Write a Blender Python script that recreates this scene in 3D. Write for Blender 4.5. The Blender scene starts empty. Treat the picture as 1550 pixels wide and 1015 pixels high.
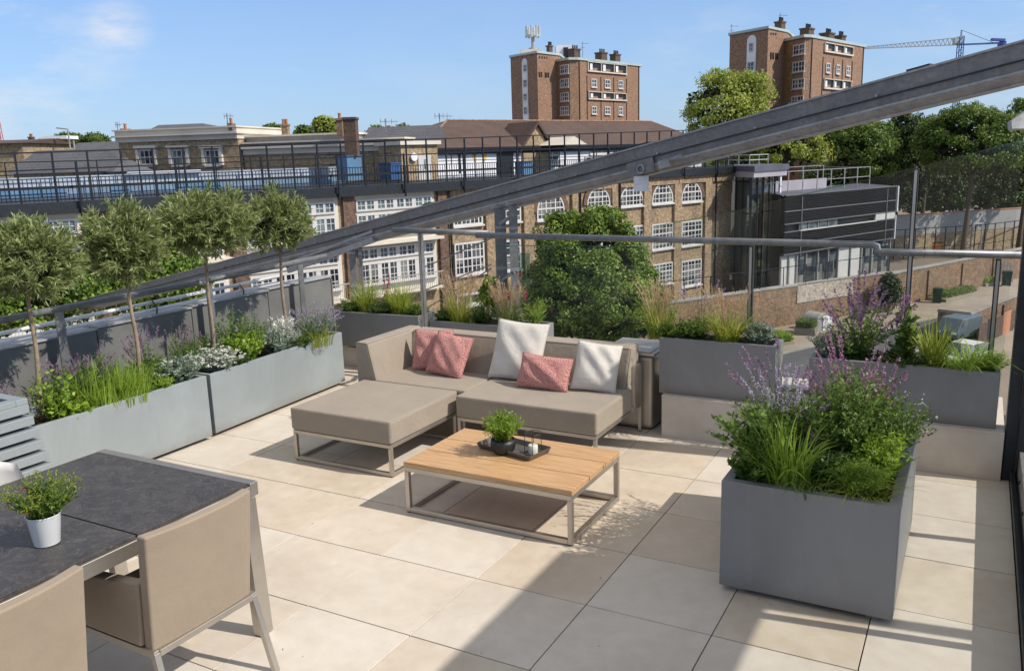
import bpy, math, random
import numpy as np
from mathutils import Vector
random.seed(7)
RNG = np.random.default_rng(11)
scene = bpy.context.scene
COL = scene.collection
rad = math.radians

# ------------------------------------------------------------------ camera
CAM = np.array([3.41142, -3.4785, 2.15076])
CR = np.array([0.87835038, 0.47711419, -0.02937118])
CU = np.array([-0.07313124, 0.19484417, 0.97810407])
CF = np.array([-0.47239014, 0.85697013, -0.2060334])
FPX = 1289.69

def ray(px, py):
    return CF * FPX + CR * (px - 775.0) - CU * (py - 507.5)
def at(px, py, d):
    r = ray(px, py); return CAM + r * (d / FPX)
def onz(px, py, z):
    r = ray(px, py); return CAM + r * ((z - CAM[2]) / r[2])
def unit(v):
    v = np.asarray(v, float); return v / (np.linalg.norm(v) + 1e-12)

cd = bpy.data.cameras.new('camera')
cd.sensor_width = 36.0
cd.lens = 36.0 * FPX / 1550.0
cd.clip_start = 0.05; cd.clip_end = 6000
cam = bpy.data.objects.new('camera', cd); COL.objects.link(cam)
from mathutils import Matrix
M = Matrix(((CR[0], CU[0], -CF[0], CAM[0]), (CR[1], CU[1], -CF[1], CAM[1]), (CR[2], CU[2], -CF[2], CAM[2]), (0, 0, 0, 1)))
cam.matrix_world = M
scene.camera = cam

# ------------------------------------------------------------------ node helpers
def sock(n, name):
    return n.inputs[name]
class NT:
    def __init__(s, name, disp=False):
        s.m = bpy.data.materials.new(name); s.m.use_nodes = True
        s.t = s.m.node_tree; s.t.nodes.clear()
        s.out = s.t.nodes.new('ShaderNodeOutputMaterial')
        s.b = s.t.nodes.new('ShaderNodeBsdfPrincipled')
        s.t.links.new(s.b.outputs[0], s.out.inputs[0])
        s._c = None
    def n(s, typ, **kw):
        nd = s.t.nodes.new('ShaderNode' + typ)
        for k, v in kw.items():
            if k.startswith('i_'):
                k2 = k[2:]
                nd.inputs[int(k2) if k2.isdigit() else k2.replace('_', ' ')].default_value = v
            else: setattr(nd, k, v)
        return nd
    def l(s, a, b): s.t.links.new(a, b)
    def coord(s, kind='Object', scale=(1, 1, 1), rot=(0, 0, 0)):
        c = s.n('TexCoord'); mp = s.n('Mapping')
        mp.inputs['Scale'].default_value = scale; mp.inputs['Rotation'].default_value = rot
        s.l(c.outputs[kind], mp.inputs[0]); return mp.outputs[0]
    def noise(s, vec, scale, detail=4, rough=.55, dist=0):
        nd = s.n('TexNoise'); nd.inputs['Scale'].default_value = scale; nd.inputs['Detail'].default_value = detail
        nd.inputs['Roughness'].default_value = rough; nd.inputs['Distortion'].default_value = dist
        s.l(vec, nd.inputs['Vector']); return nd.outputs[0]
    def ramp(s, fac, stops):
        r = s.n('ValToRGB'); e = r.color_ramp.elements
        while len(e) < len(stops): e.new(0.5)
        for i, (p, c) in enumerate(stops):
            e[i].position = p; e[i].color = (c[0], c[1], c[2], 1) if not isinstance(c, (int, float)) else (c, c, c, 1)
        s.l(fac, r.inputs[0]); return r.outputs[0]
    def mix(s, fac, a, b, mode='MIX'):
        m = s.n('Mix', data_type='RGBA', blend_type=mode)
        for v, i in ((fac, 0), (a, 6), (b, 7)):
            if isinstance(v, (int, float)): m.inputs[i].default_value = v
            elif isinstance(v, tuple): m.inputs[i].default_value = (v[0], v[1], v[2], 1)
            else: s.l(v, m.inputs[i])
        return m.outputs[2]
    def math(s, op, a, b=None, c=None):
        m = s.n('Math', operation=op)
        for i, v in enumerate((a, b, c)):
            if v is None: continue
            if isinstance(v, (int, float)): m.inputs[i].default_value = v
            else: s.l(v, m.inputs[i])
        return m.outputs[0]
    def bump(s, h, strength=.2, dist=.01):
        b = s.n('Bump'); b.inputs['Strength'].default_value = strength; b.inputs['Distance'].default_value = dist
        s.l(h, b.inputs['Height']); s.l(b.outputs[0], s.b.inputs['Normal'])
    def col(s, v):
        if isinstance(v, tuple): s.b.inputs['Base Color'].default_value = (v[0], v[1], v[2], 1)
        else: s.l(v, s.b.inputs['Base Color'])
    def rough(s, v):
        if isinstance(v, (int, float)): s.b.inputs['Roughness'].default_value = v
        else: s.l(v, s.b.inputs['Roughness'])

def plain(name, c, rough=.6, metal=0, var=.12, scale=6, bump=0, bscale=60, kind='Object', spec=None):
    t = NT(name); v = t.coord(kind)
    n1 = t.noise(v, scale, 6, .6)
    lo = tuple(x * (1 - var) for x in c); hi = tuple(min(1, x * (1 + var)) for x in c)
    t.col(t.ramp(n1, [(.3, lo), (.7, hi)]))
    t.rough(t.math('MULTIPLY_ADD', n1, .25, rough - .12))
    t.b.inputs['Metallic'].default_value = metal
    if spec is not None: t.b.inputs['Specular IOR Level'].default_value = spec
    if bump: t.bump(t.noise(v, bscale, 3, .6), bump, .003)
    return t.m

MT = {}
# tile paving
t = NT('porcelain_tile'); v = t.coord('Object')
g = t.n('NewGeometry'); isl = g.outputs['Random Per Island']
off = t.n('VectorMath', operation='ADD'); t.l(v, off.inputs[0])
cmb = t.n('CombineXYZ'); t.l(t.math('MULTIPLY', isl, 53.0), cmb.inputs[0]); t.l(t.math('MULTIPLY', isl, 71.0), cmb.inputs[1]); t.l(cmb.outputs[0], off.inputs[1])
n1 = t.noise(off.outputs[0], 2.6, 7, .62, .8); n2 = t.noise(off.outputs[0], 11, 5, .6)
c = t.ramp(n1, [(.28, (.48, .38, .265)), (.5, (.565, .47, .35)), (.72, (.63, .555, .45))])
c = t.mix(t.ramp(isl, [(.28, .22), (.72, .78)]), c, (.665, .625, .565))
c = t.mix(.25, c, t.ramp(n2, [(.3, (.45, .36, .26)), (.7, (.68, .62, .55))]))
dirt = t.noise(v, 1.1, 6, .7, .5)
c = t.mix(t.ramp(dirt, [(.45, .0), (.75, .42)]), c, (.36, .30, .23))
sp = t.noise(v, 55, 2, .5); c = t.mix(t.ramp(sp, [(.70, .0), (.76, .45)]), c, (.25, .2, .15))
t.col(c); t.rough(t.ramp(n2, [(.2, .42), (.8, .62)])); t.bump(n2, .08, .004); MT['tile'] = t.m
MT['grout'] = plain('tile_joint', (.06, .055, .05), .9)
# planter paint
def planter_mat(name, c):
    t = NT(name); v = t.coord('Object', (1, 1, 1)); n1 = t.noise(v, 1.8, 6, .65, .6)
    vs = t.coord('Object', (9, 9, .8)); n2 = t.noise(vs, 2.0, 5, .7)
    cc = t.ramp(n1, [(.3, tuple(x * .87 for x in c)), (.7, tuple(x * 1.08 for x in c))])
    cc = t.mix(t.ramp(n2, [(.52, 0.0), (.8, .20)]), cc, tuple(x * 1.4 for x in c))
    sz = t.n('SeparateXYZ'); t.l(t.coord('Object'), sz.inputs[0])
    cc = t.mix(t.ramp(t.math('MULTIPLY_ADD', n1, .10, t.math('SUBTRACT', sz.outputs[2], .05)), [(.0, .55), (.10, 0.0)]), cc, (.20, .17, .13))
    t.col(cc); t.rough(t.ramp(n1, [(.3, .38), (.7, .55)])); t.b.inputs['Metallic'].default_value = .15
    t.bump(t.noise(v, 90, 3), .05, .002); return t.m
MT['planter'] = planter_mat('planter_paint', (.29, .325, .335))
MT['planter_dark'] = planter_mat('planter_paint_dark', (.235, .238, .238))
t = NT('soil'); v = t.coord('Object'); n1 = t.noise(v, 45, 5, .7)
t.col(t.ramp(n1, [(.35, (.012, .008, .006)), (.7, (.085, .05, .032))])); t.rough(.95); t.bump(n1, 1.0, .02); MT['soil'] = t.m
# steel
def steel(name, c, rough, scale=3, aniso=(1, 1, 40)):
    t = NT(name); v = t.coord('Object', aniso); n1 = t.noise(v, scale, 4, .6); n2 = t.noise(t.coord('Object'), 5, 4, .6)
    t.col(t.ramp(n2, [(.3, tuple(x * .85 for x in c)), (.7, c)])); t.b.inputs['Metallic'].default_value = .95
    t.rough(t.math('MULTIPLY_ADD', n1, .2, rough - .1)); return t.m
MT['steel'] = steel('brushed_steel', (.56, .52, .465), .46)
MT['chrome'] = plain('satin_steel', (.50, .44, .37), .38, .6, .15, 3)
# galvanised
def galv(name, c, metal=.55):
    t = NT(name); v = t.coord('Object'); n1 = t.noise(v, 2.2, 7, .65, 1.0); n2 = t.noise(t.coord('Object', (.6, .6, 6)), 4, 6, .7)
    vo = t.n('TexVoronoi'); vo.inputs['Scale'].default_value = 26; t.l(v, vo.inputs['Vector'])
    cc = t.ramp(n1, [(.25, tuple(x * .7 for x in c)), (.75, tuple(min(1, x * 1.25) for x in c))])
    cc = t.mix(.18, cc, vo.outputs['Color'], 'OVERLAY'); sat = t.n('HueSaturation'); sat.inputs['Saturation'].default_value = .25
    t.l(cc, sat.inputs['Color']); cc = t.mix(t.ramp(n2, [(.52, 0.0), (.78, .5)]), sat.outputs[0], (.11, .10, .09))
    t.col(cc); t.rough(t.math('MULTIPLY_ADD', n1, .3, .35)); t.b.inputs['Metallic'].default_value = metal
    t.bump(n1, .1, .004); return t.m
MT['galv'] = galv('galvanised_steel', (.36, .35, .325), .25)
MT['galv_d'] = galv('weathered_steel', (.215, .205, .185), .15)
MT['rail'] = galv('handrail_steel', (.21, .23, .25), .6)
MT['pipe'] = galv('pale_pipe', (.80, .81, .81), .1)
MT['darkmetal'] = plain('dark_coated_metal', (.035, .04, .045), .4, .5, .2)
MT['fence'] = plain('fence_steel', (.014, .018, .026), .6, .1, .2, spec=.25)
MT['parapet'] = plain('parapet_cladding', (.165, .165, .155), .55, .1, .2, 1.6)
# fabric
def fabric(name, c, weave=420, var=.08, rough=.85, bump=.12):
    t = NT(name); v = t.coord('Object'); n1 = t.noise(v, 3.5, 6, .6)
    w = t.n('TexWave', wave_type='BANDS', bands_direction='X'); w.inputs['Scale'].default_value = weave; t.l(v, w.inputs[0])
    w2 = t.n('TexWave', wave_type='BANDS', bands_direction='Z'); w2.inputs['Scale'].default_value = weave; t.l(v, w2.inputs[0])
    cc = t.ramp(n1, [(.3, tuple(x * (1 - var) for x in c)), (.7, tuple(x * (1 + var) for x in c))])
    fine = t.noise(v, 260, 2, .5)
    cc = t.mix(t.ramp(fine, [(.3, 0.0), (.8, .22)]), cc, tuple(x * .55 for x in c))
    t.col(cc); t.rough(rough)
    t.b.inputs['Sheen Weight'].default_value = .15
    big = t.noise(v, 7, 4, .55, .4)
    t.bump(t.math('ADD', t.math('MULTIPLY', fine, .22), t.math('MULTIPLY', big, 1.6)), bump, .014); return t.m
MT['taupe'] = fabric('taupe_outdoor_fabric', (.31, .262, .205), bump=.5)
MT['sling'] = fabric('beige_chair_fabric', (.315, .25, .18), bump=.3)
MT['pale'] = fabric('pale_grey_linen', (.64, .60, .54), bump=.6)
t = NT('pink_knit'); v = t.coord('Object', (1, 1, 1), (0, 0, rad(45)))
vo = t.n('TexVoronoi', feature='F1'); vo.inputs['Scale'].default_value = 88; vo.inputs['Randomness'].default_value = .55
mp = t.coord('Object', (1, .5, 1.35), (0, rad(35), 0)); t.l(mp, vo.inputs['Vector'])
t.col(t.ramp(vo.outputs['Distance'], [(.12, (.74, .41, .37)), (.5, (.60, .275, .245)), (.85, (.33, .12, .11))])); t.rough(.9)
inv = t.math('SUBTRACT', 1.0, vo.outputs['Distance']); t.bump(inv, .9, .012); MT['pink'] = t.m
# teak
t = NT('teak_boards'); v = t.coord('Object', (1.1, 16, 16)); n1 = t.noise(v, 3.2, 8, .62, 1.2)
g = t.n('NewGeometry'); v2 = t.coord('Object', (2.5, 70, 70)); n2 = t.noise(v2, 3, 4, .6)
c = t.ramp(n1, [(.25, (.34, .18, .075)), (.5, (.56, .345, .165)), (.75, (.68, .46, .25))])
c = t.mix(t.math('MULTIPLY', g.outputs['Random Per Island'], .35), c, (.42, .25, .125))
c = t.mix(t.ramp(n2, [(.45, 0.0), (.75, .4)]), c, (.30, .17, .085)); t.col(c); t.rough(.5); t.bump(n2, .15, .002); MT['teak'] = t.m
# dark stone table
t = NT('dark_stone'); v = t.coord('Object'); 
n0 = t.noise(v, 3.5, 5, .6, 2.5); ms = t.n('TexNoise'); ms.inputs['Scale'].default_value = 9; ms.inputs['Detail'].default_value = 7; ms.inputs['Roughness'].default_value = .6; ms.inputs['Distortion'].default_value = 3.2
t.l(v, ms.inputs['Vector'])
vein = t.math('ABSOLUTE', t.math('SUBTRACT', ms.outputs[0], .5))
c = t.ramp(n0, [(.3, (.034, .032, .032)), (.7, (.062, .058, .058))])
c = t.mix(t.ramp(vein, [(.0, .35), (.02, .0)]), c, (.26, .24, .22)); 
vn2 = t.noise(v, 30, 4, .6, 1.5); c = t.mix(t.ramp(vn2, [(.62, 0.0), (.75, .25)]), c, (.2, .18, .17))
t.col(c); t.rough(t.ramp(n0, [(.3, .42), (.7, .56)])); t.bump(vn2, .06, .002); MT['stone'] = t.m
# bricks
def brick(name, c1, c2, mortar, scale=1.0, bw=.23, bh=.078, rough=.9, dirt=(.05, .045, .04), dfac=.5, rz=0.0):
    t = NT(name); co = t.n('TexCoord'); sx = t.n('SeparateXYZ'); 
    rot = t.n('VectorRotate', rotation_type='Z_AXIS'); rot.inputs['Angle'].default_value = rz
    t.l(co.outputs['Object'], rot.inputs['Vector']); t.l(rot.outputs[0], sx.inputs[0])
    cx = t.n('CombineXYZ'); t.l(t.math('ADD', sx.outputs[0], sx.outputs[1]), cx.inputs[0]); t.l(sx.outputs[2], cx.inputs[1])
    b = t.n('TexBrick'); b.inputs['Scale'].default_value = scale; b.inputs['Brick Width'].default_value = bw; b.inputs['Row Height'].default_value = bh
    b.inputs['Mortar Size'].default_value = .009; b.inputs['Color1'].default_value = (*c1, 1); b.inputs['Color2'].default_value = (*c2, 1); b.inputs['Mortar'].default_value = (*mortar, 1)
    t.l(cx.outputs[0], b.inputs['Vector'])
    v = co.outputs['Object']; n1 = t.noise(v, .35, 8, .7); n2 = t.noise(v, 1.7, 7, .75)
    n3 = t.noise(v, 4.5, 4, .8); c = t.mix(t.ramp(n2, [(.42, 0.0), (.72, .6)]), b.outputs[0], tuple(x * .5 for x in c1)); c = t.mix(t.ramp(n3, [(.51, 0.0), (.61, .65)]), c, tuple(min(1, x * 1.45) for x in c1)); c = t.mix(t.ramp(n3, [(.38, .75), (.47, 0.0)]), c, tuple(x * .38 for x in c1))
    c = t.mix(t.ramp(n1, [(.48, 0.0), (.72, dfac)]), c, dirt)
    t.col(c); t.rough(rough); t.bump(b.outputs['Fac'], -.3, .02); return t.m
MT['brick'] = brick('london_stock_brick', (.30, .185, .105), (.185, .105, .062), (.26, .21, .16))
MT['brick_dark'] = brick('sooty_brick', (.13, .075, .05), (.085, .05, .038), (.12, .1, .085))
MT['brick_tower'] = brick('tower_brick', (.34, .205, .135), (.26, .15, .095), (.22, .15, .1), dfac=.25, dirt=(.17, .085, .045))
MT['brick_tower_g'] = brick('tower_yellow_brick', (.33, .20, .085), (.25, .14, .06), (.25, .17, .1), dfac=.25, dirt=(.2, .1, .04))
MT['brick_wall'] = brick('boundary_brick', (.255, .165, .10), (.18, .105, .065), (.22, .175, .13), bw=.3, bh=.1)
MT['brick_tan'] = brick('tan_brick', (.40, .30, .18), (.32, .22, .125), (.35, .29, .2), dfac=.2)
MT['render_pale'] = brick('painted_brick', (.48, .42, .35), (.38, .32, .25), (.36, .31, .25), bw=.3, bh=.1, dfac=.4, dirt=(.25, .19, .14))
MT['white'] = plain('white_paint', (.56, .55, .53), .5, 0, .08, .8)
MT['cream'] = plain('cream_stucco', (.62, .57, .485), .7, 0, .12, .5)
MT['whitewall'] = plain('white_wall', (.76, .77, .80), .7, 0, .12, .4)
MT['lilac'] = plain('lilac_panel', (.40, .37, .41), .4, .1, .1, .4)
MT['greytop'] = plain('grey_fascia', (.10, .105, .14), .5, .1, .2, .4)
MT['aqua'] = plain('roof_edge_copper', (.42, .50, .49), .5, .1, .15, .4)
MT['blue'] = plain('blue_paint', (.10, .21, .34), .5, 0, .15, .6)
MT['blue_d'] = plain('dark_blue_paint', (.03, .10, .26), .5, 0, .15, .6)
MT['bluegrey'] = plain('blue_grey_sheet', (.20, .29, .40), .35, .1, .35, .5)
MT['concrete'] = plain('concrete', (.30, .29, .27), .85, 0, .2, .8, .2)
MT['wallgrey'] = plain('grey_sports_wall', (.36, .355, .34), .8, 0, .1, .3)
MT['orange'] = plain('orange_sheet', (.65, .22, .03), .6)
MT['green'] = plain('green_plastic', (.04, .45, .05), .4)
MT['bingreen'] = plain('dark_green_plastic', (.02, .05, .035), .4)
MT['copperpot'] = plain('terracotta', (.42, .19, .10), .8)
MT['ivorypot'] = plain('white_ceramic', (.74, .74, .74), .3, 0, .04)
MT['blackpot'] = plain('black_pot', (.02, .02, .02), .5, 0, .3, 20, .2)
MT['wax'] = plain('candle_wax', (.75, .70, .60), .4)
MT['rubber'] = plain('black_rubber', (.02, .02, .02), .7)
MT['traymetal'] = plain('dark_tray_metal', (.13, .115, .10), .5, .35, .25, 9)
MT['yellow'] = plain('yellow_vinyl', (.75, .5, .05), .5)
MT['steelgreen'] = plain('crane_blue_paint', (.05, .10, .35), .5)
MT['red'] = plain('red_cloth', (.5, .05, .03), .6)
def rooft(name, c1, c2, rz=0):
    t = NT(name); v = t.coord('Object'); n1 = t.noise(v, .5, 8, .7); n2 = t.noise(v, 5, 4, .7)
    sx = t.n('SeparateXYZ'); t.l(v, sx.inputs[0]); w = t.n('TexWave', wave_type='BANDS', bands_direction='Z'); w.inputs['Scale'].default_value = 1.6; w.inputs['Distortion'].default_value = .4; t.l(v, w.inputs[0])
    c = t.ramp(n1, [(.3, c1), (.7, c2)]); c = t.mix(t.ramp(n2, [(.4, 0.0), (.75, .45)]), c, tuple(min(1, x * 1.7) for x in c2))
    c = t.mix(t.ramp(w.outputs[1], [(.0, .35), (.4, 0.0)]), c, tuple(x * .5 for x in c1)); t.col(c); t.rough(.85); t.bump(n2, .4, .03); return t.m
MT['tileroof'] = rooft('clay_tile_roof', (.055, .036, .03), (.105, .066, .052))
MT['slate'] = rooft('slate_roof', (.06, .062, .072), (.11, .11, .125))
# window panes far away
t = NT('window_glass'); g = t.n('NewGeometry'); v = t.coord('Object'); n1 = t.noise(v, .9, 3, .6)
sc_ = t.n('VectorMath', operation='SCALE'); sc_.inputs['Scale'].default_value = 1.35; t.l(v, sc_.inputs[0]); fl_ = t.n('VectorMath', operation='FLOOR'); t.l(sc_.outputs[0], fl_.inputs[0]); wn_ = t.n('TexWhiteNoise'); t.l(fl_.outputs[0], wn_.inputs['Vector']); c0_ = t.mix(t.ramp(n1, [(.45, 0.0), (.7, .75)]), (.012, .018, .028), (.08, .12, .15)); t.col(t.mix(t.ramp(wn_.outputs['Value'], [(.62, 0.0), (.9, .8)]), c0_, (.26, .27, .25))); t.rough(.06); t.b.inputs['Specular IOR Level'].default_value = .7; MT['pane'] = t.m
t = NT('pale_window_glass'); v = t.coord('Object'); n1 = t.noise(v, .7, 3, .6)
t.col(t.mix(t.ramp(n1, [(.4, 0.0), (.65, .8)]), (.04, .06, .08), (.20, .29, .31))); t.rough(.08); MT['pane_pale'] = t.m
MT['louvre'] = plain('black_louvre', (.010, .012, .016), .75, 0, .3, spec=.15)
def glassm(name, tint, refl=1.0):
    t = NT(name); t.t.nodes.remove(t.b)
    tr = t.n('BsdfTransparent'); tr.inputs[0].default_value = (*tint, 1); gl = t.n('BsdfGlossy'); gl.inputs['Roughness'].default_value = .02
    gl.inputs[0].default_value = (.9, .95, .95, 1)
    fr = t.n('Fresnel'); gg = t.n('NewGeometry'); t.l(t.math('MULTIPLY_ADD', gg.outputs['Backfacing'], 1 / 1.45 - 1.45, 1.45), fr.inputs[0]); mx = t.n('MixShader'); t.l(t.math('MULTIPLY', fr.outputs[0], refl), mx.inputs[0])
    df = t.n('BsdfDiffuse'); df.inputs[0].default_value = (.6, .68, .66, 1); m2 = t.n('MixShader')
    n = t.noise(t.coord('Object'), 1.3, 6, .7, 1.0); t.l(t.ramp(n, [(.4, .003), (.8, .02)]), m2.inputs[0])
    t.l(tr.outputs[0], mx.inputs[1]); t.l(gl.outputs[0], mx.inputs[2]); t.l(mx.outputs[0], m2.inputs[1]); t.l(df.outputs[0], m2.inputs[2]); t.l(m2.outputs[0], t.out.inputs[0]); return t.m
MT['glass'] = glassm('balustrade_glass', (.93, .945, .94), .65)
MT['glass_dk'] = glassm('smoked_glass', (.55, .62, .62), 1.2)
MT['glass_gr'] = glassm('green_edge_glass', (.55, .70, .64), 1.6)
MT['glass_clear'] = glassm('lantern_glass', (.97, .98, .98), .4)

def leafm(name, lo, mid, hi, trans=.28, nscale=3.0, rough=.5, back=None, kind='Object'):
    t = NT(name); t.t.nodes.remove(t.b)
    g = t.n('NewGeometry'); v = t.coord(kind); n1 = t.noise(v, nscale, 4, .6)
    f = t.math('ADD', t.math('MULTIPLY', g.outputs['Random Per Island'], .5), t.math('MULTIPLY', n1, .75))
    c = t.ramp(f, [(.3, lo), (.6, mid), (.92, hi)])
    if back is not None: c = t.mix(g.outputs['Backfacing'], c, back)
    d = t.n('BsdfPrincipled'); d.inputs['Roughness'].default_value = rough; d.inputs['Specular IOR Level'].default_value = .35; t.l(c, d.inputs['Base Color'])
    tr = t.n('BsdfTranslucent'); hs = t.n('HueSaturation'); hs.inputs['Value'].default_value = 1.6; hs.inputs['Hue'].default_value = .48; t.l(c, hs.inputs['Color']); t.l(hs.outputs[0], tr.inputs[0])
    mx = t.n('MixShader'); mx.inputs[0].default_value = trans; t.l(d.outputs[0], mx.inputs[1]); t.l(tr.outputs[0], mx.inputs[2]); t.l(mx.outputs[0], t.out.inputs[0]); return t.m
MT['olive'] = leafm('olive_leaf', (.075, .115, .03), (.21, .265, .09), (.45, .50, .25), .34, 5, .45)
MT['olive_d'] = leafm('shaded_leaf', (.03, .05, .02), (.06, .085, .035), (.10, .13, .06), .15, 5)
MT['leaf_b'] = leafm('bright_leaf', (.10, .19, .015), (.21, .34, .035), (.38, .50, .09), .35, 6)
MT['leaf_m'] = leafm('mid_leaf', (.045, .09, .015), (.10, .18, .032), (.22, .32, .07), .35, 6)
MT['leaf_d'] = leafm('dark_leaf', (.025, .055, .012), (.06, .11, .024), (.13, .20, .05), .25, 6)
MT['leaf_g'] = leafm('silver_leaf', (.11, .15, .11), (.22, .28, .21), (.42, .48, .40), .2, 8, .6)
MT['grass_y'] = leafm('yellow_green_blade', (.10, .15, .015), (.22, .29, .035), (.42, .46, .10), .38, 7)
MT['grass_t'] = leafm('straw_blade', (.28, .19, .09), (.46, .34, .19), (.66, .54, .36), .3, 7)
MT['tree_y'] = leafm('lime_tree_leaf', (.11, .15, .02), (.24, .30, .045), (.40, .46, .10), .35, .35)
MT['tree_m'] = leafm('tree_leaf', (.026, .06, .01), (.08, .145, .022), (.21, .29, .05), .3, .5)
MT['tree_n'] = leafm('near_tree_leaf', (.028, .062, .008), (.10, .175, .02), (.29, .39, .06), .3, .8)
MT['tree_d'] = leafm('dark_tree_leaf', (.014, .032, .012), (.035, .07, .02), (.085, .14, .035), .2, .4)
MT['tree_in'] = leafm('shaded_inner_leaf', (.008, .018, .004), (.018, .035, .008), (.035, .06, .014), .1, .5)  # very dark leaf colour paints the shade between crown lobes
MT['purple'] = leafm('purple_petal', (.13, .06, .12), (.28, .15, .26), (.46, .32, .45), .3, 8)
MT['magenta'] = leafm('magenta_petal', (.19, .07, .13), (.38, .17, .27), (.58, .36, .46), .3, 8)
MT['lavender'] = leafm('lavender_petal', (.26, .20, .30), (.42, .35, .47), (.62, .56, .66), .3, 8)
MT['petal_w'] = leafm('white_petal', (.55, .55, .45), (.72, .72, .66), (.85, .85, .8), .2, 8)
MT['petal_r'] = leafm('red_petal', (.25, .01, .03), (.45, .02, .06), (.6, .08, .12), .25, 8)
MT['petal_o'] = leafm('orange_petal', (.45, .15, .02), (.65, .3, .04), (.8, .5, .1), .25, 8)
MT['bark'] = plain('bark', (.115, .085, .06), .9, 0, .35, 14, .8, 40)
MT['bark_l'] = plain('pale_bark', (.26, .195, .135), .85, 0, .3, 18, .8, 50)
MT['stem'] = plain('green_stem', (.08, .12, .035), .7, 0, .3, 20)
# ------------------------------------------------------------------ mesh helpers
class MB:
    def __init__(s): s.v = []; s.f = []
    def add(s, vs, fs):
        o = len(s.v); s.v += [tuple(map(float, p)) for p in vs]; s.f += [tuple(o + i for i in f) for f in fs]
    def obox(s, o, ax, ay, az):
        o, ax, ay, az = (np.asarray(q, float) for q in (o, ax, ay, az))
        vs = [o, o + ax, o + ax + ay, o + ay, o + az, o + ax + az, o + ax + ay + az, o + ay + az]
        fl = [(0, 3, 2, 1), (4, 5, 6, 7), (0, 1, 5, 4), (1, 2, 6, 5), (2, 3, 7, 6), (3, 0, 4, 7)]
        if np.dot(np.cross(ax, ay), az) < 0: fl = [f[::-1] for f in fl]
        s.add(vs, fl); return s
    def box(s, x0, x1, y0, y1, z0, z1):
        return s.obox((min(x0, x1), min(y0, y1), min(z0, z1)), (abs(x1 - x0), 0, 0), (0, abs(y1 - y0), 0), (0, 0, abs(z1 - z0)))
    def bar(s, p, q, w, h=None, up=(0, 0, 1)):
        p, q = np.asarray(p, float), np.asarray(q, float); h = w if h is None else h
        d = unit(q - p); up = np.asarray(up, float)
        if abs(d @ up) > .98: up = np.array([0, 1.0, 0])
        a = unit(np.cross(d, up)); b = np.cross(a, d)
        return s.obox(p - a * w / 2 - b * h / 2, q - p, a * w, b * h)
    def tube(s, pts, r, n=10, caps=True):
        pts = [np.asarray(p, float) for p in pts]; rs = r if isinstance(r, (list, tuple)) else [r] * len(pts)
        d0 = unit(pts[1] - pts[0]); up = np.array([0, 0, 1.0]) if abs(d0[2]) < .9 else np.array([1.0, 0, 0])
        a = unit(np.cross(d0, up)); o = len(s.v); vs = []
        for i, p in enumerate(pts):
            d = unit((pts[min(i + 1, len(pts) - 1)] - pts[max(i - 1, 0)])); a = unit(a - d * (a @ d)); b = np.cross(d, a)
            for k in range(n):
                th = 2 * math.pi * k / n; vs.append(p + (a * math.cos(th) + b * math.sin(th)) * rs[i])
        fs = []
        for i in range(len(pts) - 1):
            for k in range(n):
                fs.append((i * n + k, i * n + (k + 1) % n, (i + 1) * n + (k + 1) % n, (i + 1) * n + k))
        if caps: fs.append(tuple(range(n))[::-1]); fs.append(tuple((len(pts) - 1) * n + k for k in range(n)))
        s.add(vs, fs); return s
    def prism(s, poly, ext):
        """poly: list of 3d points (planar), ext vector"""
        poly = [np.asarray(p, float) for p in poly]; ext = np.asarray(ext, float); n = len(poly)
        nrm = np.zeros(3)
        for i in range(n): nrm += np.cross(poly[i], poly[(i + 1) % n])
        vs = poly + [p + ext for p in poly]
        fs = [tuple(range(n))[::-1], tuple(range(n, 2 * n))] + [(i, (i + 1) % n, n + (i + 1) % n, n + i) for i in range(n)]
        if nrm @ ext < 0: fs = [f[::-1] for f in fs]
        s.add(vs, fs); return s
    def lathe(s, c, prof, n=28, squash=1):
        c = np.asarray(c, float); vs = []
        for (r, z) in prof:
            for k in range(n):
                th = 2 * math.pi * k / n; vs.append(c + np.array([r * math.cos(th), r * math.sin(th) * squash, z]))
        fs = [(i * n + k, i * n + (k + 1) % n, (i + 1) * n + (k + 1) % n, (i + 1) * n + k) for i in range(len(prof) - 1) for k in range(n)]
        s.add(vs, fs); return s
    def ext(s, V, F):
        o = len(s.v); s.v += [tuple(p) for p in V.tolist()]; s.f += [tuple(o + i for i in f) for f in F.tolist()]; return s
    def build(s, name, mat, parent=None, smooth=False, bevel=0, seg=2, origin=None):
        me = bpy.data.meshes.new(name); v = s.v
        me.from_pydata(v, [], s.f); me.update()
        me.materials.append(MT[mat] if isinstance(mat, str) else mat)
        if smooth: me.polygons.foreach_set('use_smooth', [True] * len(me.polygons))
        ob = bpy.data.objects.new(name, me); COL.objects.link(ob)
        if bevel:
            m = ob.modifiers.new('bevel', 'BEVEL'); m.width = bevel; m.segments = seg; m.limit_method = 'ANGLE'; m.angle_limit = rad(35)
            if smooth or seg > 1:
                me.polygons.foreach_set('use_smooth', [True] * len(me.polygons)); m.harden_normals = True
        if parent is not None:
            ob.parent = parent; ob.matrix_parent_inverse = Matrix.Translation(parent.location).inverted() if parent.type == 'EMPTY' and parent.rotation_euler.z == 0 else Matrix()
        return ob
def thing(name, label, cat, loc=(0, 0, 0), group=None):
    o = bpy.data.objects.new(name, None); COL.objects.link(o); o.location = tuple(map(float, loc)); o.empty_display_size = .2
    o['label'] = label; o['category'] = cat
    if group: o['group'] = group
    return o
def tag(o, label, cat, group=None):
    o['label'] = label; o['category'] = cat
    if group: o['group'] = group
    return o
def struct(o): o['kind'] = 'structure'; return o
def flatbox(*a): return MB().box(*a)

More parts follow.
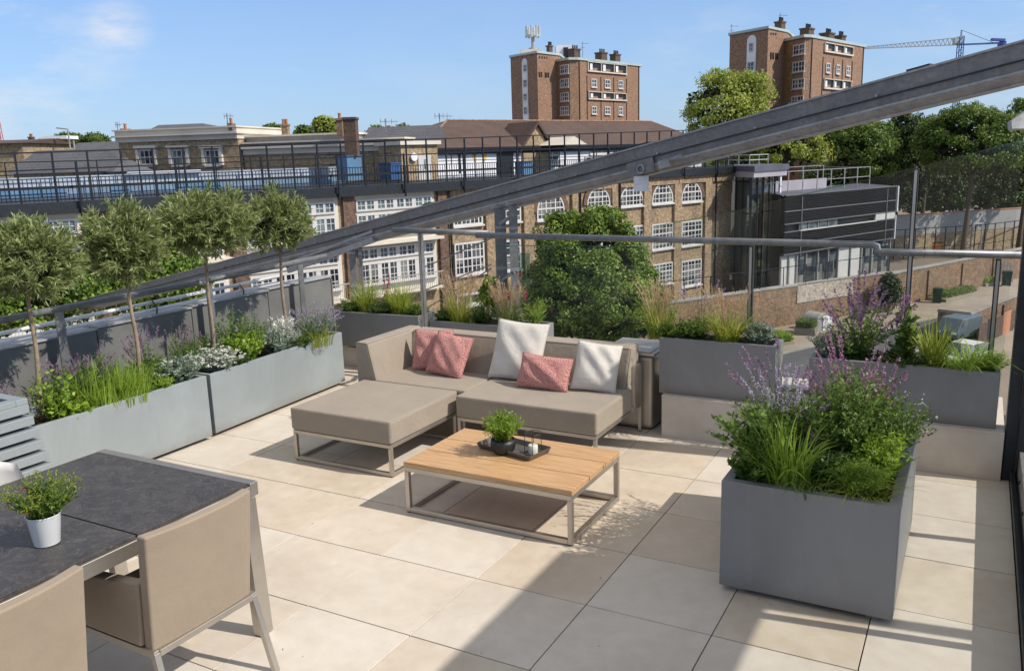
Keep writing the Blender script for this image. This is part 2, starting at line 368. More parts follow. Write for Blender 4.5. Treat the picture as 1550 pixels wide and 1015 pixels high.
# facade plane defined by two points on plan
class Fac:
    def __init__(s, A, B):
        s.A = np.array([A[0], A[1]], float); s.B = np.array([B[0], B[1]], float)
        s.L = np.linalg.norm(s.B - s.A); s.D = (s.B - s.A) / s.L
        s.N = np.array([s.D[1], -s.D[0]])
        if s.N @ (CAM[:2] - s.A) < 0: s.N = -s.N
        s.D3 = np.array([*s.D, 0]); s.N3 = np.array([*s.N, 0])
    def uv(s, px, py, n=0):
        r = ray(px, py); a = s.A + s.N * n; t = ((a - CAM[:2]) @ s.N) / (r[:2] @ s.N)
        p = CAM + r * t; return (p[:2] - a) @ s.D, p[2]
    def P(s, u, n, z): q = s.A + s.D * u + s.N * n; return np.array([q[0], q[1], z])
    def box(s, mb, u0, u1, n0, n1, z0, z1):
        mb.obox(s.P(u0, n0, z0), s.D3 * (u1 - u0), s.N3 * (n1 - n0), (0, 0, z1 - z0)); return mb
    def rect(s, x0, y0, x1, y1):
        """pixel rect -> u0,u1,z0,z1"""
        um = (x0 + x1) / 2; ym = (y0 + y1) / 2
        return s.uv(x0, ym)[0], s.uv(x1, ym)[0], s.uv(um, y1)[1], s.uv(um, y0)[1]
def facpx(a, b):
    A = at(*a); B = at(*b); return Fac(A, B)

def window(fac, parent, r, nx, nz, arch=False, frame=.09, bar=.045, transom=None, pane='pane', framemat='white', n0=0.0, name='window', sill=True):
    u0, u1, z0, z1 = r; w = u1 - u0; f = MB(); rr = w / 2; um = (u0 + u1) / 2
    zt = z1 - (rr if arch else 0); a, b = n0 + .03, n0 + .10
    def top(u): return zt + (math.sqrt(max(0, rr * rr - (u - um) ** 2)) if arch else 0)
    fac.box(f, u0, u0 + frame, a, b, z0, zt); fac.box(f, u1 - frame, u1, a, b, z0, zt); fac.box(f, u0 + frame, u1 - frame, a, b, z0, z0 + frame)
    if arch:
        K = 12
        for k in range(K):
            t0, t1 = math.pi * k / K, math.pi * (k + 1) / K
            q = [fac.P(um - math.cos(tt) * R, a, zt + math.sin(tt) * R) for tt, R in ((t0, rr), (t1, rr), (t1, rr - frame), (t0, rr - frame))]
            f.prism(q, fac.N3 * .07)
    else: fac.box(f, u0 + frame, u1 - frame, a, b, z1 - frame, z1)
    for i in range(1, nx):
        u = u0 + w * i / nx; bw = bar * (2.0 if (nx >= 6 and i % 2 == 0) or nx == 4 and i == 2 else 1)
        fac.box(f, u - bw / 2, u + bw / 2, a, b - .02, z0 + frame, top(u) - frame * .5)
    for j in range(1, nz):
        z = z0 + (z1 - z0) * j / nz
        hw = math.sqrt(max(0, rr * rr - max(0, z - zt) ** 2)) - frame * .5 if arch else w / 2 - frame * .5
        bw = bar * (2.2 if transom == j else 1)
        if hw > .05: fac.box(f, um - hw, um + hw, a + .002, b - .018, z - bw / 2, z + bw / 2)
    if sill: fac.box(f, u0 - .08, u1 + .08, n0, n0 + .22, z0 - .12, z0 - .002)
    fo = f.build(name, framemat, parent)
    g = MB()
    if arch:
        poly = [fac.P(u0, n0 + .012, z0), fac.P(u1, n0 + .012, z0)] + [fac.P(um + math.cos(math.pi * k / 12) * rr, n0 + .012, zt + math.sin(math.pi * k / 12) * rr) for k in range(13)]
        g.prism(poly, fac.N3 * .03)
    else: fac.box(g, u0 + .01, u1 - .01, n0 + .012, n0 + .042, z0 + .01, z1 - .01)
    g.build('pane', pane, None).parent = fo
    return fo

# ------------------------------------------------------------------ vegetation kernels
def norm(a): return a / (np.linalg.norm(a, axis=1, keepdims=True) + 1e-9)
def rdir(n, zmin=-1):
    v = RNG.normal(size=(n, 3)); v = norm(v)
    if zmin > -1: v[:, 2] = np.abs(v[:, 2]) * (1 if zmin >= 0 else 1)
    return v
def leaves(B, D, L, W, fold=.25, out=None):
    """diamond leaves; B,D (n,3); L,W (n,)"""
    n = len(B); D = norm(D); r = RNG.normal(size=(n, 3)); S = norm(np.cross(D, r if out is None else out + r * .3)); Nn = np.cross(S, D)
    L = np.broadcast_to(L, n)[:, None]; W = np.broadcast_to(W, n)[:, None]
    m = B + D * L * .48
    V = np.stack([B, m + S * W * .5 + Nn * W * fold, B + D * L - Nn * L * .05, m - S * W * .5 + Nn * W * fold], 1).reshape(-1, 3)
    F = np.arange(4 * n).reshape(n, 4); return V, F
def blades(B, az, H, lean, W, seg=4, droop=1.0):
    """arching grass blades"""
    n = len(B); h = np.stack([np.cos(az), np.sin(az), 0 * az], 1); s = np.stack([-np.sin(az), np.cos(az), 0 * az], 1)
    tw = RNG.uniform(-.6, .6, n)[:, None]; s = norm(s + h * tw)
    Vs = []
    for k in range(seg + 1):
        t = k / seg; out = lean * H * (t ** 1.6); up = H * (t - droop * lean * .55 * t ** 2.6)
        c = B + h * out[:, None] + np.array([0, 0, 1.0]) * up[:, None]
        w = (W * (1 - t) ** .7 * .5 + .0004)[:, None]
        Vs += [c - s * w, c + s * w]
    V = np.stack(Vs, 1).reshape(-1, 3); m = 2 * (seg + 1); F = []
    base = np.arange(n)[:, None] * m
    for k in range(seg): F.append(base + np.array([2 * k, 2 * k + 1, 2 * k + 3, 2 * k + 2]))
    return V, np.concatenate(F, 0)
def rawmesh(name, V, F, mat, parent=None, smooth=False):
    me = bpy.data.meshes.new(name); n = len(V); m = len(F); k = F.shape[1]
    me.vertices.add(n); me.vertices.foreach_set('co', np.ascontiguousarray(V, dtype=np.float32).ravel())
    me.loops.add(m * k); me.loops.foreach_set('vertex_index', np.ascontiguousarray(F, dtype=np.int32).ravel())
    me.polygons.add(m); me.polygons.foreach_set('loop_start', np.arange(0, m * k, k, dtype=np.int32)); me.polygons.foreach_set('loop_total', np.full(m, k, dtype=np.int32))
    me.update(calc_edges=True); me.validate()
    me.materials.append(MT[mat]); ob = bpy.data.objects.new(name, me); COL.objects.link(ob)
    if parent is not None: ob.parent = parent
    return ob
def cat(parts):
    Vs, Fs, o = [], [], 0
    for V, F in parts: Vs.append(V); Fs.append(F + o); o += len(V)
    return np.concatenate(Vs), np.concatenate(Fs)

def crown_points(n, c, rx, ry, rz, lump=.25, shell=.5, lumps=9, flat=0.0):
    """points through a lumpy ellipsoid"""
    L = rdir(lumps); a = RNG.uniform(.5, 1.0, lumps)
    d = rdir(n); q = (d @ L.T); amp = 1 - lump + lump * 2 * np.max(np.clip(q - .55, 0, 1) / .45 * a, axis=1)
    r = RNG.uniform(shell ** 3, 1, n) ** (1 / 3) * amp
    P = d * r[:, None] * np.array([rx, ry, rz])
    if flat: P[:, 2] = np.where(P[:, 2] < -rz * flat, -rz * flat + RNG.normal(0, .05 * rz, n), P[:, 2])
    return P + np.array(c), d
def lobe_points(n, lobes):
    """points over the upper shells of several overlapping rounded masses; lobes: (x, y, z, rx, rz)"""
    L = np.array(lobes, float); w = L[:, 3] * (L[:, 3] + L[:, 4]); k = RNG.choice(len(L), n, p=w / w.sum()); d = rdir(n); d[:, 2] = np.where(d[:, 2] < -.6, -d[:, 2], d[:, 2])
    r = RNG.uniform(.72, 1.04, n); P = L[k, :3] + d * r[:, None] * np.stack([L[k, 3], L[k, 3], L[k, 4]], 1)
    q = np.zeros(n, int)
    for i in range(len(L)): q += (((P - L[i, :3]) / np.array([L[i, 3], L[i, 3], L[i, 4]])) ** 2).sum(1) < .62
    return P[q == 0], d[q == 0]
def auto_lobes(K, rx, ry, rz):
    out = [(0, 0, rz * .0, rx * .78, rz * .84)]
    for k in range(K):
        a = 2.4 * k + RNG.uniform(-.4, .4); e = RNG.uniform(-.55, .95); c = math.sqrt(max(.05, 1 - e * e)); s = RNG.uniform(.40, .58)
        out.append((math.cos(a) * c * rx * (1 - s) * 1.05, math.sin(a) * c * ry * (1 - s) * 1.05, e * rz * (1 - s) * 1.08, rx * s, rz * s * RNG.uniform(.8, 1.05)))
    return out
def tree(name, label, base, H, crown_c, rx, rz, mat, clumps=260, per=46, leaf=.34, cl_r=.9, group=None, cat_='tree', ry=None, lump=.28, trunk_r=.3, shell=.45, lumps=11, flat=0.0, barkm='bark', droop=0.1, lobeset=None):
    """base (x,y,z) ; crown_c centre (x,y,z)"""
    ry = ry or rx; b = np.array(base, float); c = np.array(crown_c, float)
    root = thing(name, label, cat_, b, group)
    lobes = lobeset if lobeset is not None else auto_lobes(12 if clumps > 120 else 7, rx, ry, rz)
    P, d = lobe_points(int(clumps * 1.9), lobes); P = P + (c - b); clumps = len(P)
    Lb = np.array(lobes); ki = RNG.choice(len(Lb), clumps * 7); di = rdir(len(ki)); Pi = Lb[ki, :3] + di * RNG.uniform(.2, .86, (len(ki), 1)) * np.stack([Lb[ki, 3], Lb[ki, 3], Lb[ki, 4]], 1) + (c - b)
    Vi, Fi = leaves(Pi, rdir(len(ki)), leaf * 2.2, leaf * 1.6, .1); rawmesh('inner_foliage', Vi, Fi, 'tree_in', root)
    n = clumps * per; ci = np.repeat(np.arange(clumps), per)
    size = RNG.uniform(.6, 1.25, clumps)[ci] * cl_r
    off = rdir(n) * (RNG.uniform(.15, 1, n) ** .35 * size)[:, None] * np.array([.8, .8, .62]) * RNG.uniform(.9, 1.1, (n, 1))
    B = P[ci] + off; outw = norm(off / size[:, None] * 1.6 + d[ci] * .5 + np.array([0, 0, .2])); D = norm(np.cross(outw, rdir(n)) + outw * .35) + np.array([0, 0, -droop])
    V, F = leaves(B, D, RNG.uniform(.6, 1.3, n) * leaf, RNG.uniform(.5, .85, n) * leaf, .12, out=outw)
    o = rawmesh('crown', V, F, mat, root)
    t = MB(); cc = c - b; top = cc + np.array([0, 0, rz * .5]); 
    mid = np.array([RNG.normal(0, .03) * H, RNG.normal(0, .03) * H, (cc[2] - rz * .75)]); mid[:2] += cc[:2] * .5
    t.tube([(0, 0, -.1), (0, 0, .25 * mid[2]), mid, cc * .5 + mid * .5, top], [trunk_r * 1.4, trunk_r, trunk_r * .75, trunk_r * .5, .04], 9)
    for k in range(9):
        e = P[RNG.integers(clumps)] * .8 + cc * .2; s0 = mid + (top - mid) * RNG.uniform(0, .6)
        t.tube([s0, (s0 + e) / 2 + np.array([0, 0, rz * .06]), e], [trunk_r * .38, trunk_r * .22, .03], 6)
    t.build('trunk', barkm, None).parent = root
    return root

PS = 1.0
def plant_grass(label, c, n=90, h=.35, lean=.5, w=.008, mat='grass_y', spread=.05, name='ornamental_grass', group=None, plume=0, plume_mat='grass_t', droop=1.0, azb=None):
    h *= PS; spread *= PS; n = int(n * PS ** .6); root = thing(name, label, 'plant', c, group); B = np.zeros((n, 3)); a = RNG.uniform(0, 6.283, n); r = np.sqrt(RNG.uniform(0, 1, n)) * spread
    B[:, 0] = np.cos(a) * r; B[:, 1] = np.sin(a) * r; az = a + RNG.normal(0, .7, n)
    H = RNG.uniform(.55, 1.1, n) * h; ln = np.clip(RNG.normal(lean, .22, n), .03, 1.3)
    V, F = blades(B, az, H, ln, np.full(n, w) * RNG.uniform(.6, 1.2, n), 5, droop)
    rawmesh('foliage', V, F, mat, root)
    if plume:
        B2 = np.zeros((plume, 3)); a = RNG.uniform(0, 6.283, plume); B2[:, 0] = np.cos(a) * spread * .5; B2[:, 1] = np.sin(a) * spread * .5
        H2 = RNG.uniform(.9, 1.35, plume) * h; ln = RNG.uniform(.08, .38, plume); p1 = blades(B2, a, H2, ln, np.full(plume, .004), 6, .4)
        hh = np.stack([np.cos(a), np.sin(a), 0 * a], 1); k = 22; ti = np.repeat(np.arange(plume), k); tt = RNG.uniform(.62, 1.0, plume * k)
        out = ln[ti] * H2[ti] * tt ** 1.6; up = H2[ti] * (tt - .4 * ln[ti] * .55 * tt ** 2.6)
        Q = B2[ti] + hh[ti] * out[:, None]; Q[:, 2] += up; Dd = hh[ti] * .5 + np.array([0, 0, 1.0]) + RNG.normal(size=(len(ti), 3)) * .28
        p2 = leaves(Q, Dd, RNG.uniform(.02, .045, len(ti)), .0035, .1)
        V, F = cat([p1, p2]); rawmesh('plume', V, F, plume_mat, root)
    return root
def stems_to(n, h, spread, lean=.5, base=.02, hvar=.25, bias=(0, 0)):
    a = RNG.uniform(0, 6.283, n); r = np.sqrt(RNG.uniform(0, 1, n)); T = np.stack([np.cos(a) * r * spread + bias[0], np.sin(a) * r * spread + bias[1], h * (1 - .35 * r ** 2) * RNG.uniform(1 - hvar, 1 + hvar * .4, n)], 1)
    B = np.stack([np.cos(a) * r * base, np.sin(a) * r * base, np.zeros(n)], 1); return B, T
def curve_pt(B, T, t):
    t = t[:, None]; q = B + (T - B) * t; m = np.zeros_like(q); m[:, :2] = -(T - B)[:, :2] * (t * (1 - t))[:, 0:1] * .55; return q + m
def stem_mesh(B, T, w=.003, seg=4):
    n = len(B); s = norm(np.cross(T - B, RNG.normal(size=(n, 3)))) * w / 2; Vs = []
    for k in range(seg + 1):
        q = curve_pt(B, T, np.full(n, k / seg)); f = 1 - .6 * k / seg; Vs += [q - s * f, q + s * f]
    V = np.stack(Vs, 1).reshape(-1, 3); m = 2 * (seg + 1); base = np.arange(n)[:, None] * m
    return V, np.concatenate([base + np.array([2 * k, 2 * k + 1, 2 * k + 3, 2 * k + 2]) for k in range(seg)], 0)
def plant_leafy(label, c, n=24, h=.25, spread=.14, leaf=(.045, .02), per=26, mat='leaf_m', name='leafy_plant', group=None, flowers=None, t0=.1, up=.5, base=.03, bias=(0, 0), hvar=.25, droop=0, stemmat='stem'):
    """flowers: dict(kind='spike'|'dots', mat, n, len, size)"""
    h *= PS; spread *= PS; n = int(n * PS); root = thing(name, label, 'plant', c, group); B, T = stems_to(n, h, spread, base=base, bias=bias, hvar=hvar)
    sv = stem_mesh(B, T, .0035); ti = np.repeat(np.arange(n), per); tt = RNG.uniform(t0, 1.0, n * per)
    Q = curve_pt(B[ti], T[ti], tt); D = norm(RNG.normal(size=(len(ti), 3))); D[:, 2] = D[:, 2] * .5 + up - droop; D = norm(D)
    L = leaf[0] * RNG.uniform(.6, 1.2, len(ti)) * (1.15 - .5 * tt); lv = leaves(Q, D, L, leaf[1] / leaf[0] * L * RNG.uniform(.8, 1.2, len(ti)))
    rawmesh('foliage', lv[0], lv[1], mat, root)
    rawmesh('stem', sv[0], sv[1], stemmat, root)
    if flowers:
        for fl in (flowers if isinstance(flowers, list) else [flowers]):
            k = fl.get('n', 10)
            if fl['kind'] == 'spike':
                B2, T2 = stems_to(k, h * fl.get('hf', 1.5), spread * fl.get('sf', 1.0), base=base, bias=bias); sv2 = stem_mesh(B2, T2, .003, 5)
                pm = fl.get('per', 40); ti = np.repeat(np.arange(k), pm); ll = fl['len']; tl = np.linalg.norm(T2 - B2, axis=1); tt = 1 - RNG.uniform(0, 1, k * pm) ** 1.1 * np.clip(ll * RNG.uniform(.7, 1.3, k) / tl, 0, .8)[ti]
                tt = np.round(tt * 60) / 60
                Q = curve_pt(B2[ti], T2[ti], tt); D = RNG.normal(size=(len(ti), 3)) + np.array([0, 0, .7]); sz = fl['size'] * (1.25 - .0 * tt) * RNG.uniform(.6, 1.2, len(ti))
                fv = leaves(Q, D, sz, sz * .62, .3); rawmesh('flower_stem', sv2[0], sv2[1], stemmat, root); rawmesh('flower_spike', fv[0], fv[1], fl['mat'], root)
            else:
                B2, T2 = stems_to(k, h * fl.get('hf', 1.05), spread * 1.02, base=base, bias=bias); pm = fl.get('per', 9); ti = np.repeat(np.arange(k), pm); D = RNG.normal(size=(len(ti), 3)); D[:, 2] = np.abs(D[:, 2]) * .6
                Q = T2[ti] + RNG.normal(0, fl['size'] * .15, (len(ti), 3)); fv = leaves(Q, D, fl['size'], fl['size'] * .6, .2); rawmesh('flower', fv[0], fv[1], fl['mat'], root)
    return root
# ------------------------------------------------------------------ world, sun
w = bpy.data.worlds.new('World'); scene.world = w; w.use_nodes = True; nt = w.node_tree; nt.nodes.clear()
SUN_EL = rad(44); SAZ = rad(8)           # sun stands toward +x, a little +y
sd = np.array([math.cos(SUN_EL) * math.cos(SAZ), math.cos(SUN_EL) * math.sin(SAZ), math.sin(SUN_EL)])
sky = nt.nodes.new('ShaderNodeTexSky'); sky.sky_type = 'NISHITA'; sky.sun_disc = False; sky.sun_elevation = SUN_EL; sky.sun_rotation = math.pi / 2 - SAZ
sky.air_density = 1.0; sky.dust_density = .6; sky.ozone_density = 1.6; sky.altitude = 50
bg = nt.nodes.new('ShaderNodeBackground'); bg.inputs[1].default_value = 0.15; wo = nt.nodes.new('ShaderNodeOutputWorld')
tc = nt.nodes.new('ShaderNodeTexCoord')
def wn(t, **k):
    n = nt.nodes.new('ShaderNode' + t)
    for a, b in k.items(): setattr(n, a, b)
    return n
mp = wn('Mapping'); mp.inputs['Scale'].default_value = (1, 1, 3.2); nt.links.new(tc.outputs['Generated'], mp.inputs[0])
ns = wn('TexNoise'); ns.inputs['Scale'].default_value = 9; ns.inputs['Detail'].default_value = 8; ns.inputs['Roughness'].default_value = .62; nt.links.new(mp.outputs[0], ns.inputs['Vector'])
def cloud(px, py, rdeg, amt):
    d = unit(ray(px, py)); dp = wn('VectorMath', operation='DOT_PRODUCT'); nt.links.new(tc.outputs['Generated'], dp.inputs[0]); dp.inputs[1].default_value = tuple(d)
    mr = wn('MapRange'); mr.inputs['From Min'].default_value = math.cos(rad(rdeg)); mr.inputs['From Max'].default_value = 1; mr.inputs['To Max'].default_value = amt; nt.links.new(dp.outputs['Value'], mr.inputs[0]); return mr.outputs[0]
acc = None
for a in ((182, 38, 2.0, .55), (150, 60, 1.5, .2), (445, 132, 1.3, .45), (1065, 100, 5, .25), (20, 150, 9, .25), (700, 150, 8, .12), (-900, 100, 30, .6), (2600, 60, 35, .6)):
    o = cloud(*a)
    if acc is None: acc = o
    else: m = wn('Math', operation='ADD'); nt.links.new(acc, m.inputs[0]); nt.links.new(o, m.inputs[1]); acc = m.outputs[0]
cr = wn('ValToRGB'); cr.color_ramp.elements[0].position = .44; cr.color_ramp.elements[1].position = .72; nt.links.new(ns.outputs[0], cr.inputs[0])
mu = wn('Math', operation='MULTIPLY'); mu.use_clamp = True; nt.links.new(acc, mu.inputs[0]); nt.links.new(cr.outputs[0], mu.inputs[1])
# thin haze lifts the horizon
sx = wn('SeparateXYZ'); nt.links.new(tc.outputs['Generated'], sx.inputs[0]); hr = wn('MapRange'); hr.inputs['From Min'].default_value = 0.0; hr.inputs['From Max'].default_value = .42; hr.inputs['To Min'].default_value = .62; hr.inputs['To Max'].default_value = .0
nt.links.new(sx.outputs[2], hr.inputs[0])
mh = wn('Mix', data_type='RGBA'); nt.links.new(hr.outputs[0], mh.inputs[0]); ti = wn('Mix', data_type='RGBA', blend_type='MULTIPLY'); ti.inputs[0].default_value = 1; nt.links.new(sky.outputs[0], ti.inputs[6]); ti.inputs[7].default_value = (.60, .80, 1.08, 1); nt.links.new(ti.outputs[2], mh.inputs[6]); mh.inputs[7].default_value = (3.0, 4.0, 5.7, 1)
# neutral bright cloud added to the unseen upper sky, warming and lifting the fill
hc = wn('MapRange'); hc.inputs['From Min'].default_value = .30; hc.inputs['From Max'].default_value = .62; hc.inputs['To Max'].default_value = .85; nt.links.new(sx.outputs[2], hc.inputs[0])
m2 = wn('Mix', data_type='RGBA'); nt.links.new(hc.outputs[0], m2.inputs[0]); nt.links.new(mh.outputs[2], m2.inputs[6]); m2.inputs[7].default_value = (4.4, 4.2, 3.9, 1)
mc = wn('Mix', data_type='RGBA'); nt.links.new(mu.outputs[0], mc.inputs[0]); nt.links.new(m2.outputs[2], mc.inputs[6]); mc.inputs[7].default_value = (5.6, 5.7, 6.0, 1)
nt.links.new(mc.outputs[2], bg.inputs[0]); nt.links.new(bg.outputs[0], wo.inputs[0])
sl = bpy.data.lights.new('sun', 'SUN'); sl.energy = 4.7; sl.angle = rad(.55); sl.color = (1, .93, .835)
so = bpy.data.objects.new('sun', sl); COL.objects.link(so); so.rotation_euler = Vector(tuple(sd)).to_track_quat('Z', 'Y').to_euler()
scene.view_settings.view_transform = 'Standard'; scene.view_settings.look = 'None'; scene.view_settings.exposure = 0
scene.cycles.max_bounces = 6; scene.cycles.transparent_max_bounces = 24; scene.cycles.use_adaptive_sampling = True; scene.cycles.adaptive_threshold = .02
scene.cycles.use_denoising = True; scene.cycles.sample_clamp_indirect = 6

GZ = -11.5
# ------------------------------------------------------------------ ground, road
t = NT('town_ground'); v = t.coord('Object'); n1 = t.noise(v, .05, 8, .65); n2 = t.noise(v, 1.4, 6, .65)
c = t.ramp(n1, [(.35, (.19, .155, .12)), (.6, (.25, .21, .165))]); c = t.mix(t.ramp(n2, [(.4, 0.0), (.75, .35)]), c, (.13, .11, .09)); t.col(c); t.rough(.9); MT['ground'] = t.m
t = NT('asphalt'); v = t.coord('Object'); n1 = t.noise(v, .25, 8, .7); n2 = t.noise(v, 9, 4, .7)
c = t.ramp(n1, [(.3, (.06, .062, .068)), (.7, (.105, .105, .11))]); c = t.mix(t.ramp(n2, [(.5, 0.0), (.8, .3)]), c, (.16, .155, .15)); t.col(c); t.rough(.85); MT['asphalt'] = t.m
t = NT('paving'); v = t.coord('Object'); n1 = t.noise(v, .4, 8, .7); n2 = t.noise(v, 5, 5, .7)
c = t.ramp(n1, [(.3, (.24, .195, .15)), (.7, (.35, .30, .24))]); c = t.mix(t.ramp(n2, [(.5, 0.0), (.8, .35)]), c, (.14, .12, .09)); t.col(c); t.rough(.9); MT['paving'] = t.m
MT['lawn'] = plain('lawn_green', (.07, .14, .02), .9, 0, .5, 1.5)
g = MB(); g.add([(-1500, -1500, GZ), (1500, -1500, GZ), (1500, 2500, GZ), (-1500, 2500, GZ)], [(0, 1, 2, 3)]); struct(g.build('ground', 'ground'))
wA, wM, wB = onz(1180, 487, GZ), onz(1345, 467, GZ), onz(1497, 423, GZ)
dr = unit(wB - wA); wL = wA - dr * 16; wR = wB + dr * 40; pr = np.array([dr[1], -dr[0], 0])
if pr @ (CAM - wA) < 0: pr = -pr
def strip(name, a, b, n0, n1, z, mat):
    m = MB(); up = np.array([0, 0, 1.0]) * z
    q = [a + pr * n0 + up, b + pr * n0 + up, b + pr * n1 + up, a + pr * n1 + up]; m.add(q, [(0, 1, 2, 3)] if np.cross(q[1] - q[0], q[2] - q[1])[2] > 0 else [(3, 2, 1, 0)]); return struct(m.build(name, mat))
strip('pavement', wL - dr * 20, wR, -.6, 7.2, .016, 'paving')
strip('road', wL - dr * 40, wR, 7.35, 13.2, .012, 'asphalt')
k = MB(); k.obox(wL - dr * 30 + pr * 7.2 + np.array([0, 0, .0]), (wR - wL + dr * 30), pr * .15, (0, 0, .13)); struct(k.build('kerb', 'concrete'))
k = MB(); k.obox(wL - dr * 30 + pr * 13.2, (wR - wL + dr * 30), pr * .15, (0, 0, .13)); struct(k.build('kerb', 'concrete'))
strip('pavement', wL - dr * 30, wR, 13.36, 17.5, .02, 'paving')

# ------------------------------------------------------------------ school
SA, SB = at(0, 325, 41), at(1108, 260, 80); SF = Fac(SA, SB); SL = SF.L
th = math.atan2(SF.D[1], SF.D[0])
MT['brick_s'] = brick('school_brick', (.37, .265, .155), (.235, .155, .09), (.31, .26, .19), rz=-th, dfac=.45)
MT['brick_sd'] = brick('school_pier_brick', (.17, .10, .065), (.10, .06, .042), (.15, .12, .1), rz=-th)
def back(n): return Fac(SF.A - SF.N * n, SF.B - SF.N * n)
sc = thing('school_building', 'long brick school with white multi-paned windows and a caged roof playground', 'building', (*((SF.A + SF.B) / 2), GZ))
SZ = .08
m = MB(); SF.box(m, -14, SL, -11, 0, GZ, SZ); m.build('wall', 'brick_s', sc)
m = MB(); SF.box(m, -14, SL + .3, -11, .45, SZ + .003, SZ + .5); SF.box(m, -14, SL + .3, .46, .54, SZ - .1, SZ + .12); m.build('roof_deck', 'darkmetal', sc)
# piers between bays
def ux(px, y=300): return SF.uv(px, y)[0]
def sep(name, mat, par, fac, *a): m = MB(); fac.box(m, *a); return m.build(name, mat, par)
for px in (525, 668): sep('dark_pier', 'brick_sd', sc, SF, ux(px) - .42, ux(px) + .42, 0, .22, GZ, SZ - .1)
u_b0, u_b1 = ux(531), ux(656); bw = u_b1 - u_b0 + 1.0
for k in range(1, 7): sep('dark_pier', 'brick_sd', sc, SF, u_b0 - .25 - bw * k - .42, u_b0 - .25 - bw * k + .42, 0, .22, GZ, SZ - .1)
for px in (740, 797, 870, 930, 977.5, 1023.5, 1070): sep('pier', 'brick_s', sc, SF, ux(px) - .5, ux(px) + .5, 0, .24, GZ, SZ - .75)
sep('cornice_band', 'brick_s', sc, SF, ux(797), SL, 0, .24, SZ - .75, SZ - .12)
m = MB()
for px in (934, 1079, 874, 676): m = MB(); m.tube([SF.P(ux(px), .34, GZ), SF.P(ux(px), .34, SZ - .15)], .075, 8); m.build('drainpipe', 'fence', sc)
# white glazed bays
def zs(px, py): return SF.uv(px, py)[1]
zu1, zu0, zl1, zl0 = zs(595, 299), zs(595, 352), zs(595, 371), zs(595, 426)
for k in range(7):
    a = u_b0 - bw * k; b = a + bw - 1.0
    m = MB(); SF.box(m, a, b, 0, .06, zl0 - 1.0, SZ - .12); m.build('bay_lining', 'cream', sc)
    for (z0, z1) in ((zu0, zu1), (zl0, zl1)):
        zt = z0 + (z1 - z0) * .62
        fr = window(SF, sc, (a + .25, b - .25, z0, zt - .05), 8, 1, frame=.12, bar=.16, pane='pane' if z0 == zl0 else 'pane_pale', n0=.07)
        fr2 = window(SF, sc, (a + .25, b - .25, zt + .12, z1), 8, 1, frame=.12, bar=.16, pane='pane_pale', n0=.07, sill=False)
        m = MB(); w8 = (b - a - .5) / 8
        for i in range(8):
            um = a + .25 + w8 * (i + .5); SF.box(m, um - .02, um + .02, .115, .15, z0 + .1, zt - .15); SF.box(m, um - .02, um + .02, .115, .15, zt + .2, z1 - .1)
        for zz in (z0 + (zt - z0) * .36, z0 + (zt - z0) * .66, (zt + z1) / 2 + .05): SF.box(m, a + .3, b - .3, .112, .146, zz - .02, zz + .02)
        m.build('glazing_bar', 'white', sc)
    m = MB(); SF.box(m, a - .1, b + .1, 0, .9, zu0 - .62, zu0 - .45); SF.box(m, a, b, 0, .8, zl0 - .75, zl0 - .6)
    m.build('ledge', 'cream', sc)
    m = MB(); SF.box(m, a, b, .72, .76, zl0 + .35, zl0 + .42)
    for i in range(int((b - a) / .16)): SF.box(m, a + i * .16, a + i * .16 + .02, .72, .74, zl0 - .6, zl0 + .38)
    m.build('balcony_rail', 'wallgrey', sc)
W = [((687, 366, 732, 415), 7, 4), ((684, 306, 729, 341), 7, 3), ((757, 309, 787, 336), 4, 3), ((757, 363, 787, 409), 4, 4), ((688, 300, 716, 302), 0, 0)]
for r, nx, nz in W[:4]: window(SF, sc, SF.rect(*r), nx, nz, n0=.03, frame=.13, bar=.055, transom=nz // 2 + (nz % 2))
window(SF, sc, SF.rect(690, 442, 732, 462), 4, 1, n0=.03, frame=.2)
for r, nx, nz in (((811, 290, 853, 332), 6, 5), ((887, 283, 922, 313), 6, 4), ((936, 280, 972.5, 312), 7, 4), ((985.5, 277, 1017.5, 308), 6, 4), ((1030, 275, 1061, 305.5), 6, 4)):
    window(SF, sc, SF.rect(*r), nx, nz, arch=True, n0=.03, frame=.13, bar=.055, transom=2)
for r, nx, nz in (((938, 342, 972.5, 381), 6, 5), ((985.5, 338, 1017.5, 376.5), 6, 5), ((1030, 334, 1061, 371), 6, 5), ((940, 404, 972, 436), 6, 5), ((986.5, 398, 1016.5, 430), 6, 5), ((1030, 393, 1060, 432), 6, 5),
                  ((884, 346, 922, 386), 6, 5), ((884, 408, 922, 440), 6, 5)):
    window(SF, sc, SF.rect(*r), nx, nz, n0=.03, frame=.13, bar=.055, transom=3)
# arch hoods
for r in ((811, 290, 853, 332), (887, 283, 922, 313), (936, 280, 972.5, 312), (985.5, 277, 1017.5, 308), (1030, 275, 1061, 305.5)):
    m = MB(); u0, u1, z0, z1 = SF.rect(*r); rr = (u1 - u0) / 2; um = (u0 + u1) / 2; zt = z1 - rr
    for k in range(14):
        t0, t1 = math.pi * k / 14, math.pi * (k + 1) / 14
        m.prism([SF.P(um - math.cos(a) * R, 0, zt + math.sin(a) * R) for a, R in ((t0, rr + .02), (t1, rr + .02), (t1, rr + .42), (t0, rr + .42))], SF.N3 * .16)
    m.build('window_arch', 'brick_sd', sc)
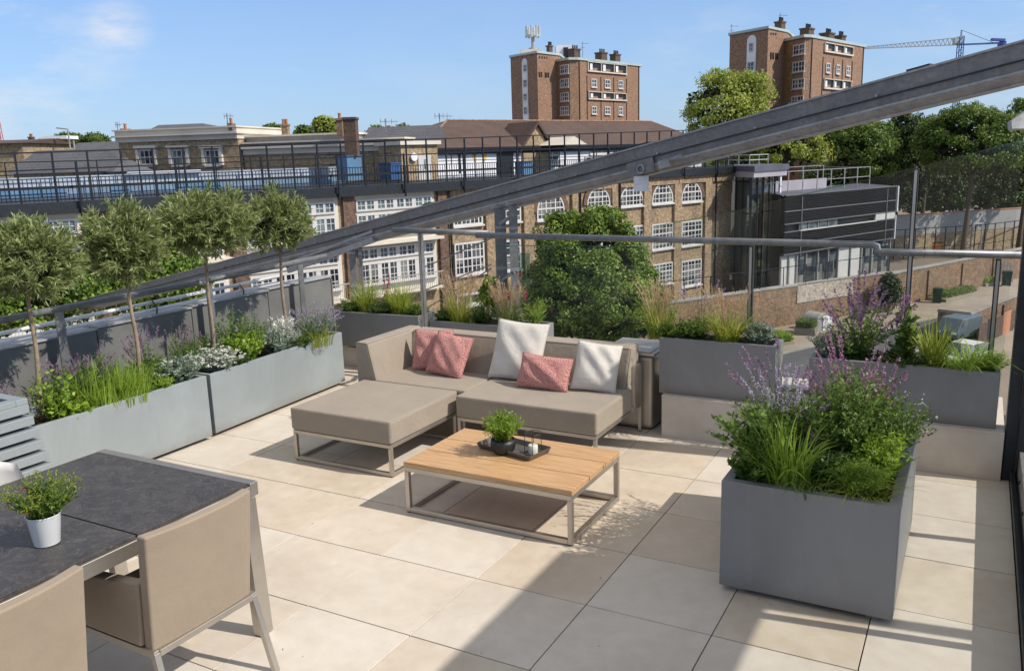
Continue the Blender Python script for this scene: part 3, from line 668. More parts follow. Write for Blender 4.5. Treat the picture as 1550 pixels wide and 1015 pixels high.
# roof cage fence
fn = thing('playground_fence', 'tall dark steel cage fence with balusters along the school roof edge', 'fence', SF.P(SL / 2, .2, SZ + .5))
def ftop(u): return 2.95 + 1.05 * u / SL
u = -12.0; k = 0
while u < SL:
    h = ftop(u) + .03
    mm = MB(); SF.box(mm, u - .04, u + .04, .14, .23, SZ - .1, h); mm.build('post', 'fence', fn); u += 1.62; k += 1
m = MB()
for f_, hh in ((1, .07), (.70, .07)): m.bar(SF.P(-13, .195, .2 + (ftop(-13) - .2) * f_), SF.P(SL, .195, .2 + (ftop(SL) - .2) * f_), .05, hh)
for z, hh in ((1.72, .05), (1.28, .14), (.68, .07)): SF.box(m, -13, SL, .17, .22, z - hh / 2, z + hh / 2)
m.build('rail', 'fence', fn)
m = MB(); u = -12.9
while u < SL: SF.box(m, u, u + .035, .18, .21, .6, 1.72); u += .2
bl = m.build('baluster_infill', 'fence', fn)
u = -11.2
while u < SL: sep('buttress', 'fence', fn, SF, u - .05, u + .05, .6, .70, SZ - .3, 2.5); u += 4.9
# second inner fence with mesh-like rails
BF = back(7.5)
fn2 = thing('inner_fence', 'thin dark court fence at the back of the school roof', 'fence', BF.P(BF.L / 2, 0, SZ + .5))
u = -10
while u < BF.L: sep('post', 'fence', fn2, BF, u - .03, u + .03, 0, .06, SZ + .5, 2.6); u += 2.4
m = MB()
for z in (2.6, 1.9): BF.box(m, -12, BF.L, .02, .06, z - .03, z + .03)
m.build('rail', 'fence', fn2)
# pale screen wall behind the roof court
B8 = back(8.6)
MT['paleblue'] = plain('pale_blue_sheet', (.42, .47, .53), .4, .1, .3, .5)
sw = thing('screen_wall', 'pale panelled screen wall with blue lower band behind the roof fence', 'wall', B8.P(4, 0, SZ + .5))
ue = B8.uv(520, 255)[0]
m = MB(); B8.box(m, -12, ue, -.2, 0, SZ + .5, 1.75); m.build('panel', 'bluegrey', sw)
m = MB(); u = -12; rr_ = random.Random(3)
while u < ue: L = rr_.uniform(1.4, 3.0); B8.box(m, u + .05, min(ue, u + L - .05), .003, .06, 1.15, 1.72); u += L
m.build('pale_board', 'paleblue', sw)
u = -12
m = MB()
while u < ue:
    L = rr_.uniform(.9, 2.6)
    if rr_.random() < .55: B8.box(m, u, min(ue, u + L), .003, .10, SZ + .55, 1.12)
    u += L
m.build('blue_board', 'blue', sw)
m = MB(); m.tube([B8.P(B8.uv(190, 263)[0], .3, 1.78), B8.P(B8.uv(300, 255)[0], .3, 1.78)], .12, 10); tag(m.build('ventilation_duct', 'whitewall'), 'long pale round duct on top of the screen wall', 'duct')
# blue container boxes on the deck
def fbox(fac, name, label, cat_, px, mat, depth=1.5, n0=0, z0=None, extra=None):
    u0, u1, z0_, z1 = fac.rect(*px); z0 = z0_ if z0 is None else z0
    th_ = thing(name, label, cat_, fac.P((u0 + u1) / 2, n0, z0)); m = MB(); fac.box(m, u0, u1, n0 - depth, n0, z0, z1); m.build('body', mat, th_)
    if extra: extra(fac, th_, u0, u1, z0, z1)
    return th_
def lid(fac, th_, u0, u1, z0, z1):
    m = MB(); fac.box(m, u0 - .05, u1 + .05, -1.6, .05, z1 + .003, z1 + .09); m.build('lid', 'blue_d', th_)
B5 = back(5.5)
fbox(B5, 'storage_cabinet', 'tall bright blue cabinet on the school roof under the brown chimney', 'cabinet', (526, 237, 548, 273), 'blue', extra=lid)
fbox(B5, 'storage_bin', 'darker blue bin between the blue cabinet and the tan stairhouse', 'bin', (592, 248, 607, 272), 'blue_d', extra=lid)
fbox(back(3.5), 'storage_bin', 'blue bin on the roof in front of the dark doorway', 'bin', (793, 246, 806, 264), 'blue', 1.0, extra=lid)
# tan stairhouse
def sh(fac, th_, u0, u1, z0, z1):
    m = MB(); fac.box(m, u0 - .2, u1 + .2, -3.3, .25, z1 + .003, z1 + .28); m.build('roof', 'cream', th_)
    a, b, c0, c1 = fac.rect(633, 235, 652, 272); m = MB(); fac.box(m, a, b, .003, .08, c0, c1); dd = m.build('door', 'white', th_)
    m = MB(); fac.box(m, a + .5, b - .5, .083, .1, c0 + .8, c1 - .3); m.build('door_glass', 'pane_pale', None).parent = dd
    a, b = fac.uv(625, 238)[0], fac.uv(625, 238)[1]; m = MB(); m.lathe((0, 0, 0), [(0, 0), (.3, 0), (.32, .06), (.28, .1), (0, .1)], 14)
    o = m.build('round_sign', 'whitewall', None); o.parent = th_; o.location = tuple(fac.P(a, .12, b) - np.array(th_.location)); o.rotation_euler = (rad(90), 0, th)
fbox(back(6.3), 'stairhouse', 'tan brick roof stairhouse with a white door', 'building', (608, 219, 663, 274), 'brick_tan', 3, extra=sh)
# long building behind the deck with clay tiled hipped roof
B10 = back(9.2)
hb = thing('tiled_roof_hall', 'long white-walled hall under a brown clay tiled hipped roof with a brick gable', 'building', B10.P(B10.uv(800, 240)[0], -4, GZ))
hu0, hu1 = B10.uv(640, 240)[0], B10.uv(1062, 240)[0]; ez = B10.uv(700, 224)[1]
m = MB(); B10.box(m, hu0, hu1, -11, 0, GZ, ez); m.build('wall', 'whitewall', hb)
rz_ = B10.uv(800, 183, -5.5)[1]
ru0, ru1 = B10.uv(676, 187, -5.5)[0], B10.uv(985, 183, -5.5)[0]
P = B10.P; e0, e1 = hu0 - .4, hu1 + .4
pts = [P(e0, .5, ez), P(e1, .5, ez), P(e1, -11.5, ez), P(e0, -11.5, ez), P(ru0, -5.5, rz_), P(ru1, -5.5, rz_)]
m = MB(); m.add(pts, [(0, 1, 5, 4), (1, 2, 5), (2, 3, 4, 5), (3, 0, 4), (3, 2, 1, 0)]); m.build('roof', 'tileroof', hb)
m = MB(); m.tube([P(ru0, -5.5, rz_ + .02), P(ru1, -5.5, rz_ + .02)], .1, 6); m.tube([P(ru0, -5.5, rz_), P(e0, .5, ez)], .09, 6); m.tube([P(ru1, -5.5, rz_), P(e1, .5, ez)], .09, 6); m.build('ridge_tile', 'brick_tower', hb)
m = MB(); B10.box(m, e0, e1, .5, .62, ez - .16, ez + .02); B10.box(m, e0, e1, .0, .3, ez - .5, ez - .25); m.build('gutter', 'fence', hb)
gu, gz = B10.uv(797, 189, -1.0); gw = (B10.uv(822, 220)[0] - B10.uv(772, 220)[0]) / 2
m = MB(); m.prism([P(gu - gw * .8, .25, GZ + 8), P(gu + gw * .8, .25, GZ + 8), P(gu + gw * .8, .25, ez - .2), P(gu, .25, gz), P(gu - gw * .8, .25, ez - .2)], -SF.N3 * 3); m.build('gable', 'brick_tan', hb)
m = MB(); m.prism([P(gu - gw * 1.1, .55, ez - .25), P(gu, .55, gz + .25), P(gu + gw * 1.1, .55, ez - .25), P(gu + gw * 1.1, .55, ez - .5), P(gu, .55, gz - .02), P(gu - gw * 1.1, .55, ez - .5)], -SF.N3 * 4); m.build('gable_roof', 'tileroof', hb)
for r, mt in (((752, 228, 777, 270), 'darkmetal'), ((694, 233, 697, 262), 'darkmetal')):
    a, b, c0, c1 = B10.rect(*r); m = MB(); B10.box(m, a, b, .003, .06, c0, c1); m.build('doorway', mt, hb)
window(B10, hb, B10.rect(892, 225, 942, 233), 6, 1, n0=.01, frame=.12, pane='pane'); window(B10, hb, B10.rect(885, 236, 930, 246), 5, 1, n0=.01, frame=.12, pane='pane')
window(B10, hb, B10.rect(825, 226, 845, 244), 2, 2, n0=.01, frame=.15, bar=.15)
a, z_ = B10.uv(719, 238); m = MB(); B10.box(m, a - .12, a + .12, .01, .04, z_ - .35, z_ + .3); B10.box(m, a - .3, a - .13, .012, .042, z_ - .05, z_ + .2); m.build('wall_sign', 'yellow', hb)
a, z_ = B10.uv(733, 238); m = MB(); B10.box(m, a - .12, a + .12, .01, .04, z_ - .3, z_ + .3); B10.box(m, a + .13, a + .3, .012, .042, z_ - .05, z_ + .2); m.build('wall_sign', 'yellow', hb)
# canopy roofs
m = MB(); a, b = B10.uv(812, 218)[0], B10.uv(850, 218)[0]; zz = B10.uv(830, 217)[1]
m.prism([P(a, 3.2, zz - .2), P(b, 3.2, zz - .2), P((a + b) / 2, 3.2, zz + .5)], -SF.N3 * 3); m.build('porch_roof', 'cream', hb)
# antenna and dish
def aerial(label, px, y0, y1, d, nb=4, w=1.4):
    p0, p1 = at(px, y1, d), at(px, y0, d); p1 = p0 + np.array([0, 0, p1[2] - p0[2]]); r = thing('tv_aerial', label, 'aerial', p0)
    m = MB(); m.tube([p0, p1], .035, 6); m.build('mast', 'galv_d', r); m = MB()
    e = CR * w; m.tube([p1 - np.array([0, 0, .2]) - e * .3, p1 - np.array([0, 0, .2]) + e * .7], .025, 6)
    for k in range(nb): q = p1 - np.array([0, 0, .2]) + e * (-.25 + .9 * k / nb); m.tube([q - np.array([0, 0, .22]), q + np.array([0, 0, .22])], .018, 5)
    m.build('antenna', 'galv_d', r)
aerial('thin tv aerial standing left of the tiled hip end', 666, 172, 192, 66)
aerial('branched tv aerial above the low roofs right of the tall chimney', 584, 180, 200, 66, 3)
aerial('tv aerial on the cream parapet building right end', 345, 172, 194, 68, 3, .8)
aerial('short aerial on the left end of the cream parapet', 179, 185, 202, 69, 3, .5)
# ------------------------------------------------------------------ cream building
CB = facpx((180, 220, 70), (360, 214, 68)); PC = CB.P
cb = thing('cream_parapet_house', 'brick house with deep cream parapet cornice and three framed windows', 'building', (*((CB.A + CB.B) / 2), GZ))
m = MB(); CB.box(m, 0, CB.L, -9, 0, GZ, CB.uv(270, 213)[1]); m.build('wall', 'brick_tan', cb)
z1 = CB.uv(270, 213)[1]; z2 = CB.uv(270, 196)[1]
m = MB(); CB.box(m, -.1, CB.L + .1, -9.1, .25, z1 + .003, z2); CB.box(m, -.25, CB.L + .25, -9.2, .55, z1 + (z2 - z1) * .45, z1 + (z2 - z1) * .6); CB.box(m, -.2, CB.L + .2, -9.15, .45, z2 + .003, z2 + .12); m.build('parapet', 'cream', cb)
for x in (224, 273, 323):
    r = CB.rect(x - 11, 226, x + 11, 250); window(CB, cb, r, 3, 2, n0=.05, frame=.12, bar=.07)
    m = MB(); CB.box(m, r[0] - .25, r[0] - .02, 0, .3, r[2], r[3] + .1); CB.box(m, r[1] + .02, r[1] + .25, 0, .3, r[2], r[3] + .1); CB.box(m, r[0] - .35, r[1] + .35, 0, .4, r[3] + .103, r[3] + .3); m.build('window_surround', 'cream', cb)
ra, rb, rc, rd = CB.uv(225, 196, -2)[0], CB.uv(318, 190, -2)[0], CB.uv(238, 192, -4)[0], CB.uv(305, 189, -4)[0]; zt = CB.uv(270, 188, -4)[1]
m = MB(); m.add([PC(ra, -1.5, z2), PC(rb, -1.5, z2), PC(rb, -8, z2), PC(ra, -8, z2), PC(rc, -4.2, zt), PC(rd, -4.2, zt)], [(0, 1, 5, 4), (1, 2, 5), (2, 3, 4, 5), (3, 0, 4)]); m.build('roof', 'slate', cb)
def chimney(label, px, y0, y1, wpx, d, mat='brick_dark', pots=2, depth=.8, name='chimney'):
    p = at(px, y1, d); top = at(px, y0, d)[2]; w_ = wpx * d / FPX; r = thing(name, label, 'chimney', p)
    e = unit(np.array([CR[0], CR[1], 0])); f = np.array([-e[1], e[0], 0]); m = MB()
    m.obox(p - e * w_ / 2 - f * depth / 2, e * w_, f * depth, (0, 0, top - p[2])); m.obox(p - e * (w_ / 2 + .07) - f * (depth / 2 + .07) + np.array([0, 0, top - p[2] + .003]), e * (w_ + .14), f * (depth + .14), (0, 0, .16)); m.build('stack', mat, r)
    for k in range(pots):
        q = p + e * w_ * ((k + .5) / pots - .5); mm = MB(); mm.lathe(q + np.array([0, 0, top - p[2] + .16]), [(.13, 0), (.11, .3), (.14, .36), (.14, .42), (.08, .42), (.08, .2)], 10); mm.build('chimney_pot', 'copperpot', r, smooth=True)
    return r
chimney('wide brick chimney stub on the left end of the cream parapet', 191, 198, 204, 7, 70, 'brick', 1)
chimney('small brick chimney on the right end of the cream parapet', 351, 190, 198, 5, 68, 'brick', 1)
# lower cream terrace to the right
cb2 = thing('cream_terrace', 'lower terrace with stepped cream cornice and pale windows right of the parapet house', 'building', (*(CB.B), GZ))
e0, e1 = CB.L + .1, CB.uv(612, 225)[0]
za, zb = CB.uv(450, 232)[1], CB.uv(450, 205)[1]
m = MB(); CB.box(m, e0, e1, -8, -.6, GZ, za); m.build('wall', 'brick_tan', cb2)
m = MB(); CB.box(m, e0, e1, -8, -.45, za + .003, zb - .9); CB.box(m, e0, e1, -8, -.15, za + .45, za + .62); CB.box(m, e0, e1, -8, -.2, za + .85, za + .98); m.build('cornice', 'cream', cb2)
m = MB(); CB.box(m, e0, CB.uv(525, 205)[0], -8, -1.2, zb - .897, zb); m.build('attic', 'concrete', cb2)
m = MB(); CB.box(m, e0, CB.uv(525, 205)[0] + .2, -8.1, -.9, zb + .003, zb + .14); m.build('coping', 'cream', cb2)
for x in (470, 500): window(CB, cb2, CB.rect(x - 6, 212, x + 6, 220), 2, 1, n0=-1.18, frame=.1)
m = MB(); ma, mb_ = CB.uv(525, 200)[0], CB.uv(640, 205)[0]; m.prism([PC(ma, -2, zb - 1), PC(ma, -8, zb - 1), PC(ma, -5, zb + .6)], SF.D3 * 0 + CB.D3 * (mb_ - ma)); m.build('roof', 'slate', cb2)
chimney('brick chimney with one pot above the cream terrace', 433, 191, 205, 9, 72, 'brick', 2)
chimney('slim brick chimney left of the tall dark chimney', 516, 183, 206, 9, 66, 'brick', 1)
chimney('tallest square dark brown chimney rising behind the roof fence', 534, 182, 237, 18, 60, 'brick_dark', 0, 1.2)
chimney('small red chimney on a distant roof beside the branched aerial', 588, 198, 206, 8, 95, 'brick_tower', 3)
chimney('small chimney on a distant roof left of the tiled hall', 632, 200, 206, 7, 95, 'brick_dark', 2)
# ------------------------------------------------------------------ left distant roofs
def house(name, label, pxl, pxr, ye, yr, dl, dr_, wall, roof, hip=0, dep=8, wins=()):
    f = facpx((pxl, ye, dl), (pxr, ye, dr_)); z = f.uv((pxl + pxr) / 2, ye)[1]; zr = f.uv((pxl + pxr) / 2, yr, -dep / 2)[1]; r = thing(name, label, 'building', (*((f.A + f.B) / 2), GZ))
    m = MB(); f.box(m, 0, f.L, -dep, 0, GZ, z); m.build('wall', wall, r); h = hip * f.L
    m = MB(); Q = f.P; pts = [Q(-.3, .4, z), Q(f.L + .3, .4, z), Q(f.L + .3, -dep - .4, z), Q(-.3, -dep - .4, z), Q(h - .3 * (h == 0), -dep / 2, zr), Q(f.L - h + .3 * (h == 0), -dep / 2, zr)]
    m.add(pts, [(0, 1, 5, 4), (1, 2, 5), (2, 3, 4, 5), (3, 0, 4), (3, 2, 1, 0)]); m.build('roof', roof, r)
    for w_ in wins: window(f, r, f.rect(*w_), 2, 2, n0=.02, frame=.1, bar=.07)
    return r, f
house('gabled_house', 'low grey slate roofed house at the far left behind the fence', 20, 118, 262, 228, 62, 60, 'brick_tan', 'slate', 0, 5)
house('small_slate_house', 'small slate roofed house with white gable trim left of the cream house', 116, 172, 262, 240, 64, 62, 'brick_tan', 'slate', .1, 3)
r_, f_ = house('dormered_house', 'grey roofed house with white dormer windows in the far left rooftops', 70, 176, 240, 216, 90, 88, 'brick_dark', 'slate', .1, 8)
m = MB(); f_.box(m, f_.L * .03, f_.L * .40, -2.5, .4, f_.uv(90, 246)[1], f_.uv(90, 231)[1]); m.build('dormer', 'whitewall', r_)
house('tan_gable_house', 'tan brick house end at the extreme left above the fence', -70, 33, 218, 213, 66, 66, 'brick_tan', 'tileroof', 0, 8)
r_, f_ = house('red_brick_block', 'dark red brick block with flat white roof edge far left', 62, 90, 210, 208, 120, 120, 'brick_tower', 'slate', 0, 3)
m = MB(); f_.box(m, 0, f_.L + 1.2, -3, .3, f_.uv(76, 211)[1], f_.uv(76, 206)[1]); m.build('roof_edge', 'whitewall', r_)
house('brown_terrace', 'low brown brick terrace left of the red brick block', 42, 64, 214, 211, 120, 120, 'brick_dark', 'tileroof', 0, 8)
chimney('chimney on the brown terrace in the far left', 48, 209, 214, 5, 118, 'brick_dark', 2)
house('distant_roof_row', 'distant brown roofed row seen between tall chimney and tiled hall', 552, 660, 226, 209, 92, 92, 'brick_dark', 'tileroof', .05, 8)
lp = thing('lamp_mast', 'thin double lamp mast among the left rooftops', 'mast', at(107, 230, 70)); m = MB(); q = at(107, 230, 70); q2 = at(106, 196, 70); q2 = np.array([q[0], q[1], q2[2]]); m.tube([q, q2], .07, 6); m.tube([q + CR * .35, np.array([*(q + CR * .35)[:2], q2[2] - .9])], .07, 6); m.build('pole', 'galv', lp)
m = MB(); m.bar(q2, q2 - CR * .9 + np.array([0, 0, .1]), .2, .1); m.build('lamp_head', 'galv', lp)
def mast(label, px, y0, y1, d, mat):
    q = at(px, y1, d); z = at(px, y0, d)[2]; m = MB(); rr = .35
    for sx_, sy_ in ((-1, -1), (1, -1), (1, 1), (-1, 1)): m.bar(q + np.array([sx_ * rr, sy_ * rr, 0]), np.array([q[0] + sx_ * rr * .5, q[1] + sy_ * rr * .5, z]), .1)
    for k in range(8): zz = q[2] + (z - q[2]) * k / 8; m.bar((q[0] - rr, q[1], zz), (q[0] + rr, q[1], zz + (z - q[2]) / 8), .07)
    tag(m.build('lattice_mast', mat), label, 'mast')
mast('thin reddish lattice mast at the extreme left edge', 1.5, 172, 218, 150, 'red')
# ------------------------------------------------------------------ brick towers
def prism_block(m, pts, z0, z1): m.prism([np.array([p[0], p[1], z0]) for p in pts], (0, 0, z1 - z0))
def tower_block(label, A, B, C, D, E, E2, G, backd, loggias, wins_left, wins_right, arch, smalls, chims):
    """px/py/depth triples: A-B-C stair block roof line, D-E main left face, E2-G main right face"""
    root = thing('tower_block', label, 'building', (*at(*E)[:2], GZ)); bk = unit((at(*E) - CAM) * (1, 1, 0)); bk = unit(bk + unit(CR * (1, 1, 0)) * .12)
    a, b, c, d, e, e2, g = (at(*q) for q in (A, B, C, D, E, E2, G))
    z1 = b[2]; z2 = e[2]
    fl = Fac(a, b); fr = Fac(b, c + (c - b) * 1.0); ml = Fac(d, e); mr = Fac(e2, g)
    m = MB(); cc = c + (c - b) * .9; prism_block(m, [a[:2], b[:2], cc[:2], (cc + bk * 9)[:2], (a + bk * 9)[:2]], GZ, z1); m.build('stair_tower', 'brick_tower', root)
    m = MB(); ex = .25; ca = (a + b + cc) / 3 + bk * 3
    def grow(p, k=1.05): q = p + (p - ca) * (k - 1); return q[:2]
    prism_block(m, [grow(a), grow(b), grow(cc), grow(cc + bk * 9), grow(a + bk * 9)], z1 + .003, z1 + .35); m.build('roof_edge', 'aqua', root)
    m = MB(); prism_block(m, [d[:2], e[:2], e2[:2], g[:2], (g + bk * 16 - CR * 2)[:2], (d + bk * 16)[:2]], GZ, z2); m.build('wall', 'brick_tower', root)
    m = MB(); ml.box(m, -.3, ml.L * .62, 0, .05, GZ, z2 - .05); m.build('yellow_brick_face', 'brick_tower_g', root)
    m = MB(); ca = (d + e + g) / 3 + bk * 5
    prism_block(m, [grow(d, 1.03), grow(e, 1.04), grow(e2, 1.04), grow(g, 1.04), (g + bk * 16 - CR * 2)[:2], (d + bk * 16)[:2]], z2 + .003, z2 + .4); m.build('roof_edge', 'aqua', root)
    # arched stair window strip
    r = fl.rect(*arch[0]); u0, u1, z0, zt = r; rr = (u1 - u0) / 2
    m = MB(); m.prism([fl.P(u0, .02, arch[1]), fl.P(u1, .02, arch[1])] + [fl.P((u0 + u1) / 2 + math.cos(math.pi * k / 10) * rr, .02, zt - rr + math.sin(math.pi * k / 10) * rr) for k in range(11)], fl.N3 * .1); m.build('stair_window_panel', 'whitewall', root)
    for q in arch[2]: window(fl, root, fl.rect(*q), 2, 2, n0=.12, frame=.08, bar=.07, sill=False)
    for q in smalls:
        a0, a1, b0, b1 = fr.rect(*q); m = MB(); fr.box(m, a0, a1, .003, .05, b0, b1); m.build('vent_opening', 'darkmetal', root)
    for q in wins_left: window(ml, root, ml.rect(*q), 4, 2, n0=.05, frame=.16, bar=.1)
    for q in wins_right: window(mr, root, mr.rect(*q), 2, 2, n0=.03, frame=.16, bar=.12)
    for q in loggias:
        a0, a1, b0, b1 = mr.rect(*q); rt = MB(); mr.box(rt, a0, a1, .003, .04, b0, b1); lo = rt.build('loggia', 'darkmetal', root)  # flat dark panel paints the shade inside the recessed balcony
        m = MB(); mr.box(m, a0 - .1, a1 + .1, .05, .3, b0 - .24, b0 - .02)
        for k in range(4): u = a0 + (a1 - a0) * k / 3; mr.box(m, u - .07, u + .07, .045, .25, b0, b1)
        mr.box(m, a0 - .1, a1 + .1, .045, .3, b1 + .002, b1 + .1); m.build('loggia_frame', 'cream', root)
        m = MB()
        for k in range(3): u = a0 + (a1 - a0) * (k + .18) / 3; mr.box(m, u, u + (a1 - a0) * .06, .042, .09, b0 + .1, b1 - .15)
        m.build('loggia_door', 'whitewall', root)
        m = MB()
        for k in range(3): u = a0 + (a1 - a0) * (k + .36) / 3; mr.box(m, u, u + (a1 - a0) * .12, .042, .08, b0 + .02, b0 + (b1 - b0) * .35)
        m.build('loggia_wall', 'brick_tower', root)
    m = MB(); dx = MB()
    for x in (.0, .98): mr.box(dx, mr.L * x, mr.L * x + .12, .0, .12, GZ, z2)
    for q in loggias[:1]:
        a0, a1, _, _ = mr.rect(*q)
        for u in (a0 - .2, a0 + (a1 - a0) / 3, a0 + 2 * (a1 - a0) / 3, a1 + .2): mr.box(dx, u - .04, u + .04, 0, .1, GZ, z2 - 2.4)
    dx.build('drainpipe', 'darkmetal', root)
    for (x, y0, y1, wd, dd, zb) in chims:
        p = at(x, y1, dd); w_ = wd * dd / FPX; top = at(x, y0, dd)[2]; zb = z2 if zb == 2 else z1; m = MB(); e_ = mr.D3; f_ = -mr.N3
        m.obox(p * (1, 1, 0) + (0, 0, zb + .3) - e_ * w_ / 2, e_ * w_, f_ * w_ * .8, (0, 0, top - zb - .3)); m.obox(p * (1, 1, 0) + (0, 0, top + .003) - e_ * (w_ / 2 + .12) - f_ * .12, e_ * (w_ + .24), f_ * (w_ * .8 + .24), (0, 0, .22)); ch = m.build('chimney', 'brick_dark', root)
        m = MB()
        for k in range(3): q = p * (1, 1, 0) + (0, 0, top + .22) + e_ * w_ * ((k + .5) / 3 - .5) + f_ * w_ * .3; m.lathe(q, [(.16, 0), (.13, .5), (.17, .6), (.0, .6)], 8)
        m.build('chimney_pot', 'darkmetal', None).parent = ch
    return root, fl, ml, mr, z1, z2
T1 = tower_block('nearer left brick tower block with a phone mast and grey plant room on its roof',
    (772.6, 87.5, 145.5), (812.8, 80.5, 140), (831, 83, 142.5), (831, 95, 146), (862, 91, 142), (876, 91.5, 142.5), (968, 99.5, 156), 0,
    [(889, 97, 947, 109), (890, 141, 947, 150)],
    [(848.5, 98, 861.5, 112), (848.5, 119, 861.5, 132.5), (849, 140, 861.5, 153.5), (849, 161, 861.5, 174.5)],
    [(894.5, 119.5, 902.5, 132.5), (915, 120.5, 923, 133.5), (935.5, 122, 942.5, 134.5), (895, 161, 902.5, 173), (915, 161.5, 923, 173.5), (935.5, 161.5, 942, 174.5)],
    ((791.5, 88.5, 799.5, 182), GZ, [(793.5, 98, 798, 108.5), (793.5, 121, 798.5, 132), (793.5, 142, 798.5, 152), (794, 162, 799, 173)]),
    [(815.5, 85.5, 817.5, 88.5), (819.5, 85.7, 821.2, 88.7), (823.5, 86, 825, 89), (827, 86, 828.5, 89), (815.3, 109, 817.5, 117), (818.5, 109, 820.5, 117), (824.5, 110, 827.5, 117.5), (828.5, 110, 831, 117.5)],
    [(834.5, 71.5, 93, 7.5, 146, 1), (874, 76, 90, 15, 150, 2), (915, 81.5, 95, 15, 152, 2), (935.5, 84, 96, 13, 154, 2)])
root, fl, ml, mr, z1, z2 = T1
m = MB(); m.obox(at(842, 90, 152) * (1, 1, 0) + (0, 0, z2 + .4), unit(CR * (1, 1, 0)) * 3.6, unit(CF * (1, 1, 0)) * 4, (0, 0, at(850, 69, 152)[2] - z2 - .4)); m.build('plant_room', 'whitewall', root)
q = at(853, 80, 151.5); m = MB(); m.obox(q + np.array([0, 0, -1]), unit(CR * (1, 1, 0)) * .8, unit(CF * (1, 1, 0)) * .3, (0, 0, 1.9)); m.build('louvre', 'darkmetal', root)
pm = thing('phone_mast', 'phone mast with a ring of white antennas on the left tower roof', 'mast', (*at(807, 80, 146)[:2], z1 + .35))
q = np.array(pm.location); zt = at(807, 44, 146)[2]; zp = at(807, 57, 146)[2]
m = MB(); m.lathe(q, [(.9, 0), (.75, 1.2), (.35, 1.2)], 10); m.tube([q, (q[0], q[1], zt)], .3, 8); m.build('mast_pole', 'wallgrey', pm)
m = MB(); m.lathe((q[0], q[1], zp), [(.1, 0), (1.2, .1), (1.2, .3), (.1, .3)], 14); m.build('platform', 'aqua', pm)
for k in range(8):
    a = k * math.pi / 4 + .3; c_ = np.array([q[0] + math.cos(a) * 1.15, q[1] + math.sin(a) * 1.15, zp - .1]); m = MB(); m.tube([c_, c_ + (0, 0, 1.9)], .16, 6); m.build('antenna', 'white', pm)
m = MB(); m.obox(np.array([*(at(788, 84, 143.5)[:2]), z1 + .36]), unit(CR * (1, 1, 0)) * 3.6, unit(CF * (1, 1, 0)) * 3, (0, 0, .7)); m.build('roof_hut', 'cream', T1[0])
T2 = tower_block('right brick tower block partly hidden by lime trees and the grey beam',
    (1105, 47.5, 128), (1163, 43.5, 122), (1178.5, 45.5, 124.5), (1178.5, 63, 128), (1218, 57, 122.5), (1229, 57.5, 123), (1308, 75, 137), 0,
    [(1247, 69, 1290, 80), (1246, 122, 1287, 134)],
    [(1201.5, 67, 1219.5, 83), (1200.5, 93, 1219, 109), (1200, 119, 1218.5, 134.5), (1199, 145, 1217, 160)],
    [(1249.5, 95.5, 1255.5, 110.5), (1265, 98, 1270.5, 112.5), (1280, 100, 1286, 115), (1249.5, 152, 1255.5, 166), (1265, 153, 1270.5, 167), (1236, 198, 1242, 212), (1249, 196, 1255, 211), (1243, 236, 1249, 250)],
    ((1131, 53.5, 1144.5, 118), 2, [(1135, 65.5, 1141, 78), (1132.5, 94, 1142.5, 108)]),
    [(1166, 50, 1168, 53), (1169.5, 50, 1171.5, 53), (1173, 50.3, 1175, 53.3), (1165.5, 79.5, 1167.8, 90), (1168.8, 79.7, 1171.2, 90), (1173, 80.5, 1177.5, 90)],
    [(1185, 35.5, 62, 13.5, 129, 1), (1228, 45, 57, 18, 128, 2), (1259, 52, 62, 19, 130, 2), (1277, 56, 65, 15, 132, 2)])
m = MB(); T2[3].box(m, T2[3].uv(1236, 230)[0], T2[3].uv(1262, 230)[0], .1, .5, T2[3].uv(1245, 233)[1], T2[3].uv(1245, 230)[1]); m.build('balcony_sill', 'white', T2[0])
def aerial2(label, px, y0, y1, d):
    p0 = at(px, y1, d); z = at(px, y0, d)[2]; r = thing('tv_aerial', label, 'aerial', p0); m = MB(); m.tube([p0, (p0[0], p0[1], z)], .05, 5); m.build('mast', 'galv_d', r)
    m = MB(); q = np.array([p0[0], p0[1], z - .3]); m.tube([q - CR * .2, q + CR * 1.1], .04, 5); m.tube([q - CR * .3 - (0, 0, .7), q + CR * .4 - (0, 0, .7)], .04, 5); m.build('antenna', 'galv_d', r)
aerial2('thin tv aerial on the chimney of the right tower', 1180.5, 21, 36, 129)
aerial2('thin aerial mast beside the small chimney of the left tower', 882, 64, 90, 150)
aerial2('small aerial at the left roof corner of the right tower', 1107, 37, 48, 128)
# ------------------------------------------------------------------ crane
cr_ = thing('tower_crane', 'blue and white tower crane behind the right tower', 'crane', at(1447, 175, 330))
j0, j1, jc = at(1306, 74, 330), at(1450, 68, 330), at(1520, 65, 330)
m = MB(); H_ = 2.6; N_ = 22
tA, tB = j0 + (0, 0, .5), j1 + (0, 0, H_)
m.bar(j0, j1, .35); m.bar(tA, tB, .3)
for k in range(N_): a = j0 + (j1 - j0) * k / N_; b = tA + (tB - tA) * (k + .5) / N_; c_ = j0 + (j1 - j0) * (k + 1) / N_; m.bar(a, b, .18); m.bar(b, c_, .18)
m.build('jib', 'galv', cr_)
m = MB(); m.bar(j1, jc, .9, .6); m.bar(jc + (0, 0, 1), jc - CR * 5 + (0, 0, 1.2), 1.6, .9); m.obox(jc - CR * 1.5 - (0, 0, 2.5), CR * 2.4, CF * 2, (0, 0, 3.2)); m.build('counter_jib', 'steelgreen', cr_)
m = MB(); mb0 = at(1446, 172, 330); mt = np.array([mb0[0], mb0[1], at(1448, 58, 330)[2]])
for sx_ in (-1, 1):
    for sy_ in (-1, 1): m.bar(mb0 + (CR * sx_ + CF * sy_) * .8 * (1, 1, 0), mt + (CR * sx_ + CF * sy_) * .8 * (1, 1, 0), .35)
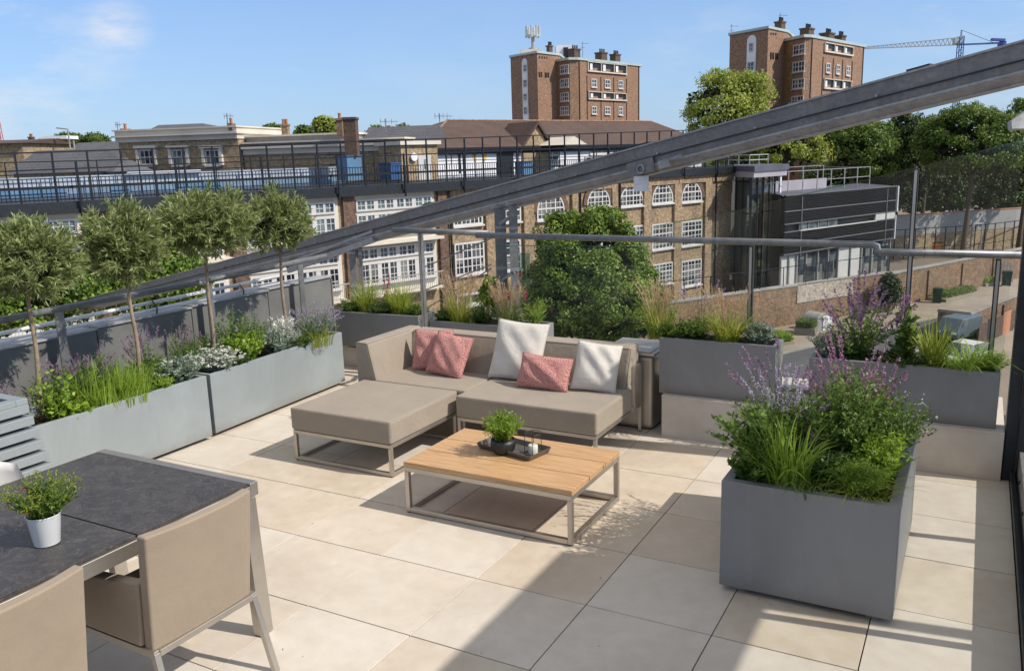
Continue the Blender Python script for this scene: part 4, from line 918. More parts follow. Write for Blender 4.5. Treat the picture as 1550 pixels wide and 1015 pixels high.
for k in range(14): z0, z1_ = mb0[2] + (mt[2] - mb0[2]) * k / 14, mb0[2] + (mt[2] - mb0[2]) * (k + 1) / 14; m.bar((*(mb0 - CR * .8)[:2], z0), (*(mb0 + CR * .8)[:2], z1_), .25)
m.build('mast', 'steelgreen', cr_)
m = MB(); m.obox(mt - CR * 2.2 - (0, 0, 2.6), CR * 3.2, CF * 2, (0, 0, 2.2)); m.bar(mt, mt + (0, 0, 2.2), .6); m.build('cab', 'aqua', cr_)
m = MB(); m.bar(mt + (0, 0, 2.2), j1 + (jc - j1) * .8, .12); m.build('stay_cable', 'darkmetal', cr_)

# ------------------------------------------------------------------ glass stair tower right of the school
g0, g1, g2 = at(1108, 268, 80.3), at(1141, 269, 76), at(1191, 266, 80)
GL, GR = Fac(g0, g1), Fac(g1, g2); zf0, zf1 = g1[2], at(1141, 251, 76)[2]
gt = thing('glass_stair_tower', 'glazed stair tower with lilac fascia at the right end of the school', 'building', (*g1[:2], GZ))
m = MB(); bkv = unit(CF * (1, 1, 0)); prism_block(m, [(g0 * .995 + .005 * g1)[:2], g1[:2], g2[:2], (g2 + bkv * 5)[:2], (g0 + bkv * 5)[:2]], zf0, (zf0 + zf1) / 2); m.build('fascia', 'lilac', gt)
m = MB(); prism_block(m, [(g0)[:2], (g1 - bkv * .2)[:2], (g2 + CR * .2)[:2], (g2 + bkv * 5.1)[:2], (g0 + bkv * 5.1)[:2]], (zf0 + zf1) / 2 + .002, zf1); m.build('roof_slab', 'greytop', gt)
m = MB(); q0, q1, q2 = g0 + bkv * .8, g1 + bkv * .8, g2 + bkv * .8 - CR * .9; prism_block(m, [q0[:2], q1[:2], q2[:2], (q2 + bkv * 3.4)[:2], (q0 + bkv * 3.4)[:2]], GZ, zf0 - .003); m.build('glazing', 'glass_dk', gt)
m = MB()
for f_, n_ in ((Fac(q0, q1), 3), (Fac(q1, q2), 4)):
    for k in range(n_ + 1): f_.box(m, f_.L * k / n_ - .06, f_.L * k / n_ + .06, .0, .12, GZ, zf0 - .01)
    for z in np.arange(GZ + 2, zf0, 2.9): f_.box(m, 0, f_.L, .0, .1, z, z + .12)
m.build('mullion', 'darkmetal', gt)
m = MB(); prism_block(m, [(q0 + bkv * 1.2)[:2], (q1 + bkv * 1.2)[:2], (q2 + bkv * 1.2 - CR * 1)[:2], (q2 + bkv * 3 - CR)[:2], (q0 + bkv * 3)[:2]], GZ, zf0 - .5); m.build('stair_core', 'concrete', gt)
m = MB(); fq = Fac(q1, q2); a = fq.uv(1174, 350)[0]; fq.box(m, a, a + .3, .13, .3, GZ, zf0); m.build('downlight_strip', 'whitewall', gt)
rl = thing('roof_guardrail', 'pale steel guardrail on the flat roof of the glass stair tower', 'railing', (g1[0], g1[1], zf1)); m = MB()
ga, gb, gc = g0 + bkv * 1.5, g1 + bkv * 1.5, g1 + (g2 - g1) * .55 + bkv * 1.5
for z in (zf1 + .5, zf1 + .95): m.bar((*ga[:2], z), (*gb[:2], z), .07); m.bar((*gb[:2], z), (*gc[:2], z), .07)
for p in (ga, ga * .5 + gb * .5, gb, gb * .5 + gc * .5, gc): m.bar((*p[:2], zf1), (*p[:2], zf1 + 1.0), .07)
m.build('guardrail', 'aqua', rl)
# ------------------------------------------------------------------ dark louvred building
LF = facpx((1188, 296, 76.5), (1357, 281, 88)); zt = LF.uv(1270, 289)[1]; zb = LF.uv(1270, 374)[1]
lb = thing('louvred_building', 'modern two storey building clad in black horizontal louvres with a glazed ground floor', 'building', (*((LF.A + LF.B) / 2), GZ))
def lpoly(a, n): return [LF.P(-a, n, 0)[:2], LF.P(LF.L + a, n, 0)[:2], (LF.P(LF.L + a, n, 0) + bkv * 9)[:2], (LF.P(-a, n, 0) + bkv * 9 + CR * 1.2)[:2]]
m = MB(); prism_block(m, lpoly(0, -.35), GZ, zt - .101); m.build('core_wall', 'darkmetal', lb)
m = MB(); prism_block(m, lpoly(.05, -.2), zt - .1, zt); m.build('roof', 'greytop', lb)
H0 = zt - zb; MT['louvre_rail'] = plain('grey_louvre_rail', (.13, .135, .145), .6, 0, .2)
def band(f0, f1, u0=0, u1=None):
    u1 = LF.L if u1 is None else u1; a, b = zt - H0 * f1, zt - H0 * f0; m = MB(); k = max(2, int((b - a) / .16))
    for i in range(k): z = a + (b - a) * i / k; m.obox(LF.P(u0, -.05, z), LF.D3 * (u1 - u0), LF.N3 * .14 + np.array([0, 0, -.05]), (0, 0, .05 + .02))
    m.obox(LF.P(u0, -.1, a), LF.D3 * (u1 - u0), LF.N3 * .03, (0, 0, b - a)); m.build('louvre_band', 'louvre', lb)
band(.0, .25); band(.28, .46); band(.62, .80); band(.83, .97); band(.46, .60, 0, LF.L * .03); band(.46, .53, LF.L * .46, LF.L * .80)
m = MB()
for f in (.0, .265, .475, .61, .815, .985): LF.box(m, 0, LF.L, .0, .13, zt - H0 * f - .05, zt - H0 * f + .05)
for u in (.13, .90): LF.box(m, LF.L * u - .05, LF.L * u + .05, .10, .18, zb - .2, zt - .2)
m.build('louvre_frame', 'louvre_rail', lb)
m = MB(); LF.box(m, LF.L - .02, LF.L + .12, -.3, .25, zt - H0 * .48, zt); LF.box(m, LF.L - .12, LF.L, -.3, .2, zb, zt - H0 * .55); m.build('edge_trim', 'whitewall', lb)
m = MB(); LF.box(m, LF.L * .13, LF.L * .46, -.12, -.08, zt - H0 * .60, zt - H0 * .49); m.build('strip_window', 'pane_pale', lb)
m = MB(); LF.box(m, LF.L * .12, LF.L * .80, -.1, .22, zt - H0 * .615, zt - H0 * .60); LF.box(m, LF.L * .80, LF.L * .995, -.1, .1, zt - H0 * .60, zt - H0 * .49); m.build('white_strip', 'white', lb)
for u in (.2, .28, .37): m = MB(); LF.box(m, LF.L * u, LF.L * u + .12, -.07, .0, zt - H0 * .60, zt - H0 * .49); m.build('mullion', 'galv_d', lb)
gz_ = LF.uv(1210, 428)[1]
for i, (a, b, mt) in enumerate(((.0, .13, 'white'), (.13, .20, 'pane'), (.21, .30, 'pane'), (.31, .39, 'pane'), (.40, .48, 'pane'), (.49, .70, 'white'), (.71, .80, 'pane'), (.81, .98, 'pane'))):
    m = MB(); LF.box(m, LF.L * a + .05, LF.L * b - .05, -.34, -.28, GZ + .1, zb - .1); m.build('door' if mt == 'white' else 'ground_window', mt, lb)
m = MB()
for u in (.0, .065, .13, .205, .305, .395, .485, .6, .705, .805, .985): LF.box(m, LF.L * u - .06, LF.L * u + .06, -.27, -.1, GZ, zb - .05)
m.build('mullion', 'galv', lb)
m = MB(); LF.box(m, LF.L * .0, LF.L * .75, -5.2, -5, zt + .0, zt + 1.0); m.build('roof_parapet', 'lilac', lb)
rf = thing('roof_fence', 'mesh guard fence on the flat roof of the black louvred building', 'fence', LF.P(LF.L / 2, -2, zt)); m = MB()
for k in range(9): u = LF.L * k / 8; LF.box(m, u - .04, u + .04, -3.04, -2.96, zt, zt + 2.0)
for k in range(6): u = LF.L * k / 5; LF.box(m, u - .04, u + .04, -8.54, -8.46, zt, zt + 2.2)
for z in (1.0, 1.97): LF.box(m, 0, LF.L, -3.03, -2.97, zt + z - .03, zt + z + .03)
LF.box(m, 0, LF.L, -8.53, -8.47, zt + 2.14, zt + 2.2); LF.box(m, LF.L - .05, LF.L, -8.5, -3, zt + 1.95, zt + 2.0); m.build('guardrail', 'galv', rf)
m = MB()
p = LF.P(LF.L * .06, 1.6, GZ); m.lathe(p, [(.0, 0), (.42, 0), (.5, .05), (.55, 1.0), (.6, 1.02), (.6, 1.1), (.5, 1.1), (.48, .3)], 12)
tag(m.build('bin', 'green'), 'bright green bin in front of the white doors', 'bin')
# ------------------------------------------------------------------ sports wall and court fence
WF = facpx((1340, 322, 104), (1560, 326, 112)); wt, wb_ = WF.uv(1440, 322)[1], WF.uv(1440, 351)[1]
sp = thing('sports_wall', 'long pale grey wall with brown lower half beyond the court fence', 'wall', (*((WF.A + WF.B) / 2), GZ))
m = MB(); WF.box(m, -2, WF.L + 5, -.4, 0, wb_, wt); m.build('upper_panel', 'wallgrey', sp)
m = MB(); WF.box(m, -2, WF.L + 5, -.4, -.03, GZ, wb_ - .003); m.build('lower_panel', 'brick_tan', sp)
m = MB(); WF.box(m, -2, WF.L + 5, -.45, .05, wt + .003, wt + .12); m.build('coping', 'copperpot', sp)
cf = thing('court_fence', 'row of dark posts with rails in front of the grey sports wall', 'fence', onz(1430, 395, GZ))
C0, C1, C2 = onz(1352, 393, GZ), onz(1488, 383, GZ), onz(1560, 372, GZ)
for (a, b, n_) in ((C0, C1, 9), (C1, C2, 5)):
    for k in range(n_ + (1 if b is C2 else 0)): p = a + (b - a) * k / n_; mm = MB(); mm.bar(p, p + (0, 0, 3.6), .12); mm.build('post', 'fence', cf)
    m = MB(); m.bar(a + (0, 0, 3.55), b + (0, 0, 3.55), .08); m.bar(a + (0, 0, 1.2), b + (0, 0, 1.2), .06); m.build('rail', 'fence', cf)
for lab, px, py in (('left orange skip container behind the boundary wall', 1409, 384), ('right orange skip container behind the boundary wall', 1437, 381)):
    p = onz(px, py, GZ); r = thing('skip_container', lab, 'container', p); m = MB(); e = unit(CR * (1, 1, 0)); f = unit(CF * (1, 1, 0))
    m.prism([p - e * 1.0, p + e * 1.0, p + e * 1.35 + (0, 0, 1.3), p - e * 1.35 + (0, 0, 1.3)], f * 1.6); m.build('body', 'orange', r); m = MB(); m.obox(p - e * 1.4 + (0, 0, 1.303), e * 2.8, f * .12, (0, 0, .1)); m.build('rim', 'darkmetal', r)
def lampost(label, px, yb, yt, arm=1.2):
    p = onz(px, yb, GZ); d_ = (p - CAM) @ CF; top = np.array([p[0], p[1], at(px, yt, d_)[2]]); r = thing('street_lamp', label, 'street lamp', p); m = MB(); m.tube([p, top], [.1, .06], 8); m.build('pole', 'galv', r)
    m = MB(); m.bar(top, top - CR * arm * (1, 1, 0), .16, .1); m.build('lamp_head', 'whitewall', r)
lampost('court lamp post with a flat white head before the grey wall', 1468, 384, 316)
lampost('shorter lamp post standing right of the white headed lamp', 1483, 386, 337, .8)
# ------------------------------------------------------------------ boundary brick wall
def bwall(name, label, a, b, h, cat_='wall', z0=GZ, th_=.45):
    d = unit(b - a); n = np.array([d[1], -d[0], 0]); n = n if n @ (CAM - a) > 0 else -n; rzz = math.atan2(d[1], d[0])
    key = 'bw%.2f' % rzz
    if key not in MT: MT[key] = brick(key.replace('.', '_'), (.28, .175, .10), (.19, .11, .065), (.24, .19, .14), bw=.32, bh=.11, rz=-rzz, dfac=.55)
    r = thing(name, label, cat_, (a + b) / 2); m = MB(); m.obox(a, b - a, -n * th_, (0, 0, h)); m.build('wall', key, r)
    m = MB(); m.obox(a + n * .06 + (0, 0, h + .002), b - a, -n * (th_ + .12), (0, 0, .12)); m.build('coping', 'concrete', r)
    m = MB(); L = np.linalg.norm(b - a); k = max(1, int(L / 6))
    for i in range(k + 1): m = MB(); p = a + d * (L - .4) * i / k; m.obox(p + n * .14, d * .45, -n * .14 + -n * .002, (0, 0, h - .2)); (m.build('pier', key, r) if label != 'old brick boundary wall with a pale painted panel below the louvred building' else None)
    return r, d, n
W1, dd, nn = bwall('boundary_wall', 'old brick boundary wall with a pale painted panel below the louvred building', wL, wM, 3.05)
W2, d2, n2_ = bwall('boundary_wall', 'old brick boundary wall running away along the street to the right', wM, wR, 2.9)
a = onz(1207, 484, GZ); b = onz(1292, 474, GZ)
WP = Fac(wL, wM); u0, u1, z0, z1_ = WP.uv(1206, 450)[0], WP.uv(1291, 440)[0], WP.uv(1250, 452)[1], WP.uv(1250, 424)[1]
m = MB(); WP.box(m, u0, u1, .003, .06, z0, z1_); m.build('painted_panel', 'render_pale', W1)
# wall top fence by the louvre building
wf = thing('wall_top_fence', 'thin grey posts and wire on top of the boundary wall', 'fence', wM + (0, 0, 3)); m = MB()
for k in range(12): p = wL + (wM - wL) * (k / 11); m.bar(p - nn * .2 + (0, 0, 3.1), p - nn * .2 + (0, 0, 4.6), .06)
m.bar(wL - nn * .2 + (0, 0, 4.6), wM - nn * .2 + (0, 0, 4.6), .05); m.build('fence_frame', 'fence', wf)
# street items
def plot(label, px0, py0, px1, py1, wd=1.4, h=.35, mat='leaf_m', bed='paving'):
    a, b = onz(px0, py0, GZ), onz(px1, py1, GZ); d = unit(b - a); n = np.array([d[1], -d[0], 0]); n = n if n @ (CAM - a) > 0 else -n; r = thing('raised_bed', label, 'planting bed', (a + b) / 2)
    m = MB(); m.obox(a, b - a, -n * wd, (0, 0, h)); m.build('bed_frame', bed, r)
    N_ = 2600; B = a + np.outer(RNG.uniform(0.05, .95, N_), b - a) - np.outer(RNG.uniform(.1, wd * .92, N_), n) + (0, 0, h); B = B + np.stack([0 * B[:, 0], 0 * B[:, 0], RNG.uniform(0, .45, N_)], 1)
    V, F = leaves(B - (a + b) / 2, rdir(N_) + (0, 0, .8), RNG.uniform(.12, .25, N_), .08); rawmesh('foliage', V, F, mat, r)
plot('weedy raised bed with pale board edge along the boundary wall', 1432, 458, 1484, 446, 1.7, .3, 'leaf_m')
plot('short weedy raised bed further up the street', 1492, 434, 1514, 431, 2, .3, 'leaf_b')
plot('wooden trough bed beside the grey chest at the wall foot', 1202, 507, 1233, 509, 1.6, .55, 'leaf_m', 'ground')
plot('low green bed at the foot of the boundary wall behind the purple flowers', 1310, 480, 1352, 476, 1.5, .2, 'leaf_b')
plot('bright green turf patch beside the wooden trough', 1183, 523, 1203, 521, 2.2, .2, 'leaf_b')
p = onz(1246, 500, GZ); r = thing('metal_chest', 'grey domed metal chest against the boundary wall', 'container', p); e = unit(wM - wL); f = np.array([e[1], -e[0], 0]) * -1
if f @ (wL - CAM) < 0: f = -f
m = MB(); m.prism([p + e * .9 * math.cos(a_) * 1.0 + (0, 0, .35 + 1.0 * max(0, math.sin(a_))) for a_ in np.linspace(0, math.pi, 9)] + [p - e * .9, p + e * .9], f * 1.4); m.build('body', 'galv', r, bevel=.03); m = MB(); m.obox(p - e * .1 + (0, 0, .0), e * .95, -f * .06, (0, 0, 1.1)); m.build('side_panel', 'whitewall', r)
def wheelie(label, px, py, mat='bingreen', s=1.0):
    p = onz(px, py, GZ); r = thing('wheelie_bin', label, 'bin', p); e = np.array([1.0, 0, 0]); f = np.array([0, 1.0, 0]); m = MB()
    m.prism([p + (-.24 * s, 0, 0), p + (.24 * s, 0, 0), p + (.31 * s, 0, .95 * s), p + (-.31 * s, 0, .95 * s)], (0, .6 * s, 0)); m.build('body', mat, r, bevel=.02)
    m = MB(); m.prism([p + (-.33 * s, -.04, .955 * s), p + (.33 * s, -.04, .955 * s), p + (.3 * s, -.04, 1.06 * s), p + (-.3 * s, -.04, 1.06 * s)], (0, .7 * s, 0)); m.build('lid', mat, r, bevel=.02)
    for x in (-.27, .27): m = MB(); m.tube([p + (x * s - .03, .55 * s, .1), p + (x * s + .03, .55 * s, .1)], .1, 10); m.build('wheel', 'rubber', r)
wheelie('dark green wheelie bin standing on the pavement before the brick wall', 1418, 459, s=1.25)
wheelie('dark green wheelie bin furthest up the street by the white gate', 1523, 434, s=1.4)
p = onz(1506, 427, GZ); r = thing('garden_gate', 'small white slatted gate panel by the far end of the wall', 'gate', p); m = MB()
for k in range(6): m.obox(p + np.array([k * .28, 0, 0]), (.12, 0, 0), (0, .06, 0), (0, 0, 2.0))
m.obox(p + (0, -.03, .4), (1.6, 0, 0), (0, .03, 0), (0, 0, .12)); m.obox(p + (0, -.03, 1.6), (1.6, 0, 0), (0, .03, 0), (0, 0, .12)); m.build('slat', 'white', r)
MT['bluegrey_d'] = plain('dull_blue_grey_paint', (.10, .14, .17), .45)
# vehicles
def car(name, label, cat_, px, py, heading, L=4.3, W=1.8, H=1.5, mat='white', van=False):
    p = onz(px, py, GZ) + (0, 0, .015); e = unit(heading); s = np.array([-e[1], e[0], 0]); r = thing(name, label, cat_, p)
    def X(a, b, z): return p + e * a * L + s * b * W / 2 + np.array([0, 0, z])
    if van: prof = [(-.5, .35), (.48, .35), (.5, .8), (.42, 1.15), (.30, H), (-.48, H), (-.5, 1.0)]; cab = [(.29, H - .08), (.40, 1.15), (.12, 1.15), (.12, H - .08)]
    else: prof = [(-.5, .35), (.5, .35), (.5, .65), (.44, .82), (.24, .92), (-.38, .95), (-.5, .88)]; cab = None
    m = MB(); m.prism([X(a, -1, z) for a, z in prof], s * W); m.build('body', mat, r, bevel=.07, seg=3)
    if not van:
        lo = [(.27, .90), (-.42, .93)]; hi = [(.07, H), (-.28, H)]
        m = MB(); V = []
        for (a, z), k in ((lo[0], .95), (lo[1], .95), (hi[1], .78), (hi[0], .78)):
            V += [X(a, -k, z), X(a, k, z)]
        m.add(V, [(0, 2, 4, 6), (1, 7, 5, 3), (0, 6, 7, 1), (2, 3, 5, 4), (6, 4, 5, 7), (0, 1, 3, 2)]); m.build('cabin_glass', 'pane', r, bevel=.05)
        m = MB(); V = [X(.05, -.76, H + .01), X(.05, .76, H + .01), X(-.27, .76, H + .01), X(-.27, -.76, H + .01)]; m.prism(V, (0, 0, .05)); m.build('roof', mat, r, bevel=.03)
        m = MB()
        for k in (-.86, .86): m.bar(X(-.08, k * .99, .93), X(-.1, k * .95, H), .07)
        m.build('pillar', mat, r)
    else:
        m = MB(); m.prism([X(a, -1.01, z) for a, z in cab], s * W * 1.01); m.build('cab_window', 'pane', r)
    for a in (-.31, .32):
        for b in (-1, 1):
            c_ = X(a, b * .93, .33); m = MB(); m.tube([c_ - s * .11, c_ + s * .11], .33, 18); wl = m.build('wheel', 'rubber', r); m = MB(); m.tube([c_ - s * .12, c_ + s * .12], .19, 12); m.build('rim', 'steel', None).parent = wl
    for b in (-.7, .7): m = MB(); c_ = X(.485, b, .68); m.obox(c_ - s * .16, s * .32, e * .09, (0, 0, .12)); m.build('headlight', 'whitewall', r)
    return r
car('parked_car', 'white car parked behind the yellow green grasses of the right planter', 'car', 1455, 556, -dr, mat='white')
car('parked_car', 'silver grey car further left behind the right planter flowers', 'car', 1372, 566, dr, mat='wallgrey')
car('parked_van', 'small blue grey van parked beside the red hoarding', 'van', 1450, 514, -dr, 3.3, 1.6, 1.7, 'bluegrey_d', True)
a, b = onz(1466, 512, GZ), onz(1560, 470, GZ); r, d3, n3 = bwall('low_brick_building', 'long low brown brick shed with a flat dusty roof right of the van', a, b, 1.7, 'shed', th_=2.2); struct_roof = MB(); struct_roof.obox(a + (0, 0, 1.83), b - a, -n3 * 2.2, (0, 0, .05)); struct_roof.build('dusty_roof', 'paving', r)
a, b = onz(1480, 524, GZ), onz(1560, 487, GZ); r = thing('hoarding', 'weathered dark hoarding with reddish panels along the street', 'hoarding', a); d4 = unit(b - a); L4 = np.linalg.norm(b - a)
for k in range(7): m = MB(); q = a + d4 * L4 * k / 7; m.obox(q, d4 * (L4 / 7 - .12), np.array([.05, .05, 0]), (0, 0, 1.5 + .15 * (k % 2))); m.build('panel', ['copperpot', 'darkmetal', 'brick_tan'][k % 3] if k % 2 else 'brick_dark', r)
# ------------------------------------------------------------------ trees
def ptree(label, px, py, d, rxp, ryp, mat, name='tree', **k):
    c = at(px, py, d); s = d / FPX; kw = dict(clumps=230, per=42, leaf=.32, cl_r=1.0); kw.update(k)
    return tree(name, label, (c[0], c[1], GZ), c[2] - GZ, c, rxp * s, ryp * s, mat, **kw)
_s = 46 / FPX; _l = [((x - 880) * _s, y, (412 - z) * _s, a * _s, b_ * _s) for x, y, z, a, b_ in ((846, .3, 366, 36, 42), (905, .6, 358, 42, 40), (872, 0, 405, 58, 52), (930, -.3, 420, 50, 46), (828, 0, 440, 40, 44), (880, -.8, 455, 62, 50), (955, .2, 462, 44, 42), (915, -.5, 500, 60, 44), (842, -.4, 500, 48, 44), (862, -.9, 380, 30, 26), (968, .2, 428, 32, 34), (940, .5, 392, 34, 32), (985, 0, 478, 34, 36))]
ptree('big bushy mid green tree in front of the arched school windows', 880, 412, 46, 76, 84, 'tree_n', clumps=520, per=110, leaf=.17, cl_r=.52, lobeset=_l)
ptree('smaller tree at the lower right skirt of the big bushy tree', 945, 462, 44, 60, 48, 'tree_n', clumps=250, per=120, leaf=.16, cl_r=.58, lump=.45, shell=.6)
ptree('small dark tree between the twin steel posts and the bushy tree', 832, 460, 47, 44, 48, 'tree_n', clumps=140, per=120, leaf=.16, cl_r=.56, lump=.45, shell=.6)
ptree('low green tree beneath the left double post near the small window', 750, 448, 50, 26, 24, 'tree_n', clumps=90, per=40, leaf=.2, cl_r=.5)
ptree('dark green tree behind the second standard olive', 225, 435, 30, 88, 62, 'tree_n', clumps=190, per=120, leaf=.15, cl_r=.65, lumps=14, shell=.7)
ptree('dark green tree behind the first standard olive at the far left', 80, 452, 27, 90, 60, 'tree_n', clumps=170, per=120, leaf=.14, cl_r=.6, lumps=12, shell=.7)
ptree('tall lime green tree directly left of the right tower block', 1098, 176, 104, 72, 70, 'tree_y', clumps=190, per=100, leaf=.34, cl_r=1.35, lumps=14, lump=.42)
ptree('lime green tree growing below the beam beside the glass stair tower', 1192, 222, 100, 56, 54, 'tree_y', clumps=150, per=100, leaf=.32, cl_r=1.2, lumps=12)
ptree('pale lime tree low behind the roof guardrail', 1140, 232, 106, 56, 42, 'tree_y', clumps=220, per=44, leaf=.34, cl_r=1.0)
ptree('round dark green tree above the louvred building', 1302, 232, 104, 56, 52, 'tree_m', clumps=210, per=100, leaf=.30, cl_r=1.15, lumps=13)
ptree('narrow very dark conifer between the two round green trees', 1366, 235, 112, 30, 72, 'tree_d', 'conifer', clumps=300, per=46, leaf=.3, cl_r=.8)
ptree('second dark conifer standing right behind the first conifer', 1402, 232, 116, 30, 66, 'tree_d', 'conifer', clumps=280, per=46, leaf=.3, cl_r=.8)
ptree('largest spreading green tree at the right above the sports wall', 1470, 228, 100, 82, 70, 'tree_m', clumps=360, per=100, leaf=.30, cl_r=1.15, lumps=18)
ptree('green tree cut by the right edge of the photo', 1556, 226, 106, 60, 76, 'tree_m', clumps=220, per=100, leaf=.30, cl_r=1.15)
ptree('dark tree between conifers and the right tower behind the beam', 1262, 205, 125, 34, 30, 'tree_d', clumps=160, per=44, leaf=.36, cl_r=1.0)
for i, (x, lab) in enumerate(((1275, 'low dark tree at the left end of the shaded row behind the louvred building'), (1345, 'low dark tree in the shaded row under the narrow conifer'), (1420, 'low dark tree in the shaded row above the grey wall middle'), (1500, 'low dark tree in the shaded row above the grey wall right part'), (1570, 'low dark tree of the shaded row beyond the right edge'))):
    ptree(lab, x, 288, 118 + 2 * i, 60, 58, 'tree_d', clumps=300, per=44, leaf=.36, cl_r=1.1, shell=.8)
ptree('bright tree left of the lamp mast on the skyline', 104, 218, 130, 22, 16, 'tree_m', clumps=110, per=36, leaf=.4, cl_r=1.0)
ptree('round bright tree right of the lamp mast on the skyline', 143, 219, 130, 20, 14, 'tree_m', clumps=110, per=36, leaf=.4, cl_r=1.0)
ptree('small dark tree left of the two pot chimney on the skyline', 412, 200, 130, 13, 9, 'tree_m', clumps=60, per=36, leaf=.4, cl_r=.8)
ptree('bright skyline tree left of the slim chimney', 493, 196, 120, 19, 16, 'tree_y', clumps=110, per=36, leaf=.4, cl_r=.9)
ptree('low skyline tree between the two brick chimneys', 460, 202, 125, 12, 9, 'tree_m', clumps=60, per=36, leaf=.4, cl_r=.8)
ptree('skyline tree right of the branched aerial', 606, 202, 125, 14, 9, 'tree_m', clumps=70, per=36, leaf=.4, cl_r=.8)
ptree('skyline tree left of the branched aerial', 569, 204, 125, 12, 9, 'tree_m', clumps=60, per=36, leaf=.4, cl_r=.8)
ptree('yellowish skyline tree beside the tiled hip roof', 638, 205, 120, 12, 7, 'tree_y', clumps=60, per=36, leaf=.4, cl_r=.7)
ptree('dark ivy bush climbing the boundary wall behind the purple flowers', 1346, 445, 70, 15, 28, 'tree_d', 'ivy_bush', clumps=130, per=40, leaf=.2, cl_r=.5, trunk_r=.1)
# far wood along the horizon
N_ = 26000; ang = RNG.uniform(-.75, .72, N_); dist = RNG.uniform(380, 760, N_); fw = unit(np.array([CF[0], CF[1], 0])); rt = unit(np.array([CR[0], CR[1], 0]))
Bp = CAM * (1, 1, 0) + fw * dist[:, None] + rt * (np.tan(ang) * dist)[:, None]; Bp[:, 2] = GZ + RNG.uniform(0, 1, N_) * (7 + 5 * np.sin(ang * 23) + 3 * np.sin(ang * 61))
V, F = leaves(Bp, rdir(N_), RNG.uniform(3, 6, N_), 3.2); o = rawmesh('distant_wood', V, F, 'tree_m'); o['kind'] = 'stuff'; tag(o, 'far belt of green trees along the town horizon', 'trees')
# ------------------------------------------------------------------ terrace floor
TX, TY = .62, .60
x0f, x1f, y0f, y1f = -3.1, 3.70, -6.0, 3.55
m = MB(); gp = .0028
i0, i1 = math.floor(x0f / TX), math.ceil(x1f / TX); j0, j1 = math.floor(y0f / TY), math.ceil(y1f / TY)
for i in range(i0, i1):
    for j in range(j0, j1):
        a, b, c, d = max(x0f, i * TX + gp), min(x1f, (i + 1) * TX - gp), max(y0f, j * TY + gp), min(y1f, (j + 1) * TY - gp)
        if b - a < .02 or d - c < .02: continue
        dz = RNG.uniform(-.0006, .0006); m.box(a, b, c, d, -.02, dz)
struct(m.build('terrace_floor', 'tile', bevel=.0012, seg=1))
m = MB(); m.box(-3.3, 3.95, -6.2, 4.2, -.5, -.0125); struct(m.build('terrace_slab', 'grout'))
m = MB(); m.box(-3.2, 3.9, -6.1, 4.1, GZ, -.503); bb = tag(m.build('terrace_building', 'brick'), 'brick building carrying the roof terrace', 'building')
# plinths
def plinth(label, x0, x1, y0, y1, h, n):
    r = thing('tiled_plinth', label, 'plinth', ((x0 + x1) / 2, y0, 0)); m = MB(); w_ = (x1 - x0) / n
    m.box(x0 + .004, x1 - .004, y0 + .003, y1, 0, h - .014); m.build('core', 'grout', r); m = MB()
    for k in range(n): m.box(x0 + k * w_ + .002, x0 + (k + 1) * w_ - .002, y0 - .010, y0 + .0, .001, h - .013)
    m.build('face_tile', 'tile', r, bevel=.001, seg=1); m = MB()
    for k in range(n): m.box(x0 + k * w_ + .002, x0 + (k + 1) * w_ - .002, y0 - .016, y1, h - .0125, h)
    m.build('top_tile', 'tile', r, bevel=.0015, seg=1); return r
plinth('raised tiled plinth under the two right rear planters', 1.37, 3.652, 2.575, 3.45, .33, 4)
plinth('low tiled plinth under the left rear planter', -2.62, 1.2, 3.47, 4.0, .21, 8)
# ------------------------------------------------------------------ planters
def planter(label, x0, x1, y0, y1, z0, z1, mat='planter', rz=0, taper=0, group=None, rim=.032, feet=True, soil=.06):
    cx, cy = (x0 + x1) / 2, (y0 + y1) / 2; r = thing('planter', label, 'planter', (cx, cy, z0), group)
    a, b = (x1 - x0) / 2, (y1 - y0) / 2; f = .03 if feet else .0; h = z1 - z0; t_ = taper
    O = [(-a + t_, -b + t_), (a - t_, -b + t_), (a - t_, b - t_), (-a + t_, b - t_)]; T = [(-a, -b), (a, -b), (a, b), (-a, b)]; I = [(-a + rim, -b + rim), (a - rim, -b + rim), (a - rim, b - rim), (-a + rim, b - rim)]
    V = [(*p, f) for p in O] + [(*p, h) for p in T] + [(*p, h) for p in I] + [(*p, h - .22) for p in I]
    F = [(3, 2, 1, 0)] + [(k, (k + 1) % 4, 4 + (k + 1) % 4, 4 + k) for k in range(4)] + [(4 + k, 4 + (k + 1) % 4, 8 + (k + 1) % 4, 8 + k) for k in range(4)] + [(8 + k, 8 + (k + 1) % 4, 12 + (k + 1) % 4, 12 + k) for k in range(4)]
    m = MB(); m.add(V, F); m.build('body', mat, None, bevel=.004).parent = r
    n = 14; m = MB(); V = []; F = []; ny = max(4, int(n * b / a)); 
    for i in range(n + 1):
        for j in range(ny + 1): V.append((-a + rim + (2 * a - 2 * rim) * i / n, -b + rim + (2 * b - 2 * rim) * j / ny, h - soil + RNG.uniform(-.012, .015)))
    for i in range(n):
        for j in range(ny): q = i * (ny + 1) + j; F.append((q, q + ny + 1, q + ny + 2, q + 1))
    m.add(V, F); m.build('soil', 'soil', None, smooth=True).parent = r
    if feet:
        for sx_ in (-1, 1):
            for sy_ in (-1, 1): m = MB(); m.box(sx_ * (a - t_ - .09) - .025, sx_ * (a - t_ - .09) + .025, sy_ * (b - t_ - .07) - .025, sy_ * (b - t_ - .07) + .025, 0, .031); m.build('foot', 'steel', None).parent = r
    r.rotation_euler.z = rz
    return r
PA = planter('long pale grey planter nearest the dining table on the left', -2.36, -1.865, -.62, 1.075, 0, .525, rz=0)
